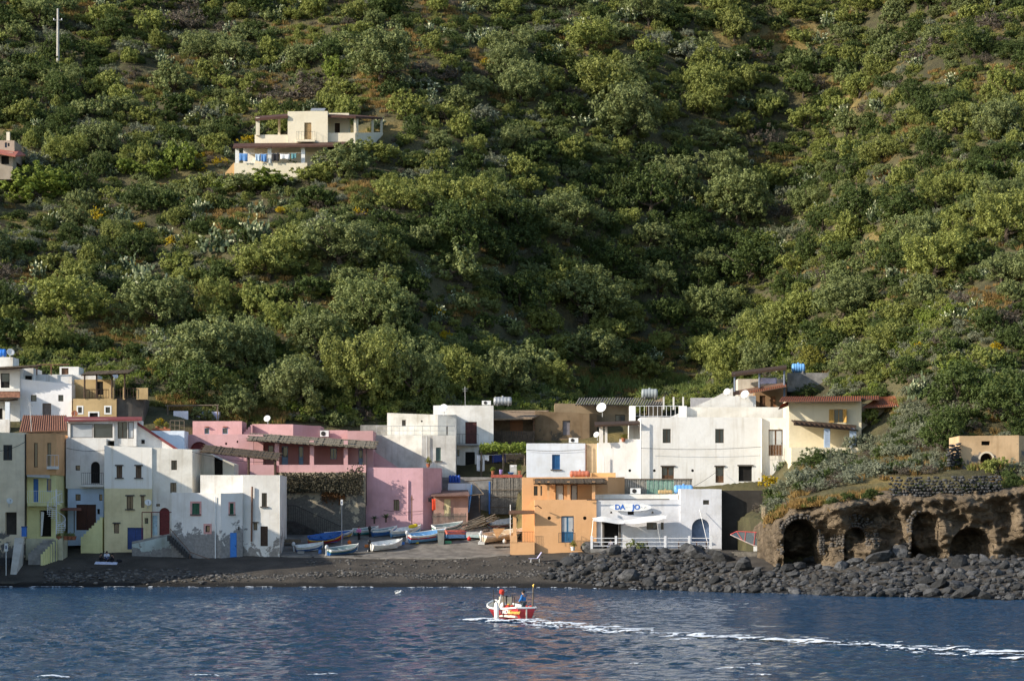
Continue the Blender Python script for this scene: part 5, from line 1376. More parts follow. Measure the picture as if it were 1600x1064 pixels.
t = thing('bin', 'small blue crate on the white landing at lower left', 'crate', P(37, 840, 297)); MB().pbox(33.5, 41, 823, 838, 297, .5).build('bin_body', plain('bright_blue_plastic', (.03, .17, .58)), t); MB().pbox(33, 41.5, 822, 823.5, 296.95, .6).build('rim', BLUE_D, t)

# ------------------------------------------------------------------ boats
def boat(label, px, py, ang, L, B, H, hull, stripe, top, inner, motor=None, flip=False, roll=0.0, pitch=0.0, loc=None, stern=.82, lift=.05, name='boat', thw=3, sheer=.35, group='boats drawn up on the shore'):
    if loc is None:
        x, y, z = hit_b(px, py); loc = V(x, y, z + lift)
    t = thing(name, label, 'boat', loc, group); t.rotation_euler = (roll, pitch, rad(ang))
    n = 16; sec = []
    for i in range(n + 1):
        f = i / n
        b = B / 2 * (stern + (1 - stern) * math.sin(min(1, f / .45) * math.pi / 2)) * (max(0, 1 - ((f - .45) / .55) ** 2.3) if f > .45 else 1)
        g = H * (1 + sheer * (f - .35) ** 2 * 2.2); k = H * (.02 + (.55 * ((f - .7) / .3) ** 2 if f > .7 else 0))
        sec.append(((f - .5) * L, max(b, .015), k, g))
    def ring(i, s, ins=0.0):
        x, b, k, g = sec[i]; return (x, max(.01, (b - ins) * (s ** .55)), k + (g - k) * s ** 1.25)
    def strip(mb, s0, s1, k, out=0.0):
        for sd in (1, -1):
            base = len(mb.v)
            for i in range(n + 1):
                for j in range(k + 1):
                    x, b, z = ring(i, s0 + (s1 - s0) * j / k); mb.v.append((x, (b + out) * sd, z))
            for i in range(n):
                for j in range(k):
                    a = base + i * (k + 1) + j; q = (a, a + k + 1, a + k + 2, a + 1); mb.f.append(q[::-1] if sd > 0 else q)
        return mb
    def face(mb, i, s0, s1):
        ss = [s0 + (s1 - s0) * j / 6 for j in range(7)]
        l = [ring(i, s) for s in ss]; mb.add([(x, b, z) for x, b, z in l] + [(x, -b, z) for x, b, z in l[::-1]], [tuple(range(14))[::-1]])
    fz = -1 if flip else 1
    parts = []
    for nm, s0, s1, m in (('hull', .0, .62, hull), ('stripe', .62, .8, stripe), ('topstrake', .8, 1.0, top)):
        mb = strip(MB(), max(s0, .001), s1, 5 if s0 == 0 else 2); face(mb, 0, max(s0, .001), s1); parts.append((nm, mb, m, True))
    rim = MB()
    for sd in (1, -1):
        pts = [(sec[i][0], (sec[i][1] + .015) * sd, sec[i][3] + .01) for i in range(n + 1)]
        rim.tube(pts, .045, 5)
    rim.tube([(sec[0][0], -sec[0][1], sec[0][3]), (sec[0][0], sec[0][1], sec[0][3])], .045, 5)
    parts.append(('gunwale', rim, top, False))
    ins = MB()
    for sd in (1, -1):
        base = len(ins.v)
        for i in range(n + 1):
            for s_ in (.12, .5, .995): x, b, z = ring(i, s_, .05); ins.v.append((x + (.05 if i == 0 else 0), b * sd, max(z, H * .25) if s_ < .3 else z))
        for i in range(n):
            for j in range(2): a = base + i * 3 + j; q = (a, a + 1, a + 4, a + 3); ins.f.append(q[::-1] if sd > 0 else q)
    ins.box(-L * .46, L * .3, -B * .26, B * .26, H * .24, H * .3); face(ins, 1, .2, .98)
    parts.append(('interior', ins, inner, False))
    for k in range(thw):
        f = .22 + k * .24; i = int(f * n); parts.append(('thwart', MB().box(sec[i][0] - .11, sec[i][0] + .11, -sec[i][1] * .93, sec[i][1] * .93, H * .74, H * .79), inner, False))
    parts.append(('stem', MB().tube([(L * .47, 0, H * .35), (L * .505, 0, sec[-1][3] * .8), (L * .51, 0, sec[-1][3] + .12)], .045, 5), top, False))
    for nm, mb, m, sm in parts:
        if flip: mb.v = [(v[0], -v[1], H * 1.25 - v[2]) for v in mb.v]
        local(mb, nm, m, t, sm)
    if motor is not None:
        mo = local(MB().blob((-L * .5 - .22, 0, H + .32), .2, .16, .26, 3, .08, 6), 'outboard_motor', motor, t, True)
        local(MB().frame((-L * .5 - .30, -.05, H - .55), (.14, 0, 0), (0, .1, 0), (0, 0, .75)).frame((-L * .5 - .42, -.03, H - .72), (.34, 0, 0), (0, .06, 0), (0, 0, .16)), 'motor_leg', motor, mo)
        local(MB().lathe((-L * .5 - .45, 0, H - .64), [(.02, 0), (.12, .03), (.02, .06)], 8, (1, 0, 0)), 'propeller', GALV, mo)
        local(MB().tube([(-L * .5 - .1, 0, H + .35), (-L * .5 + .35, .1, H + .42)], .02, 5), 'tiller', IRON, mo)
    return t
BW_ = plain('boat_white', (.76, .76, .73), .4, .12); BB = plain('boat_blue', (.03, .12, .36), .45, .2); BBR = plain('boat_bright_blue', (.02, .13, .52), .45, .15); BR_ = plain('boat_red', (.40, .03, .03), .45, .2)
BYE = plain('boat_yellow', (.62, .42, .08), .5, .15); BLB = plain('boat_light_blue', (.16, .36, .60), .45, .15); BGR = plain('boat_green', (.05, .16, .13), .5, .2); BCR = plain('boat_cream', (.62, .52, .38), .55, .2); BTE = plain('boat_teal_grey', (.22, .28, .28), .6, .2)
MOT_B, MOT_W = plain('motor_black', (.015, .015, .018), .35), plain('motor_white', (.60, .62, .64), .4)
boat('bright blue flat dinghy beside the white corner house', 412, 866, 14, 3.2, 1.2, .45, BBR, BBR, BBR, BBR, lift=.12, roll=.05, pitch=-.10)
boat('white rowing boat with blue bottom beside the stone stair base', 484, 862, 12, 2.9, 1.3, .62, BB, BW_, BW_, BW_, MOT_W, roll=.22, pitch=-.10)
boat('red boat with yellow stripe and blue rim under the iron railing', 509, 850, 22, 3.9, 1.7, .85, BR_, BYE, BBR, BB, roll=.30, pitch=-.10, thw=3, stern=.4)
boat('green and white striped boat with grey outboard nearest the sea', 536, 867, 34, 3.6, 1.5, .7, BB, BGR, BW_, BTE, MOT_W, roll=.22, pitch=-.10)
boat('all-white dinghy with black outboard motor', 604, 859, 28, 3.6, 1.6, .72, BW_, BW_, BW_, BW_, MOT_B, roll=.24, pitch=-.10)
boat('small white and navy boat below the pink wall', 601, 838, 18, 2.8, 1.3, .7, BB, BB, BW_, BTE, MOT_B, roll=.15, pitch=-.10)
boat('white boat holding a yellow float', 634, 838, 22, 3.4, 1.5, .75, BLB, BW_, BW_, BW_, None, roll=.2, pitch=-.10)
boat('blue boat with red stripe and white outboard beside the grey bin', 668, 847, 22, 4.2, 1.8, .9, BLB, BR_, BW_, BLB, MOT_W, roll=.22, pitch=-.10)
boat('upturned boat with red bottom and blue sides', 714, 842, 40, 3.4, 1.6, .75, plain('faded_red_hull', (.50, .13, .09), .6, .2), BLB, BLB, BB, flip=True, roll=.1)
boat('cream wooden boat with outboard left of the orange porch', 780, 846, 36, 4.4, 1.8, .85, BCR, BCR, BW_, BCR, MOT_W, roll=.22, pitch=-.10)
boat('red and white boat behind the cream boat', 793, 826, 28, 4.6, 1.8, .8, BW_, BR_, BW_, BW_, None, roll=.25, pitch=-.10)
boat('small white tender at the orange porch', 812, 838, 60, 2.6, 1.2, .6, BLB, BW_, BW_, BW_, None, roll=.1, pitch=-.10)
boat('small turquoise rowing boat close to the retaining wall', 572, 836, 16, 2.7, 1.2, .6, plain('boat_turquoise', (.05, .30, .34), .5, .2), BW_, BW_, BTE, None, roll=.2, pitch=-.08)
boat('white boat with green stripe behind the blue red-striped boat', 700, 832, 24, 3.4, 1.5, .75, BW_, BGR, BW_, BTE, None, roll=.22, pitch=-.1)
boat('upturned grey dinghy beside the heap of poles', 737, 842, 150, 2.6, 1.3, .6, plain('boat_grey', (.25, .25, .24), .6, .25), BTE, BTE, BTE, flip=True)
boat('narrow yellow and blue boat at the foot of the stone stair', 530, 842, 20, 3.0, 1.2, .6, BYE, BLB, BW_, BB, None, roll=.25, pitch=-.08)
x, y, z = hit_b(636, 838)
single('float', MB().lathe(V(x + .15, y, z + 1.0), [(.03, 0), (.17, .08), (.2, .3), (.2, .75), (.16, .98), (.03, 1.05)], 12, (1, .25, .22)), plain('yellow_plastic', (.75, .55, .02), .4, .08), 'yellow float lying in the white boat', 'float', None, True)
# heap of poles and nets
x, y, z = hit_b(747, 836); rr = random.Random(4)
for i in range(22):
    a = rad(rr.uniform(18, 42)); L = rr.uniform(2.2, 3.8); q = V(x - 1.9 + rr.uniform(0, 1.0), y + rr.uniform(-.4, 1.4), z + .5 + rr.uniform(0, .75))
    e = q + V(math.cos(a) * L, rr.uniform(-.4, .6), math.sin(a) * L * .55)
    single('pole', MB().tube([q, e], rr.uniform(.035, .07), 6), plain('driftwood_pole', (.22, .19, .15), .9, .35, 4, rnd=.5), 'weathered pole in the heap beside the upturned boat', 'pole', 'heap of weathered poles')
nets = MB()
for i in range(9): nets.blob((x + rr.uniform(-1.5, 2.4), y + rr.uniform(-.6, 1), z + rr.uniform(.15, .5)), rr.uniform(.3, .6), rr.uniform(.3, .5), rr.uniform(.2, .4), i, .6, 6)
o = single('net_heap', nets, plain('net_brown', (.12, .10, .085), .95, .5, 7, bump=1), 'tangled brown nets and junk under the heap of poles', 'nets'); o['kind'] = 'stuff'
o = single('canvas', MB().add([P(770, 826, 305.9), P(789, 825, 305.6), P(776, 841, 305.2), P(770, 826, 306), P(789, 825, 305.7), P(776, 841, 305.3)], [(0, 2, 1), (3, 4, 5), (0, 1, 4, 3), (1, 2, 5, 4), (2, 0, 3, 5)]), plain('brown_canvas', (.33, .18, .08), .9, .2), 'brown triangular canvas on the cream boat', 'canvas')
single('mast', MB().tube([P(797.5, 788, 303), P(797.5, 840, 303)], .05, 6), WHITE_P, 'slim white mast at the orange porch', 'mast')
for lab, px, py, w, l, rot in (('wooden pallet lying by the green striped boat', 556, 866, 1.0, 1.9, 30), ('pale wooden pallet in front of the orange porch', 785, 855, 1.3, 1.9, 8)):
    x, y, z = hit_b(px, py); t = thing('pallet', lab, 'pallet', (x, y, z + .03), None, rad(rot))
    for k in range(6): local(MB().box(-l / 2, l / 2, -w / 2 + k * w / 6, -w / 2 + k * w / 6 + w / 8, .08, .11), 'board', WOOD_G, t)
    for k in (-.45, 0, .45): local(MB().box(l * k - .05, l * k + .05, -w / 2, w / 2, 0, .08), 'bearer', WOOD_G, t)
x, y, z = hit_b(455, 858); t = thing('bench', 'old wooden bench against the lava stone stair', 'bench', (x, y + 1.2, z + .1))
for nm, b in (('seat', (-.9, .9, -.2, .25, .42, .47)), ('backrest', (-.9, .9, .22, .27, .55, .95)), ('leg', (-.85, -.78, -.18, .24, 0, .42)), ('leg', (.78, .85, -.18, .24, 0, .42))): local(MB().box(*b), nm, WOOD_G, t)
# sun lounger
x, y, z = hit_b(838, 878); t = thing('sun_lounger', 'pale lilac sun lounger on the black sand before the orange house', 'sun lounger', (x, y, z), None, rad(8))
LIL = plain('lilac_canvas', (.52, .50, .72), .8, .1)
local(MB().frame((-.75, -.3, .34), (.85, 0, .02), (0, .6, 0), (0, 0, .04)), 'seat', LIL, t); local(MB().frame((.1, -.3, .36), (.45, 0, .62), (0, .6, 0), (-.03, 0, .03)), 'backrest', LIL, t)
for sx in (-.6, .25):
    for sy in (-.28, .28): local(MB().tube([(sx, sy, -.05), (sx + .05, sy, .36)], .02, 5), 'leg', WHITE_P, t)
# windsurf sail and bundle of canes on the masonry block
t = House('masonry_block', 'rough lava masonry block at the shore carrying the sail', 'wall', 1180, 885, 285)
t.block([(1147, 287.5), (1206, 285)], 3, [862, 862], 890, plain('lava_block', (.11, .10, .085), .95, .45, 3, bump=1), below=1.5)
for i in range(5): t.part('step', MB().box(X(1118 + i * 3, 288), X(1149, 288), 287.6 - i * .35, 288.4, 1.5, Z(864 + i * 3.4, 288)), plain('lava_step', (.05, .048, .045), .95, .4, 3))
t = thing('windsurf_sail', 'windsurf sail with red battens and clear panels propped on its side', 'sail', P(1180, 862, 287))
out = [(1141, 835), (1151, 830), (1165, 830.5), (1180, 831.5), (1206, 834), (1214, 844), (1220, 860.5), (1202, 857), (1178, 852), (1160, 844)]
pts = [P(a, b, 287.8 + (b - 830) * -.03) for a, b in out]
fm = _new('clear_sail_film'); fm[4].inputs['Base Color'].default_value = (.12, .16, .20, 1); fm[4].inputs['Roughness'].default_value = .25; fm[4].inputs['Alpha'].default_value = .62
MB().add(pts, [tuple(range(len(pts)))[::-1]]).build('film', fm[0], t)
REDT = plain('red_tape', (.68, .10, .09), .5, .1)
MB().tube(pts[:6], .05, 5).build('luff_tape', REDT, t)
MB().tube([pts[6], pts[7], pts[8], pts[9], pts[0]], .055, 5).build('mast_sleeve', plain('mast_sleeve', (.55, .45, .42)), t)
for a, b in ((1, 9), (2, 8.8), (3, 8), (5, 7.4), (5, 7), (4, 7.5)):
    q = pts[int(b)].lerp(pts[(int(b) + 1) % 10], b - int(b)); MB().tube([pts[a] - V(0, .03, 0), q - V(0, .03, 0)], .03, 4).build('batten', REDT, t)
t = thing('cane_bundle', 'upright bundle of pale canes standing before the sail', 'cane bundle', P(1195, 862, 286))
rr = random.Random(2)
for i in range(12):
    dx = (i - 5.5) * 1.05; Yq = 286.1 + rr.uniform(-.15, .15)
    MB().tube([P(1195 + dx, 862, Yq), P(1195 + dx * .8 + rr.uniform(-.5, .5), 824, Yq), P(1195 + dx * .75 + rr.uniform(-1.5, 1), 790 + rr.uniform(-3, 14), Yq)], .045, 5, .025).build('cane', plain('pale_cane', (.50, .40, .27), .85, .3, 4, rnd=.4), t)
single('box', MB().pbox(1178, 1187, 853.5, 861, 286.2, .4), WHITE_P, 'white box under the windsurf sail', 'box')

# ------------------------------------------------------------------ restaurant sign and lettering
def text(body, size, loc, mat, name, parent, rot=(rad(90), 0, 0), bold=0.0, shear=0.0):
    c = bpy.data.curves.new(name, 'FONT'); c.body = body; c.size = size; c.extrude = .01; c.align_x = 'CENTER'; c.align_y = 'CENTER'; c.offset = bold; c.shear = shear
    c.materials.append(mat)
    tmp = bpy.data.objects.new(name, c); COL.objects.link(tmp)
    me = bpy.data.meshes.new_from_object(tmp.evaluated_get(bpy.context.evaluated_depsgraph_get())); bpy.data.objects.remove(tmp)
    me.name = name
    if not me.materials: me.materials.append(mat)
    o = bpy.data.objects.new(name, me); COL.objects.link(o); o.parent = parent
    o.location = Vector(loc) - root_of(parent) if parent else loc; o.rotation_euler = rot
    return o
t = thing('restaurant_sign', 'long oval white sign reading DA JO in blue', 'sign', P(985, 798, 299.9))
c = P(985.5, 792.3, 299.95); a, b = M(33, 300), M(6.2, 300)
MB().add([c + V(math.cos(i * math.pi / 20) * a, o, math.sin(i * math.pi / 20) * b) for o in (0, .08) for i in range(40)], [tuple(range(40)), tuple(range(40, 80))[::-1]] + [((i + 1) % 40, i, 40 + i, 40 + (i + 1) % 40) for i in range(40)]).build('board', WHITE_P, t)
mbr = MB().tube([c + V(math.cos(i * math.pi / 20) * a, .01, math.sin(i * math.pi / 20) * b) for i in range(41)], .02, 4); mbr.build('rim', plain('edge_shadow_blue', (.55, .62, .72)), t)  # added rim: edge shadow of the white board put in as grey-blue
text('DA', .74, c + V(M(-17, 300), -.02, 0), BBR, 'lettering', t, bold=.018); text('JO', .74, c + V(M(8.5, 300), -.02, 0), BBR, 'lettering', t, bold=.018)
MB().frame(c + V(M(-8, 300), -.015, -.03), V(M(9, 300), 0, 0), V(0, .01, 0), V(0, 0, .05)).build('dash', plain('pale_grey_dash', (.6, .62, .64)), t)
for dx in (-23.5, 16.5, 22): MB().tube([c + V(M(dx - 1.6, 300), -.012, -.1), c + V(M(dx, 300), -.012, .08), c + V(M(dx + 1.6, 300), -.012, -.06)], .025, 4).build('drawing', plain('pale_grey_dash', (.6, .62, .64)), t)
for i, px in enumerate((955, 1019.5)): single('lamp', MB().lathe(P(px, 800.5, 300.0), [(.03, .12), (.09, .1), (.12, -.1), (.1, -.1)], 10), IRON, ['small dark wall lamp left of the square vent on the restaurant', 'small dark wall lamp right of the square vent on the restaurant'][i], 'lamp')
# restaurant tables
for i, (px, Yt) in enumerate(((972, 298.8), (1004, 298.6), (1068, 298.6), (1096, 298.7))):
    z = Z(857, 297.3); t = thing('table', ['wooden table by the restaurant door', 'wooden table behind the deck shrub', 'wooden table at the middle of the restaurant deck', 'wooden table in front of the arched doorway'][i], 'table', V(X(px, Yt), Yt, z), 'restaurant tables')
    local(MB().box(-.6, .6, -.4, .4, .7, .75), 'tabletop', WOOD_B, t)
    for sx in (-.5, .5):
        for sy in (-.32, .32): local(MB().box(sx - .03, sx + .03, sy - .03, sy + .03, 0, .7), 'leg', WOOD_B, t)

# ------------------------------------------------------------------ people
def skin_mesh(name, joints, bones, mat, parent, sub=1):
    keys = list(joints); me = bpy.data.meshes.new(name)
    me.from_pydata([joints[k][0] for k in keys], [(keys.index(a), keys.index(b)) for a, b in bones], [])
    o = bpy.data.objects.new(name, me); COL.objects.link(o); o.parent = parent; me.materials.append(mat)
    md = o.modifiers.new('skin', 'SKIN'); md.use_smooth_shade = True
    for i, k in enumerate(keys):
        r = joints[k][1]; sv = me.skin_vertices[0].data[i]; sv.radius = (r, r) if not isinstance(r, tuple) else r; sv.use_root = (i == 0)
    s = o.modifiers.new('sub', 'SUBSURF'); s.levels = sub; s.render_levels = sub
    return o
SKIN = plain('skin', (.42, .24, .16), .6, .1); HAIR = plain('dark_hair', (.012, .010, .009), .6)
def person(label, loc, rz, pose, top, bottom, scale=1.0):
    t = thing('person', label, 'person', loc, None, rz); t.scale = (scale,) * 3
    if pose == 'stand':
        J = dict(pelvis=((0, 0, .95), .13), chest=((.02, 0, 1.30), .14), neck=((.03, 0, 1.49), .055), head=((.06, 0, 1.62), .10), crown=((.05, 0, 1.72), .07))
        J.update(hl=((0, .09, .90), .09), kl=((.06, .10, .50), .06), al=((.0, .10, .09), .04), tl=((.15, .11, .04), .035), hr=((0, -.09, .90), .09), kr=((.0, -.10, .50), .06), ar=((-.08, -.10, .09), .04), tr=((.07, -.11, .04), .035))
        J.update(sl=((.02, .19, 1.40), .07), el=((.08, .27, 1.14), .045), wl=((.25, .24, .98), .032), hndl=((.33, .22, .95), .035), sr=((.02, -.19, 1.40), .07), er=((.05, -.27, 1.14), .045), wr=((.22, -.24, 1.0), .032), hndr=((.30, -.23, .98), .035))
    else:
        J = dict(pelvis=((0, 0, .14), .14), chest=((-.02, 0, .50), .14), neck=((.04, 0, .68), .055), head=((.09, 0, .80), .10), crown=((.08, 0, .90), .07))
        J.update(hl=((.05, .10, .13), .09), kl=((.38, .16, .38), .06), al=((.55, .14, .07), .04), tl=((.68, .15, .04), .035), hr=((.05, -.10, .13), .09), kr=((.38, -.16, .38), .06), ar=((.55, -.14, .07), .04), tr=((.68, -.15, .04), .035))
        J.update(sl=((.0, .19, .60), .07), el=((.14, .25, .40), .045), wl=((.34, .18, .40), .032), hndl=((.42, .16, .38), .035), sr=((.0, -.19, .60), .07), er=((.14, -.25, .40), .045), wr=((.34, -.18, .40), .032), hndr=((.42, -.16, .38), .035))
    B = [('pelvis', 'chest'), ('chest', 'neck'), ('neck', 'head'), ('head', 'crown'), ('chest', 'sl'), ('sl', 'el'), ('el', 'wl'), ('wl', 'hndl'), ('chest', 'sr'), ('sr', 'er'), ('er', 'wr'), ('wr', 'hndr'), ('pelvis', 'hl'), ('hl', 'kl'), ('kl', 'al'), ('al', 'tl'), ('pelvis', 'hr'), ('hr', 'kr'), ('kr', 'ar'), ('ar', 'tr')]
    body = skin_mesh('body', J, B, SKIN, t)
    for sd in ('l', 'r'):   # fingers and thumb
        p = Vector(J['hnd' + sd][0]); fw = (p - Vector(J['w' + sd][0])).normalized(); side = Vector((0, 1 if sd == 'l' else -1, 0))
        fm = MB()
        for k, ln in enumerate((.065, .075, .07, .055)):
            q = p + side * (k - 1.5) * .019 + fw * .02; fm.tube([q, q + fw * ln * .6, q + fw * ln + V(0, 0, -.025)], .010, 5, .007)
        fm.tube([p - side * .03, p - side * .05 + fw * .03, p - side * .05 + fw * .06], .011, 5, .008)
        local(fm, 'fingers', SKIN, body)
    hd = Vector(J['head'][0])
    fc = MB().blob(hd + V(.095, 0, 0), .022, .014, .026, 1, 0, 4); [fc.blob(hd + V(.0, s_ * .10, .0), .02, .012, .03, 1, 0, 4) for s_ in (1, -1)]
    local(fc, 'face', SKIN, body); local(MB().blob(hd + V(.088, .035, .03), .012, .014, .01, 1, 0, 4).blob(hd + V(.088, -.035, .03), .012, .014, .01, 1, 0, 4).blob(hd + V(.09, 0, -.05), .01, .025, .007, 1, 0, 4), 'eyes_and_mouth', HAIR, body)
    local(MB().blob(hd + V(-.02, 0, .055), .125, .115, .105, 5, .12, 8), 'hair', HAIR, body, True)
    g = lambda ks, add: {k: (J[k][0], J[k][1] + add) for k in ks}
    skin_mesh('jacket', g(('chest', 'pelvis', 'sl', 'el', 'wl', 'sr', 'er', 'wr'), .03), [('pelvis', 'chest'), ('chest', 'sl'), ('sl', 'el'), ('el', 'wl'), ('chest', 'sr'), ('sr', 'er'), ('er', 'wr')], top, body)
    skin_mesh('trousers', g(('pelvis', 'hl', 'kl', 'al', 'hr', 'kr', 'ar'), .025), [('pelvis', 'hl'), ('hl', 'kl'), ('kl', 'al'), ('pelvis', 'hr'), ('hr', 'kr'), ('kr', 'ar')], bottom, body)
    return t
CB = plain('jacket_blue', (.03, .17, .45), .8, .15); CK = plain('black_cloth', (.012, .012, .015), .85); CP = plain('pink_shirt', (.55, .18, .36), .85, .1); CG = plain('slate_trousers', (.05, .07, .09), .85); CJ = plain('jeans', (.06, .10, .2), .85)
x, y, z = hit_b(561, 845); person('person in pink top and dark trousers walking by the retaining wall', (x, y, z), rad(250), 'stand', CP, CK, .9)
for lab, px, py, rz, a, b in (('person in black sitting at the left of the beach towel', 157, 878, 10, CK, CK), ('person in dark clothes sitting at the right of the beach towel', 176, 879, 170, CK, CK), ('person with jeans sitting behind the beach towel', 167, 875, 270, plain('white_top', (.6, .6, .66)), CJ)):
    x, y, z = hit_b(px, py); person(lab, (x, y, z), rad(rz), 'sit', a, b)
x, y, z = hit_b(166, 880.5); o = single('towel', MB().slab([V(x + dx, y + dy, float(beach_z(x + dx, y + dy)) + .07) for dx, dy in ((-1.15, -.5), (1.15, -.5), (1.15, .5), (-1.15, .5))], .05), plain('white_blue_towel', (.62, .64, .78), .9, .2, 3), 'pale towel spread on the black sand under the seated people', 'towel')
x, y, z = hit_b(186, 879); single('bag', MB().blob((x, y, z + .15), .3, .22, .2, 2, .3), CK, 'black bag beside the seated people on the beach', 'bag', None, True)
person('person in grey standing in the restaurant doorway', V(X(955, 298.4), 298.4, Z(857, 297.3)), rad(240), 'sit', plain('grey_top', (.25, .25, .3)), CJ)
# gull over the water
c = P(622, 926, 262)
t = thing('seagull', 'white seagull low over the water in front of the beach', 'seagull', c)
g = MB()
rings = [(-.28, .015, 0), (-.2, .05, .0), (-.08, .075, .0), (.05, .075, .01), (.13, .045, .03), (.18, .05, .05), (.23, .035, .05), (.28, .01, .045)]
b0 = len(g.v)
for x_, r_, z_ in rings:
    for j in range(8): g.v.append((c.x + x_, c.y + math.cos(j * .785) * r_, c.z + z_ + math.sin(j * .785) * r_))
for i in range(len(rings) - 1):
    for j in range(8): g.f.append((b0 + i * 8 + j, b0 + i * 8 + (j + 1) % 8, b0 + (i + 1) * 8 + (j + 1) % 8, b0 + (i + 1) * 8 + j))
g.build('body', WHITE_P, t, True)
for sd in (1, -1):
    g = MB(); pr = [(0, .05, .0), (.22, .22, .20), (.15, .5, .16), (.0, .68, .06)]
    b0 = len(g.v)
    for k, (dx, dy, dz) in enumerate(pr):
        w = (.16, .15, .1, .02)[k]
        q = V(c.x + .05 + dx * .3, c.y + dy * sd * .5, c.z + .03 + dz); s2 = V(dy * .6 * sd, 0, 0)
        g.v += [tuple(q + s2 + V(w * .5, 0, 0)), tuple(q + s2 - V(w * .5, 0, 0)), tuple(q + s2 + V(0, 0, .02))]
    for k in range(3): a = b0 + k * 3; g.f += [(a, a + 3, a + 4, a + 1), (a, a + 2, a + 5, a + 3), (a + 2, a + 1, a + 4, a + 5)]
    g.build('wing', WHITE_P, t)

# ------------------------------------------------------------------ fishing boat under way
YB = 194.0
bl = P(797, 964, YB); bl = V(bl.x, YB, -.28)
fb = boat('red fishing boat with white deck under way off the beach', 0, 0, 109, 6.6, 2.75, .95, BR_, BR_, plain('boat_red_top', (.50, .04, .05), .4, .15), plain('cream_deck', (.74, .70, .58), .6, .1), loc=bl, stern=.45, thw=0, sheer=.5, name='fishing_boat', group='boats at sea')
CRD = plain('cream_deck', (.74, .70, .58), .6, .1)
def fbm(v): a = rad(109); return V(bl.x + v[0] * math.cos(a) - v[1] * math.sin(a), bl.y + v[0] * math.sin(a) + v[1] * math.cos(a), bl.z + v[2])
deck = MB()
for k in range(9):
    x0, x1 = -3.0 + k * .62, -2.38 + k * .62
    w = lambda xx: 1.02 * (1 if xx < -.2 else max(.1, 1 - ((xx + .2) / 3.4) ** 2)) * (.62 + .38 * min(1, (xx + 3.2) / 1.5))
    zz = .55 + (.0 if k < 4 else .22)
    deck.add([(x0, -w(x0), zz), (x1, -w(x1), zz + .03), (x1, w(x1), zz + .03), (x0, w(x0), zz), (x0, -w(x0), zz - .12), (x1, -w(x1), zz - .1), (x1, w(x1), zz - .1), (x0, w(x0), zz - .12)], [(0, 1, 2, 3), (0, 3, 7, 4), (4, 5, 1, 0), (3, 2, 6, 7)])
local(deck, 'deck', CRD, fb)
cab = local(MB().frame((.35, -.45, .6), (1.1, 0, 0), (0, .9, 0), (0, 0, .55)).frame((.3, -.5, 1.15), (1.2, 0, 0), (0, 1.0, 0), (0, 0, .06)), 'engine_box', CRD, fb)
local(MB().frame((.345, -.25, .75), (.01, 0, 0), (0, .5, 0), (0, 0, .25)), 'hatch', IRON, cab)
local(MB().frame((.2, .25, .6), (.15, 0, 0), (0, .42, 0), (0, 0, 1.15)), 'board_upright', BCR, fb); local(MB().frame((.25, -.2, .6), (.12, 0, 0), (0, .34, 0), (0, 0, 1.1)), 'board_upright', BCR, fb)
local(MB().frame((.28, .05, .9), (.1, 0, 0), (0, .2, 0), (0, 0, .9)), 'winch', IRON, fb)
for nm, a, b, m in (('post', (-1.7, .98, .7), (-1.6, 1.05, 2.2), WOOD_G), ('post', (-2.0, -.88, .7), (-2.0, -.95, 2.4), WOOD_G), ('rod', (-1.0, 1.2, .8), (-1.1, .95, 2.2), GALV), ('rod', (-.6, .1, .6), (-.6, .05, 1.9), IRON), ('rod', (-.6, -.15, .6), (-.6, -.1, 1.75), IRON), ('rod', (2.1, .4, .9), (2.1, .5, 2.2), IRON), ('cross_rod', (-1.6, 1.05, 2.1), (-.8, .5, 2.2), GALV), ('cross_rod', (-2.0, -.5, 2.1), (-2.0, -1.0, 2.1), GALV)):
    local(MB().tube([a, b], .055 if m is WOOD_G else .03, 6), nm, m, fb)
local(MB().add([(-2.0, -.95, 2.4), (-2.0, -1.01, 2.65), (-1.85, -.93, 2.55), (-1.99, -.95, 2.4), (-1.99, -1.01, 2.65), (-1.84, -.93, 2.55)], [(0, 1, 2), (3, 5, 4), (0, 3, 4, 1), (1, 4, 5, 2)]), 'pennant', BYE, fb)
local(MB().frame((-3.36, -.04, -.05), (.14, 0, 0), (0, .08, 0), (0, 0, 1.05)), 'rudder', CRD, fb)
g1 = MB()
for sd in (1, -1):
    ptsg = []
    for i in range(17):
        f = i / 16; b = 2.75 / 2 * (.45 + .55 * math.sin(min(1, f / .45) * math.pi / 2)) * (max(0, 1 - ((f - .45) / .55) ** 2.3) if f > .45 else 1)
        ptsg.append(((f - .5) * 6.6, (b + .03) * sd, .95 * (1 + .5 * (f - .35) ** 2 * 2.2) + .03))
    g1.tube(ptsg, .07, 5)
g1.tube([(-3.3, -.62, 1.08), (-3.32, 0, 1.08), (-3.3, .62, 1.08)], .07, 5)
local(g1, 'rubbing_strake', BW_, fb)
fe = thing('fender', 'long white fender hanging at the port side of the fishing boat', 'fender', fbm((-1.6, 1.45, .1)))
q0, q1 = fbm((-1.7, 1.5, .05)), fbm((-1.5, 1.5, 1.45)); dv = (q1 - q0)
MB().lathe(q0, [(.02, 0), (.1, .05), (.16, .25), (.17, 1.0), (.13, 1.3), (.03, 1.42)], 12, dv).build('fender_body', WHITE_P, fe, True); MB().tube([q1 - dv * .04, fbm((-1.5, 1.3, 1.75))], .02, 4).build('rope', IRON, fe)
rn = plain('red_net', (.55, .05, .03), .85, .3, 8, bump=.6)
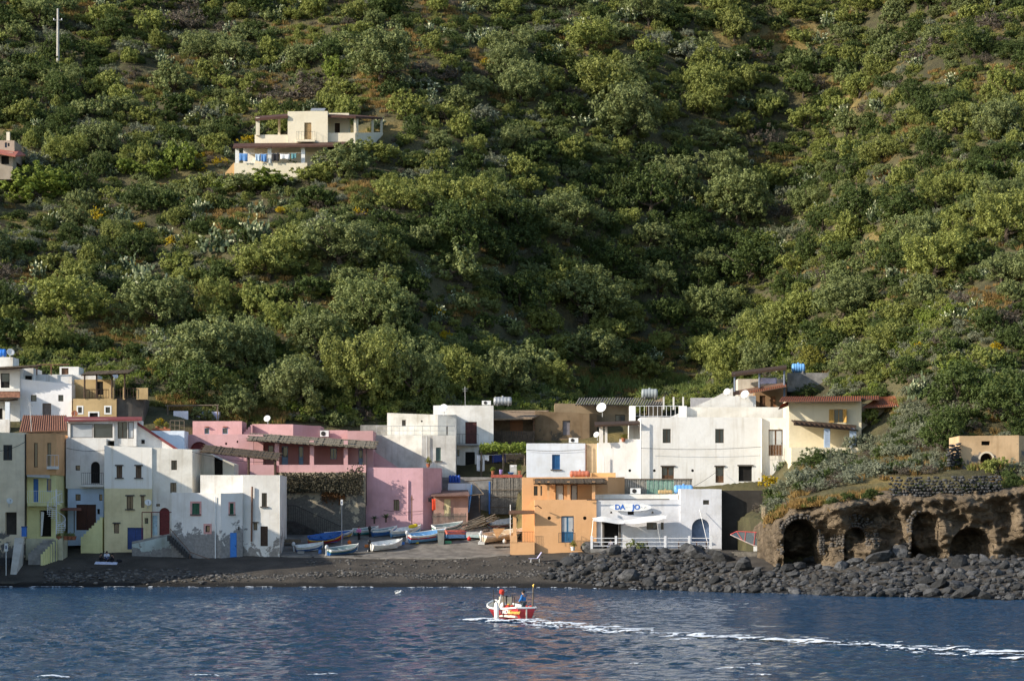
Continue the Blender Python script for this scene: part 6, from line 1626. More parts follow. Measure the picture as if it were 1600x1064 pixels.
for lab, p, s_ in (('heap of red net floats at the port side of the fishing boat', (-1.6, .70, .95), .9), ('heap of red net floats at the starboard side of the fishing boat', (-1.6, -.62, .92), .9)):
    mb = MB(); r = random.Random(3)
    for i in range(14): mb.blob(fbm((p[0] + r.uniform(-.35, .35) * s_, p[1] + r.uniform(-.28, .28), p[2] + r.uniform(-.1, .22))), .14, .14, .11, i, .2, 5)
    single('net_floats', mb, rn, lab, 'net floats')['kind'] = 'stuff'
single('buoy', MB().blob(fbm((-.8, .75, 1.1)), .24, .24, .3, 1, .05), BW_, 'round white buoy on the fishing boat deck', 'buoy', None, True)
single('buoy', MB().blob(fbm((-1.3, .55, 1.2)), .13, .13, .12, 1, .1), BYE, 'small yellow buoy on the red floats', 'buoy', None, True)
single('bag', MB().blob(fbm((-1.65, 1.15, 2.1)), .17, .15, .19, 2, .3), rn, 'red bag hung on the port post of the fishing boat', 'bag', None, True)
person('fisherman in blue jacket standing at the stern of the red boat', fbm((-2.45, -.12, .5)), rad(150), 'stand', CB, CG, .98)
# registration and name on the port quarter
for bd, sz, xx, m, sh in (('1 ME74', .36, -2.05, BW_, 0), ('Giovanni', .34, -2.95, BYE, .3)):
    f = xx / 6.6 + .5; b = 2.75 / 2 * (.45 + .55 * math.sin(min(1, f / .45) * math.pi / 2)); f2 = f + .03; b2 = 2.75 / 2 * (.45 + .55 * math.sin(min(1, f2 / .45) * math.pi / 2))
    o = text(bd, sz, (0, 0, 0), m, 'lettering', None, bold=.008, shear=sh); o.parent = fb
    sl = math.atan2(b2 - b, .03 * 6.6)
    o.location = (xx, b * .93 + .06, .78); o.rotation_euler = (rad(84), 0, math.pi + sl)
# foam
foam_obj('wake_foam', stroke([(815, 968), (850, 974), (900, 980), (985, 989), (1010, 990), (1050, 991), (1130, 996), (1230, 1001), (1330, 1007), (1440, 1015), (1640, 1030)], [1.6, 3.0, 3.8, 3.0, 1.2, 3.0, 4.6, 3.2, 4.2, 3.2, 3.8]), -6, 38, 126, 198, .12, 'white foam wake trailing from the fishing boat', 3, .48, .50, 1.10)
foam_obj('bow_wave', stroke([(707, 969), (730, 969), (760, 969), (790, 971), (835, 968)], [.4, 1.2, 1.6, 1.3, 1.2]), -6, 3, 183, 197, .08, 'white bow wave beside the fishing boat hull', 5, .45, .30, .66)
foam_obj('surf_line', lambda x, y: np.clip(1.0 - np.abs(y - (np.interp(x * F / 286 + 800, [-100, 850, 1000, 1200, 1400, 1700], [286.2, 283.2, 274.5, 262.5, 249.5, 236]) + .35 * np.sin(x * .7) + .2 * np.sin(x * 2.1))) / .34, 0, 1) * .93, -54, 46, 238, 288, .17, 'thin white line of surf along the shore', 9, .25, .12, .62)
r9 = np.random.default_rng(4)
caps = [(at_sea(px, py), w) for px, py, w in [(330, 1057, .9), (515, 1056, .9), (80, 1060, .7), (1140, 1046, .8), (1000, 1040, .9), (1190, 1057, .7), (1180, 1040, .6)]]
def capfn(x, y):
    b = np.zeros_like(x)
    for (cx, cy), w in caps: b = np.maximum(b, np.clip(.9 - np.hypot((x - cx) / (w * 1.3), (y - cy) / w), 0, 1))
    return b
foam_obj('whitecaps', capfn, -24, 24, 112, 140, .07, 'small scattered whitecaps in the foreground water', 11, .6, .45, 1.0)

# cables slung between the houses
for lab, a, b, sag in (('sagging cable from the corner house to the pink veranda', (300, 706, 303), (430, 722, 303.2), 5), ('cable along the white blue-shuttered house', (823, 703, 317.2), (914, 702, 317.2), 2), ('cable across the peeling cream wall', (-5, 705, 299.6), (40, 690, 299.8), 3), ('cable from the pole of the white house to the brown house', (727, 625, 329.6), (836, 645, 332), 6), ('cable along the glazed veranda house front', (104, 700, 305.6), (166, 703, 305.6), 3), ('cable hanging on the lower pink house', (600, 797, 314), (661, 798, 314), 2), ('cable from the restaurant roof to the large white house', (1040, 771, 303), (1122, 735, 314.5), 8), ('cable between the two utility wires on the big white house', (1001, 700, 314.2), (1190, 698, 314.2), 3)):
    q = [P(a[0] + (b[0] - a[0]) * t / 10, a[1] + (b[1] - a[1]) * t / 10 + sag * math.sin(math.pi * t / 10), a[2] + (b[2] - a[2]) * t / 10) for t in range(11)]
    single('cable', MB().tube(q, .022, 4), IRON, lab, 'cable')

# odds and ends among the boats
for lab, px, py, kind, col in (('orange plastic crate beside the white dinghy', 575, 856, 'crate', (.55, .16, .03)), ('blue plastic crate between the beached boats', 627, 852, 'crate', (.04, .16, .45)), ('green fish crate near the grey bin', 700, 850, 'crate', (.05, .22, .12)), ('white fish crate in front of the cream boat', 752, 852, 'crate', (.6, .6, .58)), ('grey crate by the bench', 470, 866, 'crate', (.2, .2, .2)),
        ('orange buoy on the pavement by the red boat', 546, 852, 'buoy', (.70, .16, .02)), ('red buoy next to the upturned boat', 733, 846, 'buoy', (.55, .04, .03)), ('white buoy beside the orange porch', 788, 850, 'buoy', (.7, .7, .68)), ('yellow jerrycan near the blue boat stern', 652, 850, 'can', (.65, .5, .04)), ('blue jerrycan by the white rowing boat', 500, 866, 'can', (.05, .15, .4))):
    x, y, z = hit_b(px, py); z += .07; m = plain('clutter_' + lab.split()[0] + kind, col, .5, .15)
    if kind == 'crate':
        t = thing('crate', lab, 'crate', (x, y, z)); r_ = .35
        for dx0, dx1, dy0, dy1 in ((-r_, r_, -.22, -.19), (-r_, r_, .19, .22), (-r_, -r_ + .03, -.189, .189), (r_ - .03, r_, -.189, .189)): MB().box(x + dx0, x + dx1, y + dy0, y + dy1, z, z + .3).build('side', m, t)
        MB().box(x - r_ + .03, x + r_ - .03, y - .189, y + .189, z + .01, z + .04).build('floor', m, t)
    elif kind == 'buoy': single('buoy', MB().lathe(V(x, y, z), [(.02, 0), (.16, .06), (.22, .22), (.17, .38), (.05, .44), (.05, .52), (.02, .53)], 14), m, lab, 'buoy', None, True)
    else: single('jerrycan', MB().lathe(V(x, y, z), [(.15, 0), (.17, .03), (.17, .36), (.1, .42), (.04, .43), (.04, .5), (.01, .5)], 10), m, lab, 'jerrycan', None, True)
# ------------------------------------------------------------------ vegetation
def cards(C, Nrm, S, asp, rng, tri=False):
    """leaf quads (rhombi) at C facing Nrm with size S"""
    n = len(C); up = rng.normal(size=(n, 3)); a = np.cross(Nrm, up); a /= np.linalg.norm(a, axis=1)[:, None] + 1e-9
    b = np.cross(Nrm, a); s = S[:, None]
    V4 = np.stack([C - a * s * asp, C - b * s * .5 + Nrm * s * .12, C + a * s * asp, C + b * s * .5 + Nrm * s * .12], 1)
    return V4.reshape(-1, 3), np.arange(n * 4).reshape(-1, 4)
def crown_mesh(name, seed, n, lobes, flat, leaf, mat, spread=.62, lobe_r=(.30, .5), asp=.9, upright=0.0, hollow=.5):
    g = np.random.default_rng(seed)
    th = g.uniform(0, 2 * np.pi, lobes); rr = np.sqrt(g.uniform(.05, 1, lobes)) * spread
    hz = g.uniform(-.45, 1, lobes) * (1 - (rr / spread) ** 2 * .45)
    Lc = np.stack([rr * np.cos(th), rr * np.sin(th), (.55 + hz * .75) * flat], 1); Lr = g.uniform(*lobe_r, lobes)
    ns = max(60, n // 32)                                   # twig clumps sitting on the lobes
    k = g.choice(lobes, ns, p=Lr ** 2 / (Lr ** 2).sum())
    d = g.normal(size=(ns, 3)); d[:, 2] += .3; d /= np.linalg.norm(d, axis=1)[:, None]
    Sc = Lc[k] + d * (Lr[k] * (hollow + (1 - hollow) * g.uniform(0, 1, ns) ** .5) * g.choice([1, 1, 1.1, 1.25, 1.4], ns))[:, None] * (1, 1, .85)
    sr = g.uniform(.05, .115, ns)
    q = g.integers(0, ns, n); e = g.normal(size=(n, 3)); e /= np.linalg.norm(e, axis=1)[:, None]
    C = Sc[q] + e * (sr[q] * g.uniform(.25, 1.0, n))[:, None] * (1, 1, 1.25)
    d = d[q] * .7 + e * .6; d /= np.linalg.norm(d, axis=1)[:, None]
    C[:, 2] = np.maximum(C[:, 2], .02 + .1 * g.uniform(0, 1, n))
    nr = d + g.normal(size=(n, 3)) * .55; nr[:, 2] += upright
    nr /= np.linalg.norm(nr, axis=1)[:, None]
    v, f = cards(C, nr, leaf * g.uniform(.55, 1.35, n), asp, g)
    return nparr_mesh(name, v, f, mat), Lc, Lr
def trunk_mesh(name, seed, Lc, mat, h0=.5, r=.055):
    g = random.Random(seed); mb = MB()
    fork = V(g.uniform(-.05, .05), g.uniform(-.05, .05), h0 * .55)
    mb.tube([V(0, 0, -.25), V(g.uniform(-.03, .03), 0, h0 * .25), fork], r * 1.25, 7, r * .9)
    for i in range(min(6, len(Lc))):
        q = Vector(Lc[i].tolist()); m = fork.lerp(q, .5) + V(g.uniform(-.06, .06), g.uniform(-.06, .06), -.03)
        mb.tube([fork, m, q], r * .6, 5, r * .2)
    me = bpy.data.meshes.new(name); me.from_pydata(mb.v, [], mb.f); me.materials.append(mat)
    return me
BARK = plain('bark', (.085, .065, .048), .95, .4, 5, bump=.6)
LEAF = leafmat('olive_leaf', [(0.131, 0.157, 0.037), (0.416, 0.444, 0.115), (0.155, 0.164, 0.049), (0.261, 0.296, 0.072)])
LEAF_O = leafmat('grey_olive_leaf', [(0.106, 0.134, 0.048), (0.336, 0.375, 0.143), (0.144, 0.169, 0.063), (0.2, 0.241, 0.076)])
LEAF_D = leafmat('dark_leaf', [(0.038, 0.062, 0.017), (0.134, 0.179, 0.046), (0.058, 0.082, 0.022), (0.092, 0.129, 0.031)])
LEAF_B = leafmat('bright_leaf', [(0.113, 0.162, 0.025), (0.284, 0.342, 0.059), (0.151, 0.196, 0.036), (0.208, 0.257, 0.045)])
LEAF_G = leafmat('silver_leaf', [(.15, .17, .11), (.36, .38, .27), (.19, .20, .135), (.22, .235, .135)])
LEAF_Y = leafmat('broom_flower', [(0.163, 0.163, 0.02), (0.775, 0.537, 0.015), (0.475, 0.35, 0.015), (0.562, 0.413, 0.01)], .2)
LEAF_YG = leafmat('yellow_green_leaf', [(.14, .15, .03), (.36, .34, .07), (.20, .20, .04), (.26, .25, .05)])
LEAF_S = leafmat('dry_twig_leaf', [(.075, .062, .048), (.20, .165, .125), (.11, .09, .07), (.14, .115, .085)], .15)
GRASS_D = leafmat('dry_grass_blade', [(.16, .105, .04), (.42, .27, .09), (.30, .18, .055), (.24, .19, .06)], .25)
GRASS_G = leafmat('green_grass_blade', [(.09, .11, .025), (.24, .25, .06), (.18, .17, .045), (.14, .15, .035)], .25)
CACT = leafmat('cactus_pad', [(.055, .085, .038), (.17, .20, .10), (.075, .10, .05), (.10, .13, .06)], .05)
CACT_Y = leafmat('young_cactus_pad', [(.40, .43, .22), (.66, .67, .45), (.5, .52, .32), (.5, .52, .32)], .1)
def make_tree(kind, seed):
    if kind == 'tree': me, Lc, Lr = crown_mesh('crown', seed, 9500, 24, 1.0, .05, (LEAF, LEAF, LEAF_O, LEAF_D)[seed % 4], .7, (.14, .44), .7, 0, .4)
    elif kind == 'bigtree': me, Lc, Lr = crown_mesh('crown', seed, 16000, 40, 1.05, .038, (LEAF, LEAF_O)[seed % 2], .74, (.12, .38), .7, 0, .4)
    elif kind == 'dark': me, Lc, Lr = crown_mesh('crown', seed, 9000, 20, .95, .045, LEAF_D, .64, (.24, .45), .6)
    elif kind == 'bright': me, Lc, Lr = crown_mesh('crown', seed, 7000, 18, .9, .055, LEAF_B, .62, (.24, .46))
    elif kind == 'bush': me, Lc, Lr = crown_mesh('crown', seed, 5000, 20, .62, .062, (LEAF, LEAF_O, LEAF_D)[seed % 3], .76, (.14, .40), .7, 0, .4)
    elif kind == 'grey': me, Lc, Lr = crown_mesh('crown', seed, 4500, 14, .62, .055, LEAF_G, .66, (.25, .4), .5, .3)
    elif kind == 'broom': me, Lc, Lr = crown_mesh('crown', seed, 3200, 13, .68, .055, LEAF_Y, .62, (.25, .4), .7, .3)
    elif kind == 'yellow': me, Lc, Lr = crown_mesh('crown', seed, 6500, 17, 1.0, .05, LEAF_YG, .6, (.28, .45), .6)
    elif kind == 'dry': me, Lc, Lr = crown_mesh('crown', seed, 3600, 13, .58, .055, LEAF_S, .68, (.25, .42), .35)
    return me, trunk_mesh('trunk', seed, Lc, BARK)
PLANT = {}
for kd, nv in (('tree', 7), ('bigtree', 5), ('dark', 4), ('bright', 3), ('bush', 6), ('grey', 4), ('broom', 3), ('yellow', 2), ('dry', 3)):
    PLANT[kd] = [make_tree(kd, 100 + 17 * i + len(kd)) for i in range(nv)]
def pad_mesh(name, seed, n, young):
    """a prickly pear: oval pads growing out of one another"""
    g = random.Random(seed); pads = []
    for i in range(16):
        a = g.uniform(0, 6.28); pads.append((V(math.cos(a) * g.uniform(0, .75), math.sin(a) * g.uniform(0, .75), 0), V(g.uniform(-.3, .3), g.uniform(-.3, .3), 1).normalized(), g.uniform(.10, .14)))
    while len(pads) < n:
        b, d, s = pads[g.randrange(len(pads))]
        if b.z > 1.2 or math.hypot(b.x, b.y) > .95: continue
        e = b + d * s * 1.9; nd = (d * .55 + V(g.gauss(0, .55), g.gauss(0, .55), g.gauss(.35, .4))).normalized(); pads.append((e, nd, g.uniform(.065, .115)))
    out = ([], []), ([], [])
    for i, (b, d, s) in enumerate(pads):
        k = 1 if (i > n * (1 - young) and b.z > .35) else 0
        vs, fs = out[k]; o = len(vs); u = d.cross(V(g.gauss(0, 1), g.gauss(0, 1), .1)).normalized(); w = d.cross(u); s2 = s * (.8 if k else 1)
        c = b + d * s2
        ring = [c + d * math.cos(t * math.pi / 4) * s2 + u * math.sin(t * math.pi / 4) * s2 * .68 for t in range(8)]
        vs += [tuple(q) for q in ring] + [tuple(c + w * s * .2), tuple(c - w * s * .2)]
        for t in range(8): fs.append((o + t, o + (t + 1) % 8, o + 8)); fs.append((o + (t + 1) % 8, o + t, o + 9))
    res = []
    for (vs, fs), m in zip(out, (CACT, CACT_Y)):
        me = bpy.data.meshes.new(name); me.from_pydata(vs, [], fs); me.materials.append(m); res.append(me)
    return res
CACTI = [pad_mesh('pads', 40 + i, 210, .22) for i in range(5)]
def blades_mesh(name, seed, n, h, w, mat, spread=1.0, bend=.35):
    g = np.random.default_rng(seed); r = np.sqrt(g.uniform(0, 1, n)) * spread; th = g.uniform(0, 6.28, n)
    b = np.stack([r * np.cos(th), r * np.sin(th), np.full(n, -.05)], 1)
    d = np.stack([g.normal(size=n) * bend, g.normal(size=n) * bend, np.ones(n)], 1); H = h * g.uniform(.5, 1.2, n)[:, None]
    s = g.normal(size=(n, 3)); s[:, 2] = 0; s /= np.linalg.norm(s, axis=1)[:, None]; s *= w
    m = b + d * H * .55; t = m + (d * (1.4, 1.4, .8)) * H * .45
    v = np.stack([b - s, b + s, m + s * .8, t, m - s * .8], 1).reshape(-1, 3)
    return nparr_mesh(name, v, np.arange(n * 5).reshape(-1, 5), mat)
TUFT = [blades_mesh('tuft', i, 90, .55, .035, GRASS_D, .7) for i in range(3)] + [blades_mesh('tuft', 9 + i, 90, .5, .035, GRASS_G, .7) for i in range(2)]
REED = [blades_mesh('reeds', 20 + i, 60, 2.2, .06, leafmat('reed_leaf', [(.09, .14, .035), (.26, .33, .10), (.14, .19, .05), (.2, .24, .07)]), .8, .22) for i in range(3)]

NAMES = {'tree': ('evergreen_tree', 'tree'), 'bigtree': ('evergreen_tree', 'tree'), 'dark': ('lentisk_tree', 'tree'), 'bright': ('leafy_tree', 'tree'), 'bush': ('shrub', 'shrub'), 'grey': ('silver_shrub', 'shrub'), 'broom': ('broom_bush', 'bush'), 'yellow': ('leafy_tree', 'tree'), 'dry': ('dry_shrub', 'shrub'), 'cactus': ('prickly_pear', 'cactus')}
def plant(kind, x, y, z, w, h, label, group, seed):
    """w metres wide, h metres high"""
    r = random.Random(seed); nm, cat = NAMES[kind]
    t = thing(nm, label, cat, (x, y, z - .1), group, r.uniform(0, 6.28))
    if kind == 'cactus':
        t.scale = (w / 1.9, w / 1.9, h / 1.45)
        a, b = CACTI[seed % 5]
        link_mesh('pads', a, t)['kind'] = 'stuff'; link_mesh('young_pads', b, t)['kind'] = 'stuff'
    else:
        t.scale = (w / 2, w / 2, h / (1.72 if kind in ('tree', 'bigtree', 'dark', 'bright', 'yellow') else 1.25))
        cr, tk = PLANT[kind][seed % len(PLANT[kind])]
        link_mesh('crown', cr, t); link_mesh('trunk', tk, t)
    return t
def zone(px, py):
    s = 'topmost' if py < 60 else ('upper' if py < 160 else ('upper middle' if py < 270 else ('middle' if py < 380 else ('lower middle' if py < 490 else 'lowest'))))
    c = 'far left' if px < 180 else ('left' if px < 360 else ('villa-side' if px < 620 else ('spur' if px < 800 else ('gully' if px < 1080 else ('gully right flank' if px < 1260 else ('right' if px < 1430 else 'far right'))))))
    return s, c
# hand-placed plants: (kind, px of centre, py of foot, width px, height px, label)
HAND = [
 ('bright', 520, 126, 58, 52, 'bright green tree above the villa at the upper left centre'),
 ('bright', 62, 318, 128, 72, 'broad bright green tree at the left edge below the small tan house'),
 ('bright', 205, 277, 62, 36, 'low bright green tree left of the villa beside taller leafy tree'),
 ('bright', 277, 268, 72, 60, 'tall bright green tree left of the villa'),
 ('bright', 246, 280, 52, 36, 'small bright green tree between two larger bright ones left of the villa'),
 ('bright', 408, 300, 105, 44, 'bright green fig tree in front of the villa terrace'),
 ('bright', 348, 300, 42, 32, 'small green tree at the foot of the villa stair'),
 ('bright', 450, 272, 55, 26, 'bright leaves against the lower villa veranda'),
 ('bigtree', 310, 592, 165, 118, 'large evergreen tree above the tan terrace house'),
 ('bigtree', 385, 580, 110, 110, 'tall evergreen tree behind the lavender shed'),
 ('bigtree', 110, 505, 150, 90, 'broad evergreen tree on the slope above the upper left house'),
 ('bigtree', 465, 642, 120, 105, 'dense evergreen tree right behind the pink house'),
 ('bigtree', 560, 640, 150, 150, 'tallest evergreen tree behind the grimy white house'),
 ('bigtree', 500, 560, 130, 90, 'evergreen tree on the slope above the pink house'),
 ('bigtree', 650, 632, 110, 118, 'evergreen tree behind the railed roof terrace'),
 ('bigtree', 720, 618, 105, 100, 'evergreen tree behind the television antenna'),
 ('bigtree', 790, 622, 120, 95, 'evergreen tree behind the steel tank'),
 ('bigtree', 862, 612, 80, 62, 'evergreen tree behind the brown stone house'),
 ('bigtree', 575, 520, 140, 110, 'big evergreen tree on the shaded slope above the village middle'),
 ('bigtree', 530, 420, 150, 105, 'big evergreen tree on the spur below the villa'),
 ('bigtree', 630, 330, 105, 70, 'rounded evergreen tree right of the villa on the spur'),
 ('bigtree', 915, 505, 150, 105, 'large lit evergreen tree in the dark gully'),
 ('bigtree', 1145, 600, 110, 95, 'pale evergreen tree left of the roof pergola'),
 ('bigtree', 1190, 590, 85, 75, 'evergreen tree directly behind the roof pergola'),
 ('bigtree', 1110, 505, 105, 80, 'evergreen tree on the right flank of the gully'),
 ('bigtree', 1235, 515, 90, 75, 'evergreen tree above the blue tank'),
 ('bigtree', 1320, 500, 125, 85, 'evergreen tree on the right slope above the cream house'),
 ('bigtree', 1390, 560, 100, 70, 'evergreen tree above the pantile roof on the right'),
 ('bigtree', 1350, 590, 120, 72, 'evergreen tree just behind the cream house'),
 ('yellow', 1272, 585, 66, 58, 'yellow-green tree beside the blue tank'),
 ('dark', 1500, 640, 135, 95, 'dark lentisk tree above the ruin'),
 ('dark', 1580, 672, 135, 110, 'darkest lentisk tree at the right edge behind the ruin'),
 ('dark', 1470, 700, 90, 80, 'dark bush left of the ruin'),
 ('dark', 1590, 690, 60, 50, 'low dark bush over the roofless ruin'),
 ('bright', 1500, 600, 95, 48, 'bright green rounded tree above the dark lentisk'),
 ('dark', 1375, 627, 45, 26, 'small dark green bush behind the tiled roofs'),
 ('dark', 1262, 622, 52, 28, 'dark leafy fig behind the cream house eaves'),
 ('dark', 145, 400, 55, 38, 'dark round bush beside the big prickly pears'),
 ('grey', 1320, 625, 70, 32, 'silvery dome shrub behind the cream house roof'),
 ('tree', 1357, 668, 52, 38, 'small gnarled tree in front of the cream house'),
 ('broom', 158, 345, 34, 26, 'yellow broom bush on the left slope, largest of its patch'), ('broom', 216, 360, 26, 18, 'yellow broom right of the largest left broom'), ('broom', 270, 385, 34, 22, 'orange-yellow broom above the big prickly pear'),
 ('broom', 316, 268, 26, 16, 'yellow broom left of the villa foot'), ('broom', 314, 248, 22, 14, 'yellow broom above another left of the villa'), ('broom', 385, 226, 34, 20, 'yellow broom at the villa upper terrace'), ('broom', 345, 260, 30, 18, 'yellow broom by the villa stair'),
 ('broom', 682, 498, 34, 26, 'yellow broom in the shaded gully, upper one'), ('broom', 696, 534, 34, 24, 'yellow broom in the shaded gully, lower one'), ('broom', 564, 340, 28, 18, 'yellow broom on the spur right of the villa'),
 ('broom', 1445, 550, 34, 22, 'yellow broom on the right slope above the cactus'), ('broom', 1556, 548, 26, 20, 'yellow broom near the right edge'), ('broom', 763, 104, 24, 16, 'yellow broom near the top centre'), ('broom', 682, 56, 24, 14, 'yellow broom on the upper grassy slope'), ('broom', 614, 92, 28, 18, 'yellow broom on the reddish grass bank'),
 ('broom', 205, 420, 20, 14, 'small yellow broom among the left prickly pears'), ('broom', 440, 335, 26, 16, 'yellow broom under the fig tree'), ('broom', 250, 664, 24, 14, 'yellow-green bush in the roof planter'),
 ('cactus', 233, 470, 78, 92, 'tallest prickly pear stand on the left slope'), ('cactus', 205, 430, 60, 50, 'prickly pear left of the tallest stand'), ('cactus', 345, 395, 85, 55, 'wide dark prickly pear thicket below the fig tree'), ('cactus', 400, 380, 75, 62, 'prickly pear thicket with upright pads below the villa'), ('cactus', 400, 335, 40, 34, 'prickly pear next to the fig tree trunk'),
 ('cactus', 470, 488, 34, 30, 'lone prickly pear on the bare slope'), ('cactus', 1438, 624, 58, 56, 'big pale-tipped prickly pear above the tiled roofs'), ('cactus', 1482, 512, 44, 34, 'prickly pear on the right slope among dry shrubs'), ('cactus', 1461, 492, 30, 26, 'prickly pear uphill of the dry shrubs on the right'), ('cactus', 1590, 410, 40, 26, 'prickly pear at the right edge'),
 ('cactus', 1217, 735, 26, 26, 'prickly pear beside the large white house'), ('cactus', 737, 70, 46, 34, 'prickly pear clump near the top centre'), ('cactus', 665, 152, 54, 30, 'prickly pear clump right above the villa'), ('cactus', 911, 198, 44, 28, 'prickly pear on the sunlit spur crest'), ('cactus', 250, 100, 48, 32, 'prickly pear on the dry grass bank upper left'),
 ('cactus', 455, 290, 46, 22, 'prickly pear in front of the villa veranda'), ('cactus', 408, 210, 40, 24, 'prickly pear behind the villa upper left terrace'),
 ('grey', 1225, 775, 60, 36, 'silver shrub at the left end of the cliff top'), ('grey', 1262, 760, 75, 45, 'silver shrub on the bank above the first cave'), ('grey', 1310, 745, 80, 42, 'broad silver shrub mid bank'), ('grey', 1345, 705, 60, 45, 'silver shrub under the cream house terrace'), ('grey', 1290, 728, 60, 40, 'silver shrub beside the big white house terrace'), ('dark', 1268, 735, 75, 42, 'dark green shrub on the bank by the large white house'),
 ('grey', 1375, 745, 70, 38, 'silver shrub near the dry-stone wall end'), ('grey', 1420, 655, 55, 40, 'silver shrub at the path right of the cream house'), ('grey', 1450, 690, 60, 45, 'silver shrub left of the dark bush'), ('grey', 1400, 715, 60, 36, 'silver shrub above the dry-stone wall'), ('bush', 1560, 742, 52, 34, 'green bush in front of the ruin doorway'), ('grey', 1590, 745, 46, 30, 'silver shrub right of the ruin doorway'), ('broom', 1205, 760, 46, 24, 'golden bush below the lintelled door of the white house'), ('grey', 1107, 757, 24, 15, 'small silver shrub at the foot of the large white house'),
 ('tree', 532, 274, 110, 62, 'grey-green tree hiding the lower right corner of the villa'), ('tree', 590, 256, 85, 42, 'grey-green tree at the right side of the villa'), ('tree', 490, 290, 100, 46, 'low tree under the right half of the villa veranda'), ('tree', 385, 302, 90, 42, 'low bush below the fig tree of the villa'),
 ('grey', 985, 857, 0, 0, None)]
HAND.pop()
used = []
rs = 0
for kd, px, py, w, h_, lab in HAND:
    x, y, z = hit(px, py)
    rs += 1; plant(kd, x, y, z, M(w, y), M(h_, y), lab, {'cactus': 'prickly pears on the slope', 'broom': 'yellow broom bushes'}.get(kd, 'trees and shrubs on the slope'), rs)
    used.append((px, py, w * .42))
    if kd in ('broom', 'cactus', 'bright'): used.append((px, py + 16, w * .36)); used.append((px - w * .3, py + 10, w * .3))
# keep-out shapes (photo pixels): buildings and bare ground
def blocked(px, py):
    if 360 < px < 600 and 222 < py < 276: return True
    if px < 45 and 200 < py < 275: return True
    if py > 560 and px < 240: return True
    if py > 655 and px < 600: return True
    if py > 618 and 600 <= px < 1100: return True
    if py > 606 and 900 < px < 1130: return True
    if py > 590 and 1130 <= px < 1310: return True
    if py > 635 and 1310 <= px < 1420: return True
    if py > 676 and px > 1480: return True
    return False
BARE = [(185, 520, 45, 38), (230, 565, 40, 30), (300, 108, 45, 16), (400, 135, 45, 18), (590, 120, 30, 35), (640, 70, 45, 25), (950, 62, 60, 20), (1490, 118, 45, 14), (1560, 130, 45, 24), (1150, 158, 40, 12), (410, 470, 45, 22), (360, 345, 40, 16), (1330, 130, 35, 12), (460, 520, 30, 12), (720, 480, 35, 20), (250, 140, 50, 16), (520, 485, 20, 15), (1400, 640, 20, 12), (690, 20, 45, 14), (120, 20, 60, 12), (470, 60, 35, 25), (610, 160, 40, 14), (800, 150, 45, 12), (1250, 60, 60, 14), (1420, 200, 45, 12), (60, 440, 45, 14), (300, 450, 40, 16), (1530, 470, 45, 16), (1200, 250, 40, 12), (560, 300, 35, 14), (1020, 560, 60, 40), (760, 95, 30, 10), (960, 590, 80, 25)]
def bare(px, py): return any(((px - a) / (c * 1.2)) ** 2 + ((py - b) / (d * 1.25)) ** 2 < 1 for a, b, c, d in BARE)
rg = random.Random(21)
auto = []
tries = 0
while tries < 30000 and len(auto) < 2300:
    tries += 1
    px, py = rg.uniform(-40, 1640), rg.uniform(-60, 690)
    if blocked(px, py) or ((bare(px, py) or bare(px, py - 14)) and rg.random() < .93): continue
    base = 46 + 42 * max(0, py) / 600
    w = min(135, base * math.exp(rg.gauss(-.05, .45))); rr_ = w * .36
    if any(abs(px - a) < (c + rr_) * .78 and abs(py - b) < (c + rr_) * .31 for a, b, c in used): continue
    used.append((px, py, rr_)); auto.append((px, py, w))
lbl = {}
cnt = dict(tree=0, bush=0)
scrub = []
auto.sort(key=lambda a: -a[2])
for i, (px, py, w) in enumerate(auto):
    x, y, z = hit(px, py)
    if 394 < y < 415 and 355 < px < 604: continue
    s, c = zone(px, py); u = rg.random()
    gully = 640 < px < 1200 and 300 < py < 640
    kd = 'tree' if u < (.36 if gully else .48) else ('bush' if u < .66 else ('dark' if u < .88 or gully else ('grey' if u < .955 else 'dry')))  # gully gets more dark-leaved trees, putting its shade into leaf colour
    if w < 40 and kd in ('tree', 'dark'): kd = 'bush'
    if w > 78 and kd == 'tree': kd = 'bigtree'
    h_ = w * (rg.uniform(.62, .85) if kd in ('tree', 'dark', 'bigtree') else rg.uniform(.45, .6))
    key = 'tree' if kd in ('tree', 'bigtree', 'dark') else 'bush'
    cnt[key] += 1
    if cnt[key] > 225: scrub.append((x, y, z, M(w, y), M(h_, y), rg.random())); continue
    what = {'tree': 'olive-green evergreen tree', 'bigtree': 'large olive-green evergreen tree', 'dark': 'dark green evergreen tree', 'bush': 'low olive-green shrub', 'grey': 'silver-grey shrub', 'dry': 'brown dry shrub'}[kd]
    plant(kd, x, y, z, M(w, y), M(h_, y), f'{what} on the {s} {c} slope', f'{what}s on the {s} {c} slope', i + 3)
# more prickly pears
for i in range(215):
    for _ in range(30):
        px, py = rg.uniform(0, 1600), rg.uniform(5, 600)
        if blocked(px, py): continue
        if any(abs(px - a) < c * .6 and abs(py - b) < c * .25 for a, b, c in used) and rg.random() < .85: continue
        break
    x, y, z = hit(px, py); w = rg.uniform(20, 46); s, c = zone(px, py)
    plant('cactus', x, y, z, M(w, y), M(w * rg.uniform(.6, .95), y), f'prickly pear with pale young pads on the {s} {c} slope', f'prickly pears on the {s} {c} slope', i)

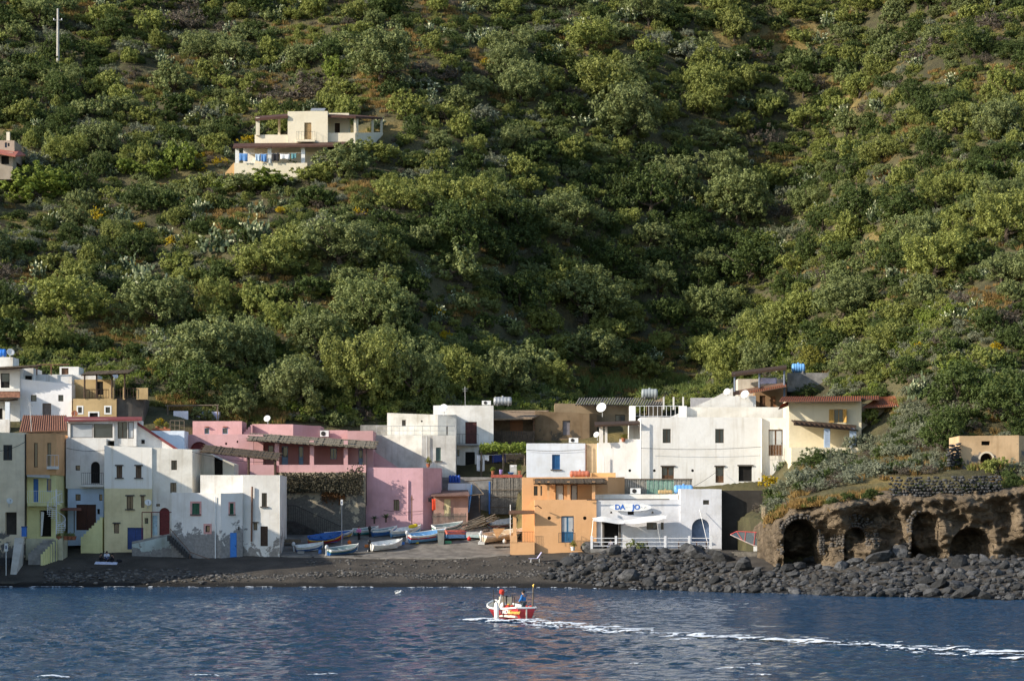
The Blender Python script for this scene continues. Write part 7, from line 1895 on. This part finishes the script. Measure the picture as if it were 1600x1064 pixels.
# ------------------------------------------------------------------ stuff scattered by geometry nodes (uncountable)
def scatter(name, label, cat, pts, meshes, seed):
    """pts: x,y,z,sx,sz — one object whose points carry instances of the given meshes"""
    pts = np.array(pts, np.float32); me = bpy.data.meshes.new(name); me.vertices.add(len(pts)); me.vertices.foreach_set('co', pts[:, :3].ravel())
    at = me.attributes.new('size', 'FLOAT_VECTOR', 'POINT'); at.data.foreach_set('vector', np.stack([pts[:, 3], pts[:, 3], pts[:, 4]], 1).ravel())
    o = bpy.data.objects.new(name, me); COL.objects.link(o); tag(o, label, cat, kind='stuff')
    src = bpy.data.collections.new(name + '_source')
    for i, m in enumerate(meshes): src.objects.link(bpy.data.objects.new(f'{name}_piece_{i}', m))
    ng = bpy.data.node_groups.new(name, 'GeometryNodeTree')
    ng.interface.new_socket('Geometry', in_out='INPUT', socket_type='NodeSocketGeometry'); ng.interface.new_socket('Geometry', in_out='OUTPUT', socket_type='NodeSocketGeometry')
    N, L = ng.nodes, ng.links
    gi, go = N.new('NodeGroupInput'), N.new('NodeGroupOutput'); ip = N.new('GeometryNodeInstanceOnPoints'); ci = N.new('GeometryNodeCollectionInfo')
    ci.inputs['Collection'].default_value = src; ci.inputs['Separate Children'].default_value = True; ci.inputs['Reset Children'].default_value = True
    ip.inputs['Pick Instance'].default_value = True
    rv = N.new('FunctionNodeRandomValue'); rv.data_type = 'FLOAT_VECTOR'; rv.inputs[0].default_value = (-.12, -.12, 0); rv.inputs[1].default_value = (.12, .12, 6.283); rv.inputs['Seed'].default_value = seed
    ri = N.new('FunctionNodeRandomValue'); ri.data_type = 'INT'; ri.inputs[4].default_value = 0; ri.inputs[5].default_value = len(meshes) - 1; ri.inputs['Seed'].default_value = seed + 1
    na = N.new('GeometryNodeInputNamedAttribute'); na.data_type = 'FLOAT_VECTOR'; na.inputs[0].default_value = 'size'
    L.new(gi.outputs[0], ip.inputs['Points']); L.new(ci.outputs[0], ip.inputs['Instance']); L.new(rv.outputs[0], ip.inputs['Rotation']); L.new(ri.outputs[2], ip.inputs['Instance Index']); L.new(na.outputs[0], ip.inputs['Scale']); L.new(ip.outputs[0], go.inputs[0])
    md = o.modifiers.new('scatter', 'NODES'); md.node_group = ng
    return o
scatter('scrub', 'dense evergreen scrub filling the hillside between the trees', 'scrub', [(x, y, z - .1, w / 2, h / 1.5) for x, y, z, w, h, _ in scrub] or [(0, 420, 60, 1, 1)], [PLANT['tree'][i][0] for i in range(4)] + [PLANT['bush'][i][0] for i in range(4)], 3)
# undergrowth over the whole slope
low, tuf = [], []
for i in range(9800):
    Yv = rg.uniform(336, 500); px = rg.uniform(-260, 1860); x = X(px, Yv); z = float(hill_z(x, Yv))
    if bare(px, HZ - (z - CZ) * F / Yv) and rg.random() < .8: tuf.append((x, Yv, z, 1.2, rg.uniform(.8, 1.6))); continue
    py = HZ - (z - CZ) * F / Yv
    if blocked(px, py) and Yv < 348: continue
    if 395 < Yv < 413 and 358 < px < 604: continue
    s_ = rg.uniform(.5, 1.5); low.append((x, Yv, z - .05, s_, s_ * rg.uniform(.7, 1.1)))
scatter('undergrowth', 'low mixed undergrowth covering the hillside', 'undergrowth', low, [PLANT['bush'][4][0], PLANT['bush'][5][0], PLANT['bush'][1][0], PLANT['grey'][0][0], PLANT['grey'][1][0], PLANT['dry'][0][0], PLANT['dry'][1][0], PLANT['dark'][1][0], PLANT['bush'][0][0], PLANT['bush'][2][0], PLANT['tree'][1][0], PLANT['tree'][3][0], CACTI[0][0]], 5)
for a, b, c, d in BARE:
    for k in range(int(c * d / 14)):
        px, py = a + rg.gauss(0, .6) * c, b + rg.gauss(0, .6) * d; x, y, z = hit(px, py); tuf.append((x, y, z, rg.uniform(.5, 1.1), rg.uniform(.6, 1.3)))
for k in range(900):
    px = rg.uniform(0, 1600); py = rg.uniform(0, 600)
    if blocked(px, py): continue
    x, y, z = hit(px, py); tuf.append((x, y, z, rg.uniform(.6, 1.2), rg.uniform(.8, 1.6)))
scatter('dry_grass', 'tawny dry grass on the bare banks of the hillside', 'grass', tuf, TUFT, 7)
# greenery reaching down to the roofs
fill = []
for k in range(1900):
    px = rg.uniform(-40, 1500); y0_ = float(np.interp(px, [0, 230, 250, 440, 600, 760, 1040, 1130, 1228, 1232, 1300, 1306, 1420, 1430], [331, 331, 331, 330, 334, 341, 345, 344, 343, 339, 339, 322, 321, 318]))
    Yq = y0_ + abs(rg.gauss(0, 8)); x = X(px, Yq)
    if 235 < px < 450 and Yq < 336: continue
    z = float(hill_z(x, Yq)); s_ = rg.uniform(.5, 1.5)
    fill.append((x, Yq, z - .05, s_, s_ * rg.uniform(.7, 1.1)))
scatter('hedge_scrub', 'green scrub reaching down to the village roofs', 'scrub', fill, [PLANT['bush'][i][0] for i in range(6)] + [PLANT['grey'][2][0], PLANT['dry'][2][0], PLANT['tree'][0][0], PLANT['bright'][0][0]], 14)
# orange grass along the cliff top and the bank
cg = []
for k in range(800):
    px = rg.uniform(1200, 1600); Yq = rg.uniform(271.5, 300) if rg.random() < .5 else rg.uniform(271.5, 277); x = X(px, Yq)
    if Yq < 279: z = CZ + (HZ - float(cliff_top(px))) / F * 270 + .12 * (Yq - 270) / 3
    else: z = float(hill_z(x, Yq))
    if px > 1385 and Yq < 279: continue
    if mnoise.noise(Vector((px * .045, Yq * .12, 3))) < -.05 and rg.random() < .85: continue
    cg.append((x, Yq, z - .1, rg.uniform(.5, 1.2), rg.uniform(.5, 1.9)))
scatter('cliff_grass', 'orange dry grass fringing the cliff top', 'grass', cg, TUFT[:3] + TUFT[3:4], 8)
# shrubs of the bank above the cliff
bank = []
for k in range(520):
    px = rg.uniform(1195, 1640); Yq = rg.uniform(279, 318); x = X(px, Yq); z = float(hill_z(x, Yq)); py = HZ - (z - CZ) * F / Yq
    if 1485 < px < 1610 and Yq > 277 and Yq < 290: continue
    if px < 1345 and Yq > 303: continue
    if 1230 < px < 1420 and Yq > 306: continue
    s_ = rg.uniform(.6, 1.5); bank.append((x, Yq, z, s_, s_ * .9))
for k in range(200):
    px = rg.uniform(1395, 1500); Yq = rg.uniform(292, 330); x = X(px, Yq); z = float(hill_z(x, Yq)); s_ = rg.uniform(.6, 1.4)
    if px < 1425 and 310 < Yq < 321: continue
    bank.append((x, Yq, z, s_, s_ * .9))
scatter('bank_scrub', 'silver and olive scrub covering the bank above the caves', 'scrub', bank, [PLANT['grey'][i][0] for i in range(4)] + [PLANT['bush'][0][0], PLANT['dry'][0][0]], 9)
drape = []
for k in range(110):
    px = rg.uniform(1200, 1640); yt_ = float(cliff_top(px)); py = yt_ + rg.uniform(-6, 4) + (rg.random() < .25) * rg.uniform(2, 14); Yq = float(np.interp(px, pxs, CLIFF_Y[-1])) + rg.uniform(-.1, .9)
    s_ = rg.uniform(.3, .8); drape.append((X(px, Yq), Yq, Z(py, Yq) - .2, s_, s_ * .9))
for k in range(45):
    px = rg.uniform(1560, 1640); Yq = rg.uniform(270, 280); z = CZ + (HZ - 757) / F * 268 + rg.uniform(-1, .6); s_ = rg.uniform(.6, 1.3); drape.append((X(px, Yq), Yq, z, s_, s_))
scatter('cliff_scrub', 'green and golden growth draping the rim of the cliff', 'scrub', drape, [PLANT['grey'][0][0], PLANT['bush'][0][0], PLANT['bush'][3][0], PLANT['dry'][0][0], PLANT['dark'][0][0], TUFT[0], TUFT[1]], 19)
# reeds behind the brown house
rd = []
for k in range(130):
    px = rg.uniform(840, 1110); py = rg.uniform(596, 624); x, y, z = hit(px, py)
    if y < 341: y = 341 + rg.uniform(0, 8); x = X(px, y); z = float(hill_z(x, y))
    rd.append((x, y, z, rg.uniform(.5, .9), rg.uniform(.35, .75)))
scatter('reed_bed', 'green reeds growing behind the brown house and terrace', 'reeds', rd, REED, 10)
gg = []
for k in range(260):
    px = rg.uniform(240, 450); py = rg.uniform(622, 668); x, y, z = hit(px, py); 
    if y < 327: continue
    gg.append((x, y, z, rg.uniform(.6, 1.2), rg.uniform(.8, 1.8)))
scatter('meadow_grass', 'yellow-green grass on the bank behind the pink house', 'grass', gg or [(0, 400, 50, 1, 1)], TUFT[2:], 12)

# creepers, vine and pot plants
def leafcloud(fn, n, size, mat, seed, name):
    g = np.random.default_rng(seed); C = np.array([fn(g) for _ in range(n)]); nr = g.normal(size=(n, 3)); nr[:, 1] -= .8; nr /= np.linalg.norm(nr, axis=1)[:, None]
    v, f = cards(C, nr, size * g.uniform(.6, 1.3, n), .8, g)
    return nparr_mesh(name, v, f, mat)
t = thing('climbing_vine', 'bright green vine covering the timber pergola', 'vine', P(790, 705, 325.6))
me = leafcloud(lambda g: P(g.uniform(750, 826), 700 + g.normal() * 3.2, 325.4 + g.uniform(-.3, 2.2)), 1700, .22, LEAF_B, 3, 'leaves'); o = link_mesh('leaves', me, t); o.location = -t.location
b = MB()
for i in range(5): b.tube([P(752 + i * 17, 744, 325.7), P(754 + i * 17, 720, 325.7), P(757 + i * 15, 701, 325.7)], .04, 5, .02)
b.build('stem', BARK, t)
t = thing('creeper', 'dark creeper hanging over the retaining wall below the pink veranda', 'creeper', P(505, 770, 313))
def crp(g):
    px = g.uniform(440, 568); lim = 769 if px < 530 else 775
    py = 738 + (lim - 738) * g.uniform(0, 1) ** .8 - (max(0, px - 530) * .55 * g.uniform(0, 1))
    return P(px, py, 312.9 - g.uniform(0, .5))
o = link_mesh('leaves', leafcloud(crp, 4200, .15, leafmat('creeper_leaf', [(.05, .045, .03), (.15, .13, .085), (.08, .07, .05), (.06, .06, .035)]), 4, 'leaves'), t); o.location = -t.location
o = link_mesh('dead_leaves', leafcloud(lambda g: P(g.uniform(503, 540), 768 + abs(g.normal()) * 7, 312.9 - g.uniform(0, .25)), 700, .14, leafmat('rust_leaf', [(.10, .05, .02), (.20, .10, .03), (.12, .06, .03), (.12, .06, .03)]), 5, 'dead_leaves'), t); o.location = -t.location
def potted(label, px, py, Y, w, h_, kind='bright', pot=TERRA, potw=.22):
    c = P(px, py, Y); t = thing('potted_plant', label, 'potted plant', c, 'potted plants')
    MB().lathe(c, [(potw * .7, 0), (potw, .32), (potw * 1.12, .33), (potw * 1.1, .4), (potw * .9, .4)], 14).build('pot', pot, t)
    cr = link_mesh('foliage', PLANT[kind][int(px) % len(PLANT[kind])][0], t, (0, 0, .3)); cr.scale = (M(w, Y) / 2, M(w, Y) / 2, M(h_, Y) / 1.6)
potted('yellow-green bush in a long planter on the white roof, left one', 246, 672, 313.5, 16, 14, 'yellow')
potted('yellow-green bush in a planter on the white roof, right one', 259, 673, 313.5, 15, 11, 'yellow')
potted('yellow-leaved pot plant on the lower pink house parapet', 669, 730, 316.5, 14, 14, 'yellow')
potted('pot plant on the white terrace of the large house', 974, 690, 315.3, 16, 9, 'yellow')
potted('palm-like plant in a white pot before the orange house', 895, 860, 298.3, 15, 13, 'yellow', WHITE_P)
potted('small plant by the restaurant corner', 912, 858, 298.3, 7, 10, 'grey', CONC, .15)
for i, px in enumerate((92, 103, 109, 115)): potted(['red potted plant under the spiral stair', 'leftmost red potted plant on the lemon terrace', 'middle red potted plant on the lemon terrace', 'rightmost red potted plant on the lemon terrace'][i], px, 843.5, 297.8, 9, 11, 'bush', TERRA, .28)
potted('pot plant at the right end of the red ledge', 812, 741, 321.2, 10, 12, 'dark', TERRA, .18)
potted('pot plant at the left end of the red ledge', 770, 741, 321.2, 9, 9, 'bright', TERRA, .18)
x = P(996, 857, 297.9); plant('bush', x.x, x.y, Z(857, 297.3), M(38, 298), M(20, 298), 'yellow-green shrub in front of the restaurant rail', 'trees and shrubs on the shore', 4)
for i, (px, py, s_) in enumerate(((585, 818, 14), (603, 816, 18))):
    t = thing('agave', ['small agave against the pink wall', 'larger agave against the pink wall'][i], 'agave', P(px, py, 313.8)); MBm = MB()
    for k in range(13):
        a = k * 2.4; el = .35 + .6 * (k % 4) / 4; L_ = M(s_ * .6, 314); d = V(math.cos(a) * math.cos(el), math.sin(a) * math.cos(el), math.sin(el)); q = P(px, py - 7, 313.8); w = V(-math.sin(a), math.cos(a), 0) * L_ * .12
        MB().add([q - w, q + w, q + d * L_ * .6 + w * .8, q + d * L_, q + d * L_ * .6 - w * .8, q + d * L_ * .3 - V(0, 0, .03)], [(0, 5, 1), (1, 5, 2), (2, 5, 3), (3, 5, 4), (4, 5, 0), (0, 1, 2, 3, 4)]).build('leaf', leafmat('agave_leaf', [(.06, .10, .05), (.14, .2, .1), (.1, .14, .07), (.08, .12, .06)]), t)
    MB().tube([P(px, py, 313.8), P(px, py - 7, 313.8)], .1, 7).build('stem', BARK, t)

# ------------------------------------------------------------------ boulders and pebbles
rk = random.Random(31)
bt = lambda px: float(np.interp(px, [855, 890, 930, 1100, 1140, 1200, 1245, 1400, 1640], [896, 868, 860, 859, 866, 884, 872, 868, 864]))
bb = lambda px: float(np.interp(px, [855, 900, 950, 1000, 1200, 1400, 1640], [906, 911, 917, 921, 928, 933, 939]))
cand = []; tries = 0
while len(cand) < 1500 and tries < 60000:
    tries += 1
    px = rk.uniform(850, 1640); a, b = bt(px), bb(px); f = rk.random(); py = a + (b - a) * f
    big = 23 if f < .35 else 16
    if 1140 < px < 1215 and f < .3: continue
    if px < 960 and f > .35 and rk.random() < .3: continue
    w = min(46, big * math.exp(rk.gauss(-.08, .42))) * (1.1 if px > 1200 else .95)
    if any(abs(px - q[0]) < (w + q[2]) * .36 and abs(py - q[1]) < (w + q[2]) * .17 for q in cand): continue
    cand.append((px, py, w, f))
cand.sort(key=lambda q: -q[2])
small = []
for i, (px, py, w, f) in enumerate(cand):
    x, y, z = hit_b(px, py); s_ = M(w, y) / 2
    sx, sy, sz = s_ * rk.uniform(.9, 1.3), s_ * rk.uniform(.9, 1.4), s_ * rk.uniform(.75, 1.1)
    if i >= 290: small.append((x, y, z + sz * .25, (sx + sy) / 2, sz)); continue
    part_ = 'below the restaurant rail' if px < 1130 else ('in front of the caves' if px < 1420 else 'at the right end of the breakwater')
    o = link_mesh('boulder', ROCKS[i % 12], None, (x, y, z + sz * .3)); o.scale = (sx, sy, sz); o.rotation_euler = (rk.gauss(0, .35), rk.gauss(0, .35), rk.uniform(0, 6.28))
    tag(o, f'dark basalt boulder {part_}', 'boulder', f'basalt boulders {part_}')
for k in range(1000):
    px = rk.uniform(870, 1640); a, b = bt(px), bb(px); py = a + (b - a) * rk.random()
    if 1140 < px < 1215 and py < 888: continue
    x, y, z = hit_b(px, py); s_ = M(rk.uniform(5, 11), y) / 2; small.append((x, y, z + s_ * .2, s_, s_ * .8))
scatter('small_boulders', 'smaller dark rocks packed between the boulders of the breakwater', 'rocks', small, ROCKS, 15)
peb = []
for k in range(1700):
    px = rk.uniform(70, 880)
    if px < 350 and rk.random() < .75: py = 899 + rk.gauss(2, 5.5); w = rk.uniform(3, 9)
    else: py = 899 + rk.gauss(0, 2.6) + 3 * math.sin(px * .02); w = rk.uniform(2, 6.5)
    if rk.random() < .12: py = 880 + rk.gauss(0, 5); px = rk.uniform(480, 860); w = rk.uniform(2, 7)
    if py > 915: continue
    x, y, z = hit_b(px, py); s_ = M(w, y) / 2; peb.append((x, y, z + s_ * .2, s_, s_ * .75))
for k in range(700):
    px = rk.uniform(60, 900); py = rk.uniform(874, 914); x, y, z = hit_b(px, py); s_ = M(rk.uniform(.8, 2.2), y) / 2; peb.append((x, y, z + s_ * .2, s_, s_ * .75))
scatter('beach_pebbles', 'grey and pale pebbles banked along the black beach', 'pebbles', peb, PEBS + ROCKS[:3], 16)
